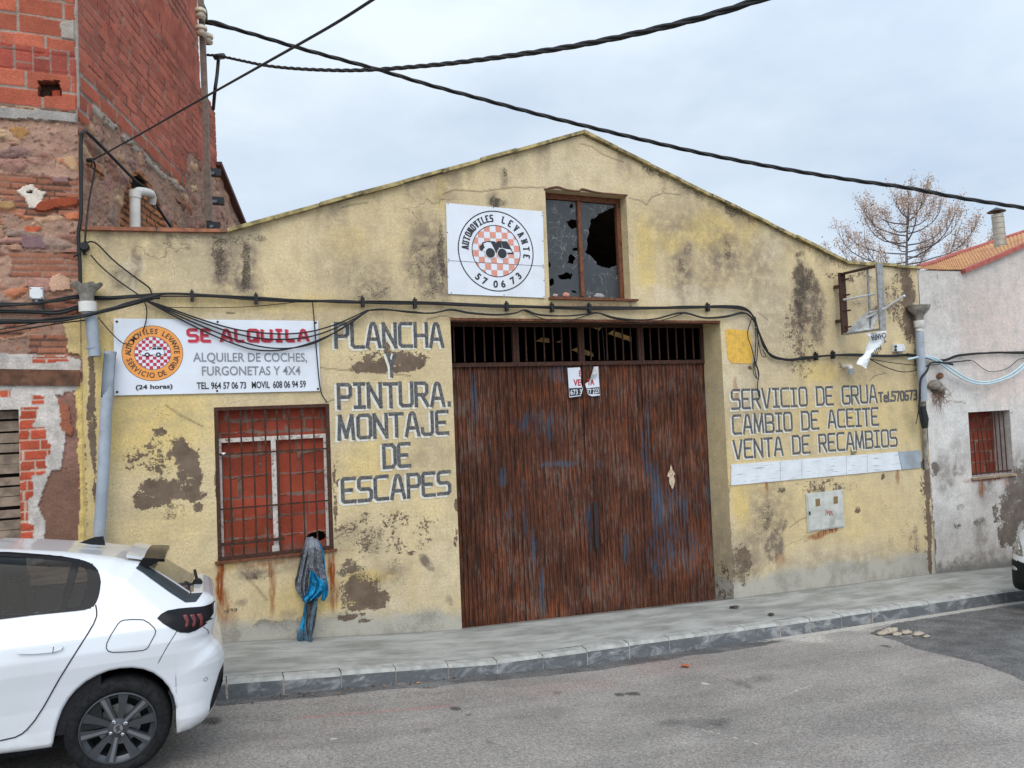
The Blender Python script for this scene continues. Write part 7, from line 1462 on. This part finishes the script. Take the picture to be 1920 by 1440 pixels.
b.box((-.1, 0, .86), (1.0, 1.2, .05)); b.box((-1.2, -.80, .62), (2.2, .04, .5)); b.box((-1.2, .78, .62), (2.2, .04, .5)); carbuild(b, 'cabin_lining', M['plastic'])
b = MB(); q = [k2(*p, CY) for p in ((470, 116), (520, 96), (560, 84), (606, 80), (616, 132), (540, 128))]; f_ = np.mean(q, 0)
b.prism([(p[0], -.022, p[1]) for p in q], (0, .044, 0)); carbuild(b, 'shark_fin_aerial', M['plastic'])
b = MB(); p_ = k2(1160, 352, CY-.1); b.lathe([(.001, -.05), (.03, -.045), (.036, 0), (.03, .045), (.001, .05)], (p_[0], -.1, p_[1]), 14, 0, 'y'); b.bar((p_[0], -.1, p_[1]), (p_[0]-.02, .3, p_[1]+.05), .02, .02); carbuild(b, 'rear_wiper', M['plastic'], smooth=True, angle=50)
b = MB(); b.box((-1.3, 0, .35), (3.0, 1.2, .25)); b.box((-1.3, .0, .62), (3.6, .9, .3)); carbuild(b, 'underbody', M['plastic'])
wc = onY(221.3, 1366.5, NY+.03)-CO; wr = .317
for x, z in ((wc[0], wc[2]), (-2.54, .315+.19)):
    for sd in (-1, 1):
        c0 = np.array([x+CO[0], CY+(-.835 if sd < 0 else .645), z+CO[2]-(0 if sd < 0 else CAMB*1.5)])
        if sd < 0: wheel(car, c0, wr, -1)
        else:
            b = MB(); b.lathe([(.2, 0), (.3, 0), (.315, .03), (.315, .17), (.3, .19), (.2, .19), (.001, .16)], c0, 40, 0, 'y'); b.build('tyre', M['tyre'], car, smooth=True, angle=40)

# ------------------------------------------------------------------ white van at the right edge, nose towards us
VX = onY(1890, 1045, -1.62)[0]; vz = float(zroad(VX+1, -2.4)); VO = np.array([VX, -2.42, vz])
van = thing('parked_van', 'white van with black bumper at the right edge, only its front corner in view', 'van', VO)
kz = lambda py, Y=-1.75: onY(1905, py, Y)[2]-vz
zb_, zt1, zh0, zh1 = kz(1100), kz(1052), kz(1042), kz(996)
ol2 = [(.06, .30, .2), (.0, .40, .34), (-.01, zt1*.5+.2, .38), (.0, zt1, .40), (.03, zh0, .42), (.10, (zh0+zh1)/2, .42), (.22, zh1, .42), (.45, zh1+.14, .36), (1.0, zh1+.34, .3), (1.25, zh1+.48, .25), (1.9, 1.75, .2), (2.2, 1.95, .2), (3.0, 2.0, .18), (5.0, 2.0, .15), (5.1, 1.2, .15), (5.1, .4, .12), (4.9, .28, .05), (4.55, .28, .02), (4.5, .55, .02), (4.2, .72, .02), (3.9, .55, .02), (3.85, .28, .03), (1.35, .26, .03), (1.3, .5, .02), (1.0, .72, .02), (.7, .55, .02), (.62, .28, .05)]
vs = Shell(ol2, [(0, .86), (.4, .92), (.9, .95), (1.2, .93), (1.6, .84), (2.0, .76)], (.5, 4.6, .95), 8)
def vb(mb, name, mats, parent=None, **k):
    mb.v = [(x+VO[0], y+VO[1], z+VO[2]) for x, y, z in mb.v]; return mb.build(name, mats, parent or van, **k)
b = MB(); dark_m = lambda x, z: 1 if z < zt1*.5+.28 and x < .7 else 0
vs.body(b, 40, lambda x, z: 1 if (z < zt1-.02 and x < .62) else 0, lambda i, x, z: 1 if (z < zt1-.06 and (x < .3 or z < .75)) else (2 if 1.2 < x < 2.15 and z > zh1+.4 else 0)); vbody = vb(b, 'body', [M['paint'], M['plastic'], M['carglass']], smooth=True, angle=38)
from mathutils.bvhtree import BVHTree
_bv = BVHTree.FromPolygons([tuple(v.co+vbody.location+van.location) for v in vbody.data.vertices], [tuple(p.vertices) for p in vbody.data.polygons])
def on_van(px, py, lift):
    d = ray(px, py); d = d/np.linalg.norm(d); h_ = _bv.ray_cast(Vector(CAM), Vector(d))
    if h_[0] is None: h_ = _bv.find_nearest(Vector(CAM+d*13.6))
    return np.array(h_[0])-d*lift
def van_patch(P, lift, n=6, both=True):
    """a lens that follows the rounded front corner, and its mirror image on the far corner"""
    out_ = []; R_ = []
    for p, q_ in zip(P, P[1:]+P[:1]): R_ += [lerp(np.array(p, float), np.array(q_, float), j/4) for j in range(4)]
    c_ = np.mean(R_, 0); N_ = len(R_); V = [on_van(*p, -.03) for p in R_]
    for r_ in range(n): V += [on_van(*lerp(p, c_, r_/n), lift) for p in R_]
    V.append(on_van(*c_, lift)); V = np.array(V)
    F = [(r_*N_+i, r_*N_+(i+1) % N_, (r_+1)*N_+(i+1) % N_, (r_+1)*N_+i) for r_ in range(n) for i in range(N_)]+[(n*N_+i, n*N_+(i+1) % N_, (n+1)*N_) for i in range(N_)]
    for k in (0, 1):
        W_ = V.copy()
        if k: W_[:, 1] = 2*VO[1]-W_[:, 1]
        mb = MB(); mb.add(W_, F if not k else [f[::-1] for f in F]); out_.append(mb)
    return out_
HLP = [(1900.5, 994), (1906, 998), (1911, 1007), (1915, 1019), (1918, 1032), (1918.5, 1042), (1912, 1042), (1903, 1038), (1895, 1032.5), (1895.5, 1016), (1897.5, 1003)]
for mb in van_patch(HLP, .012): hl_ = mb.build('headlight', M['lamp'], van, smooth=True)
for mb in van_patch([(1900, 1016), (1905, 1014), (1910, 1020), (1912, 1030), (1907, 1034), (1900, 1029)], .017, 3): mb.build('lamp_bowl', M['chrome'], hl_, smooth=True)
for mb in van_patch([(1894.5, 1060), (1899, 1060), (1905, 1064), (1907, 1069), (1902, 1069), (1896, 1065)], .012, 3): mb.build('fog_light', M['clearlens'], van, smooth=True)
for mb in van_patch([(1901, 990), (1907, 984), (1913, 979), (1914, 981), (1908, 987), (1902, 993)], .004, 2): mb.build('bonnet_gap', M['plastic'], van)
for x in (1.0, 4.2):
    for sd in (-1, 1):
        b = MB(); b.lathe([(.05, .0), (.2, .0), (.31, 0), (.33, .03), (.33, .18), (.3, .2), (.05, .2)], (x+VO[0], VO[1]+sd*.82-.1, vz+.33-.05*x), 36, 0, 'y'); wv_ = b.build('wheel', M['tyre'], van, smooth=True, angle=40)
b = MB(); b.prism([(-.03, -.35, zt1+.06), (-.03, .35, zt1+.06), (.10, .35, zh1-.05), (.10, -.35, zh1-.05)], (.05, 0, 0)); vb(b, 'grille', M['plastic'])
b = MB(); b.box((2.6, 0, .5), (4.2, 1.3, .3)); vb(b, 'underbody', M['plastic'])
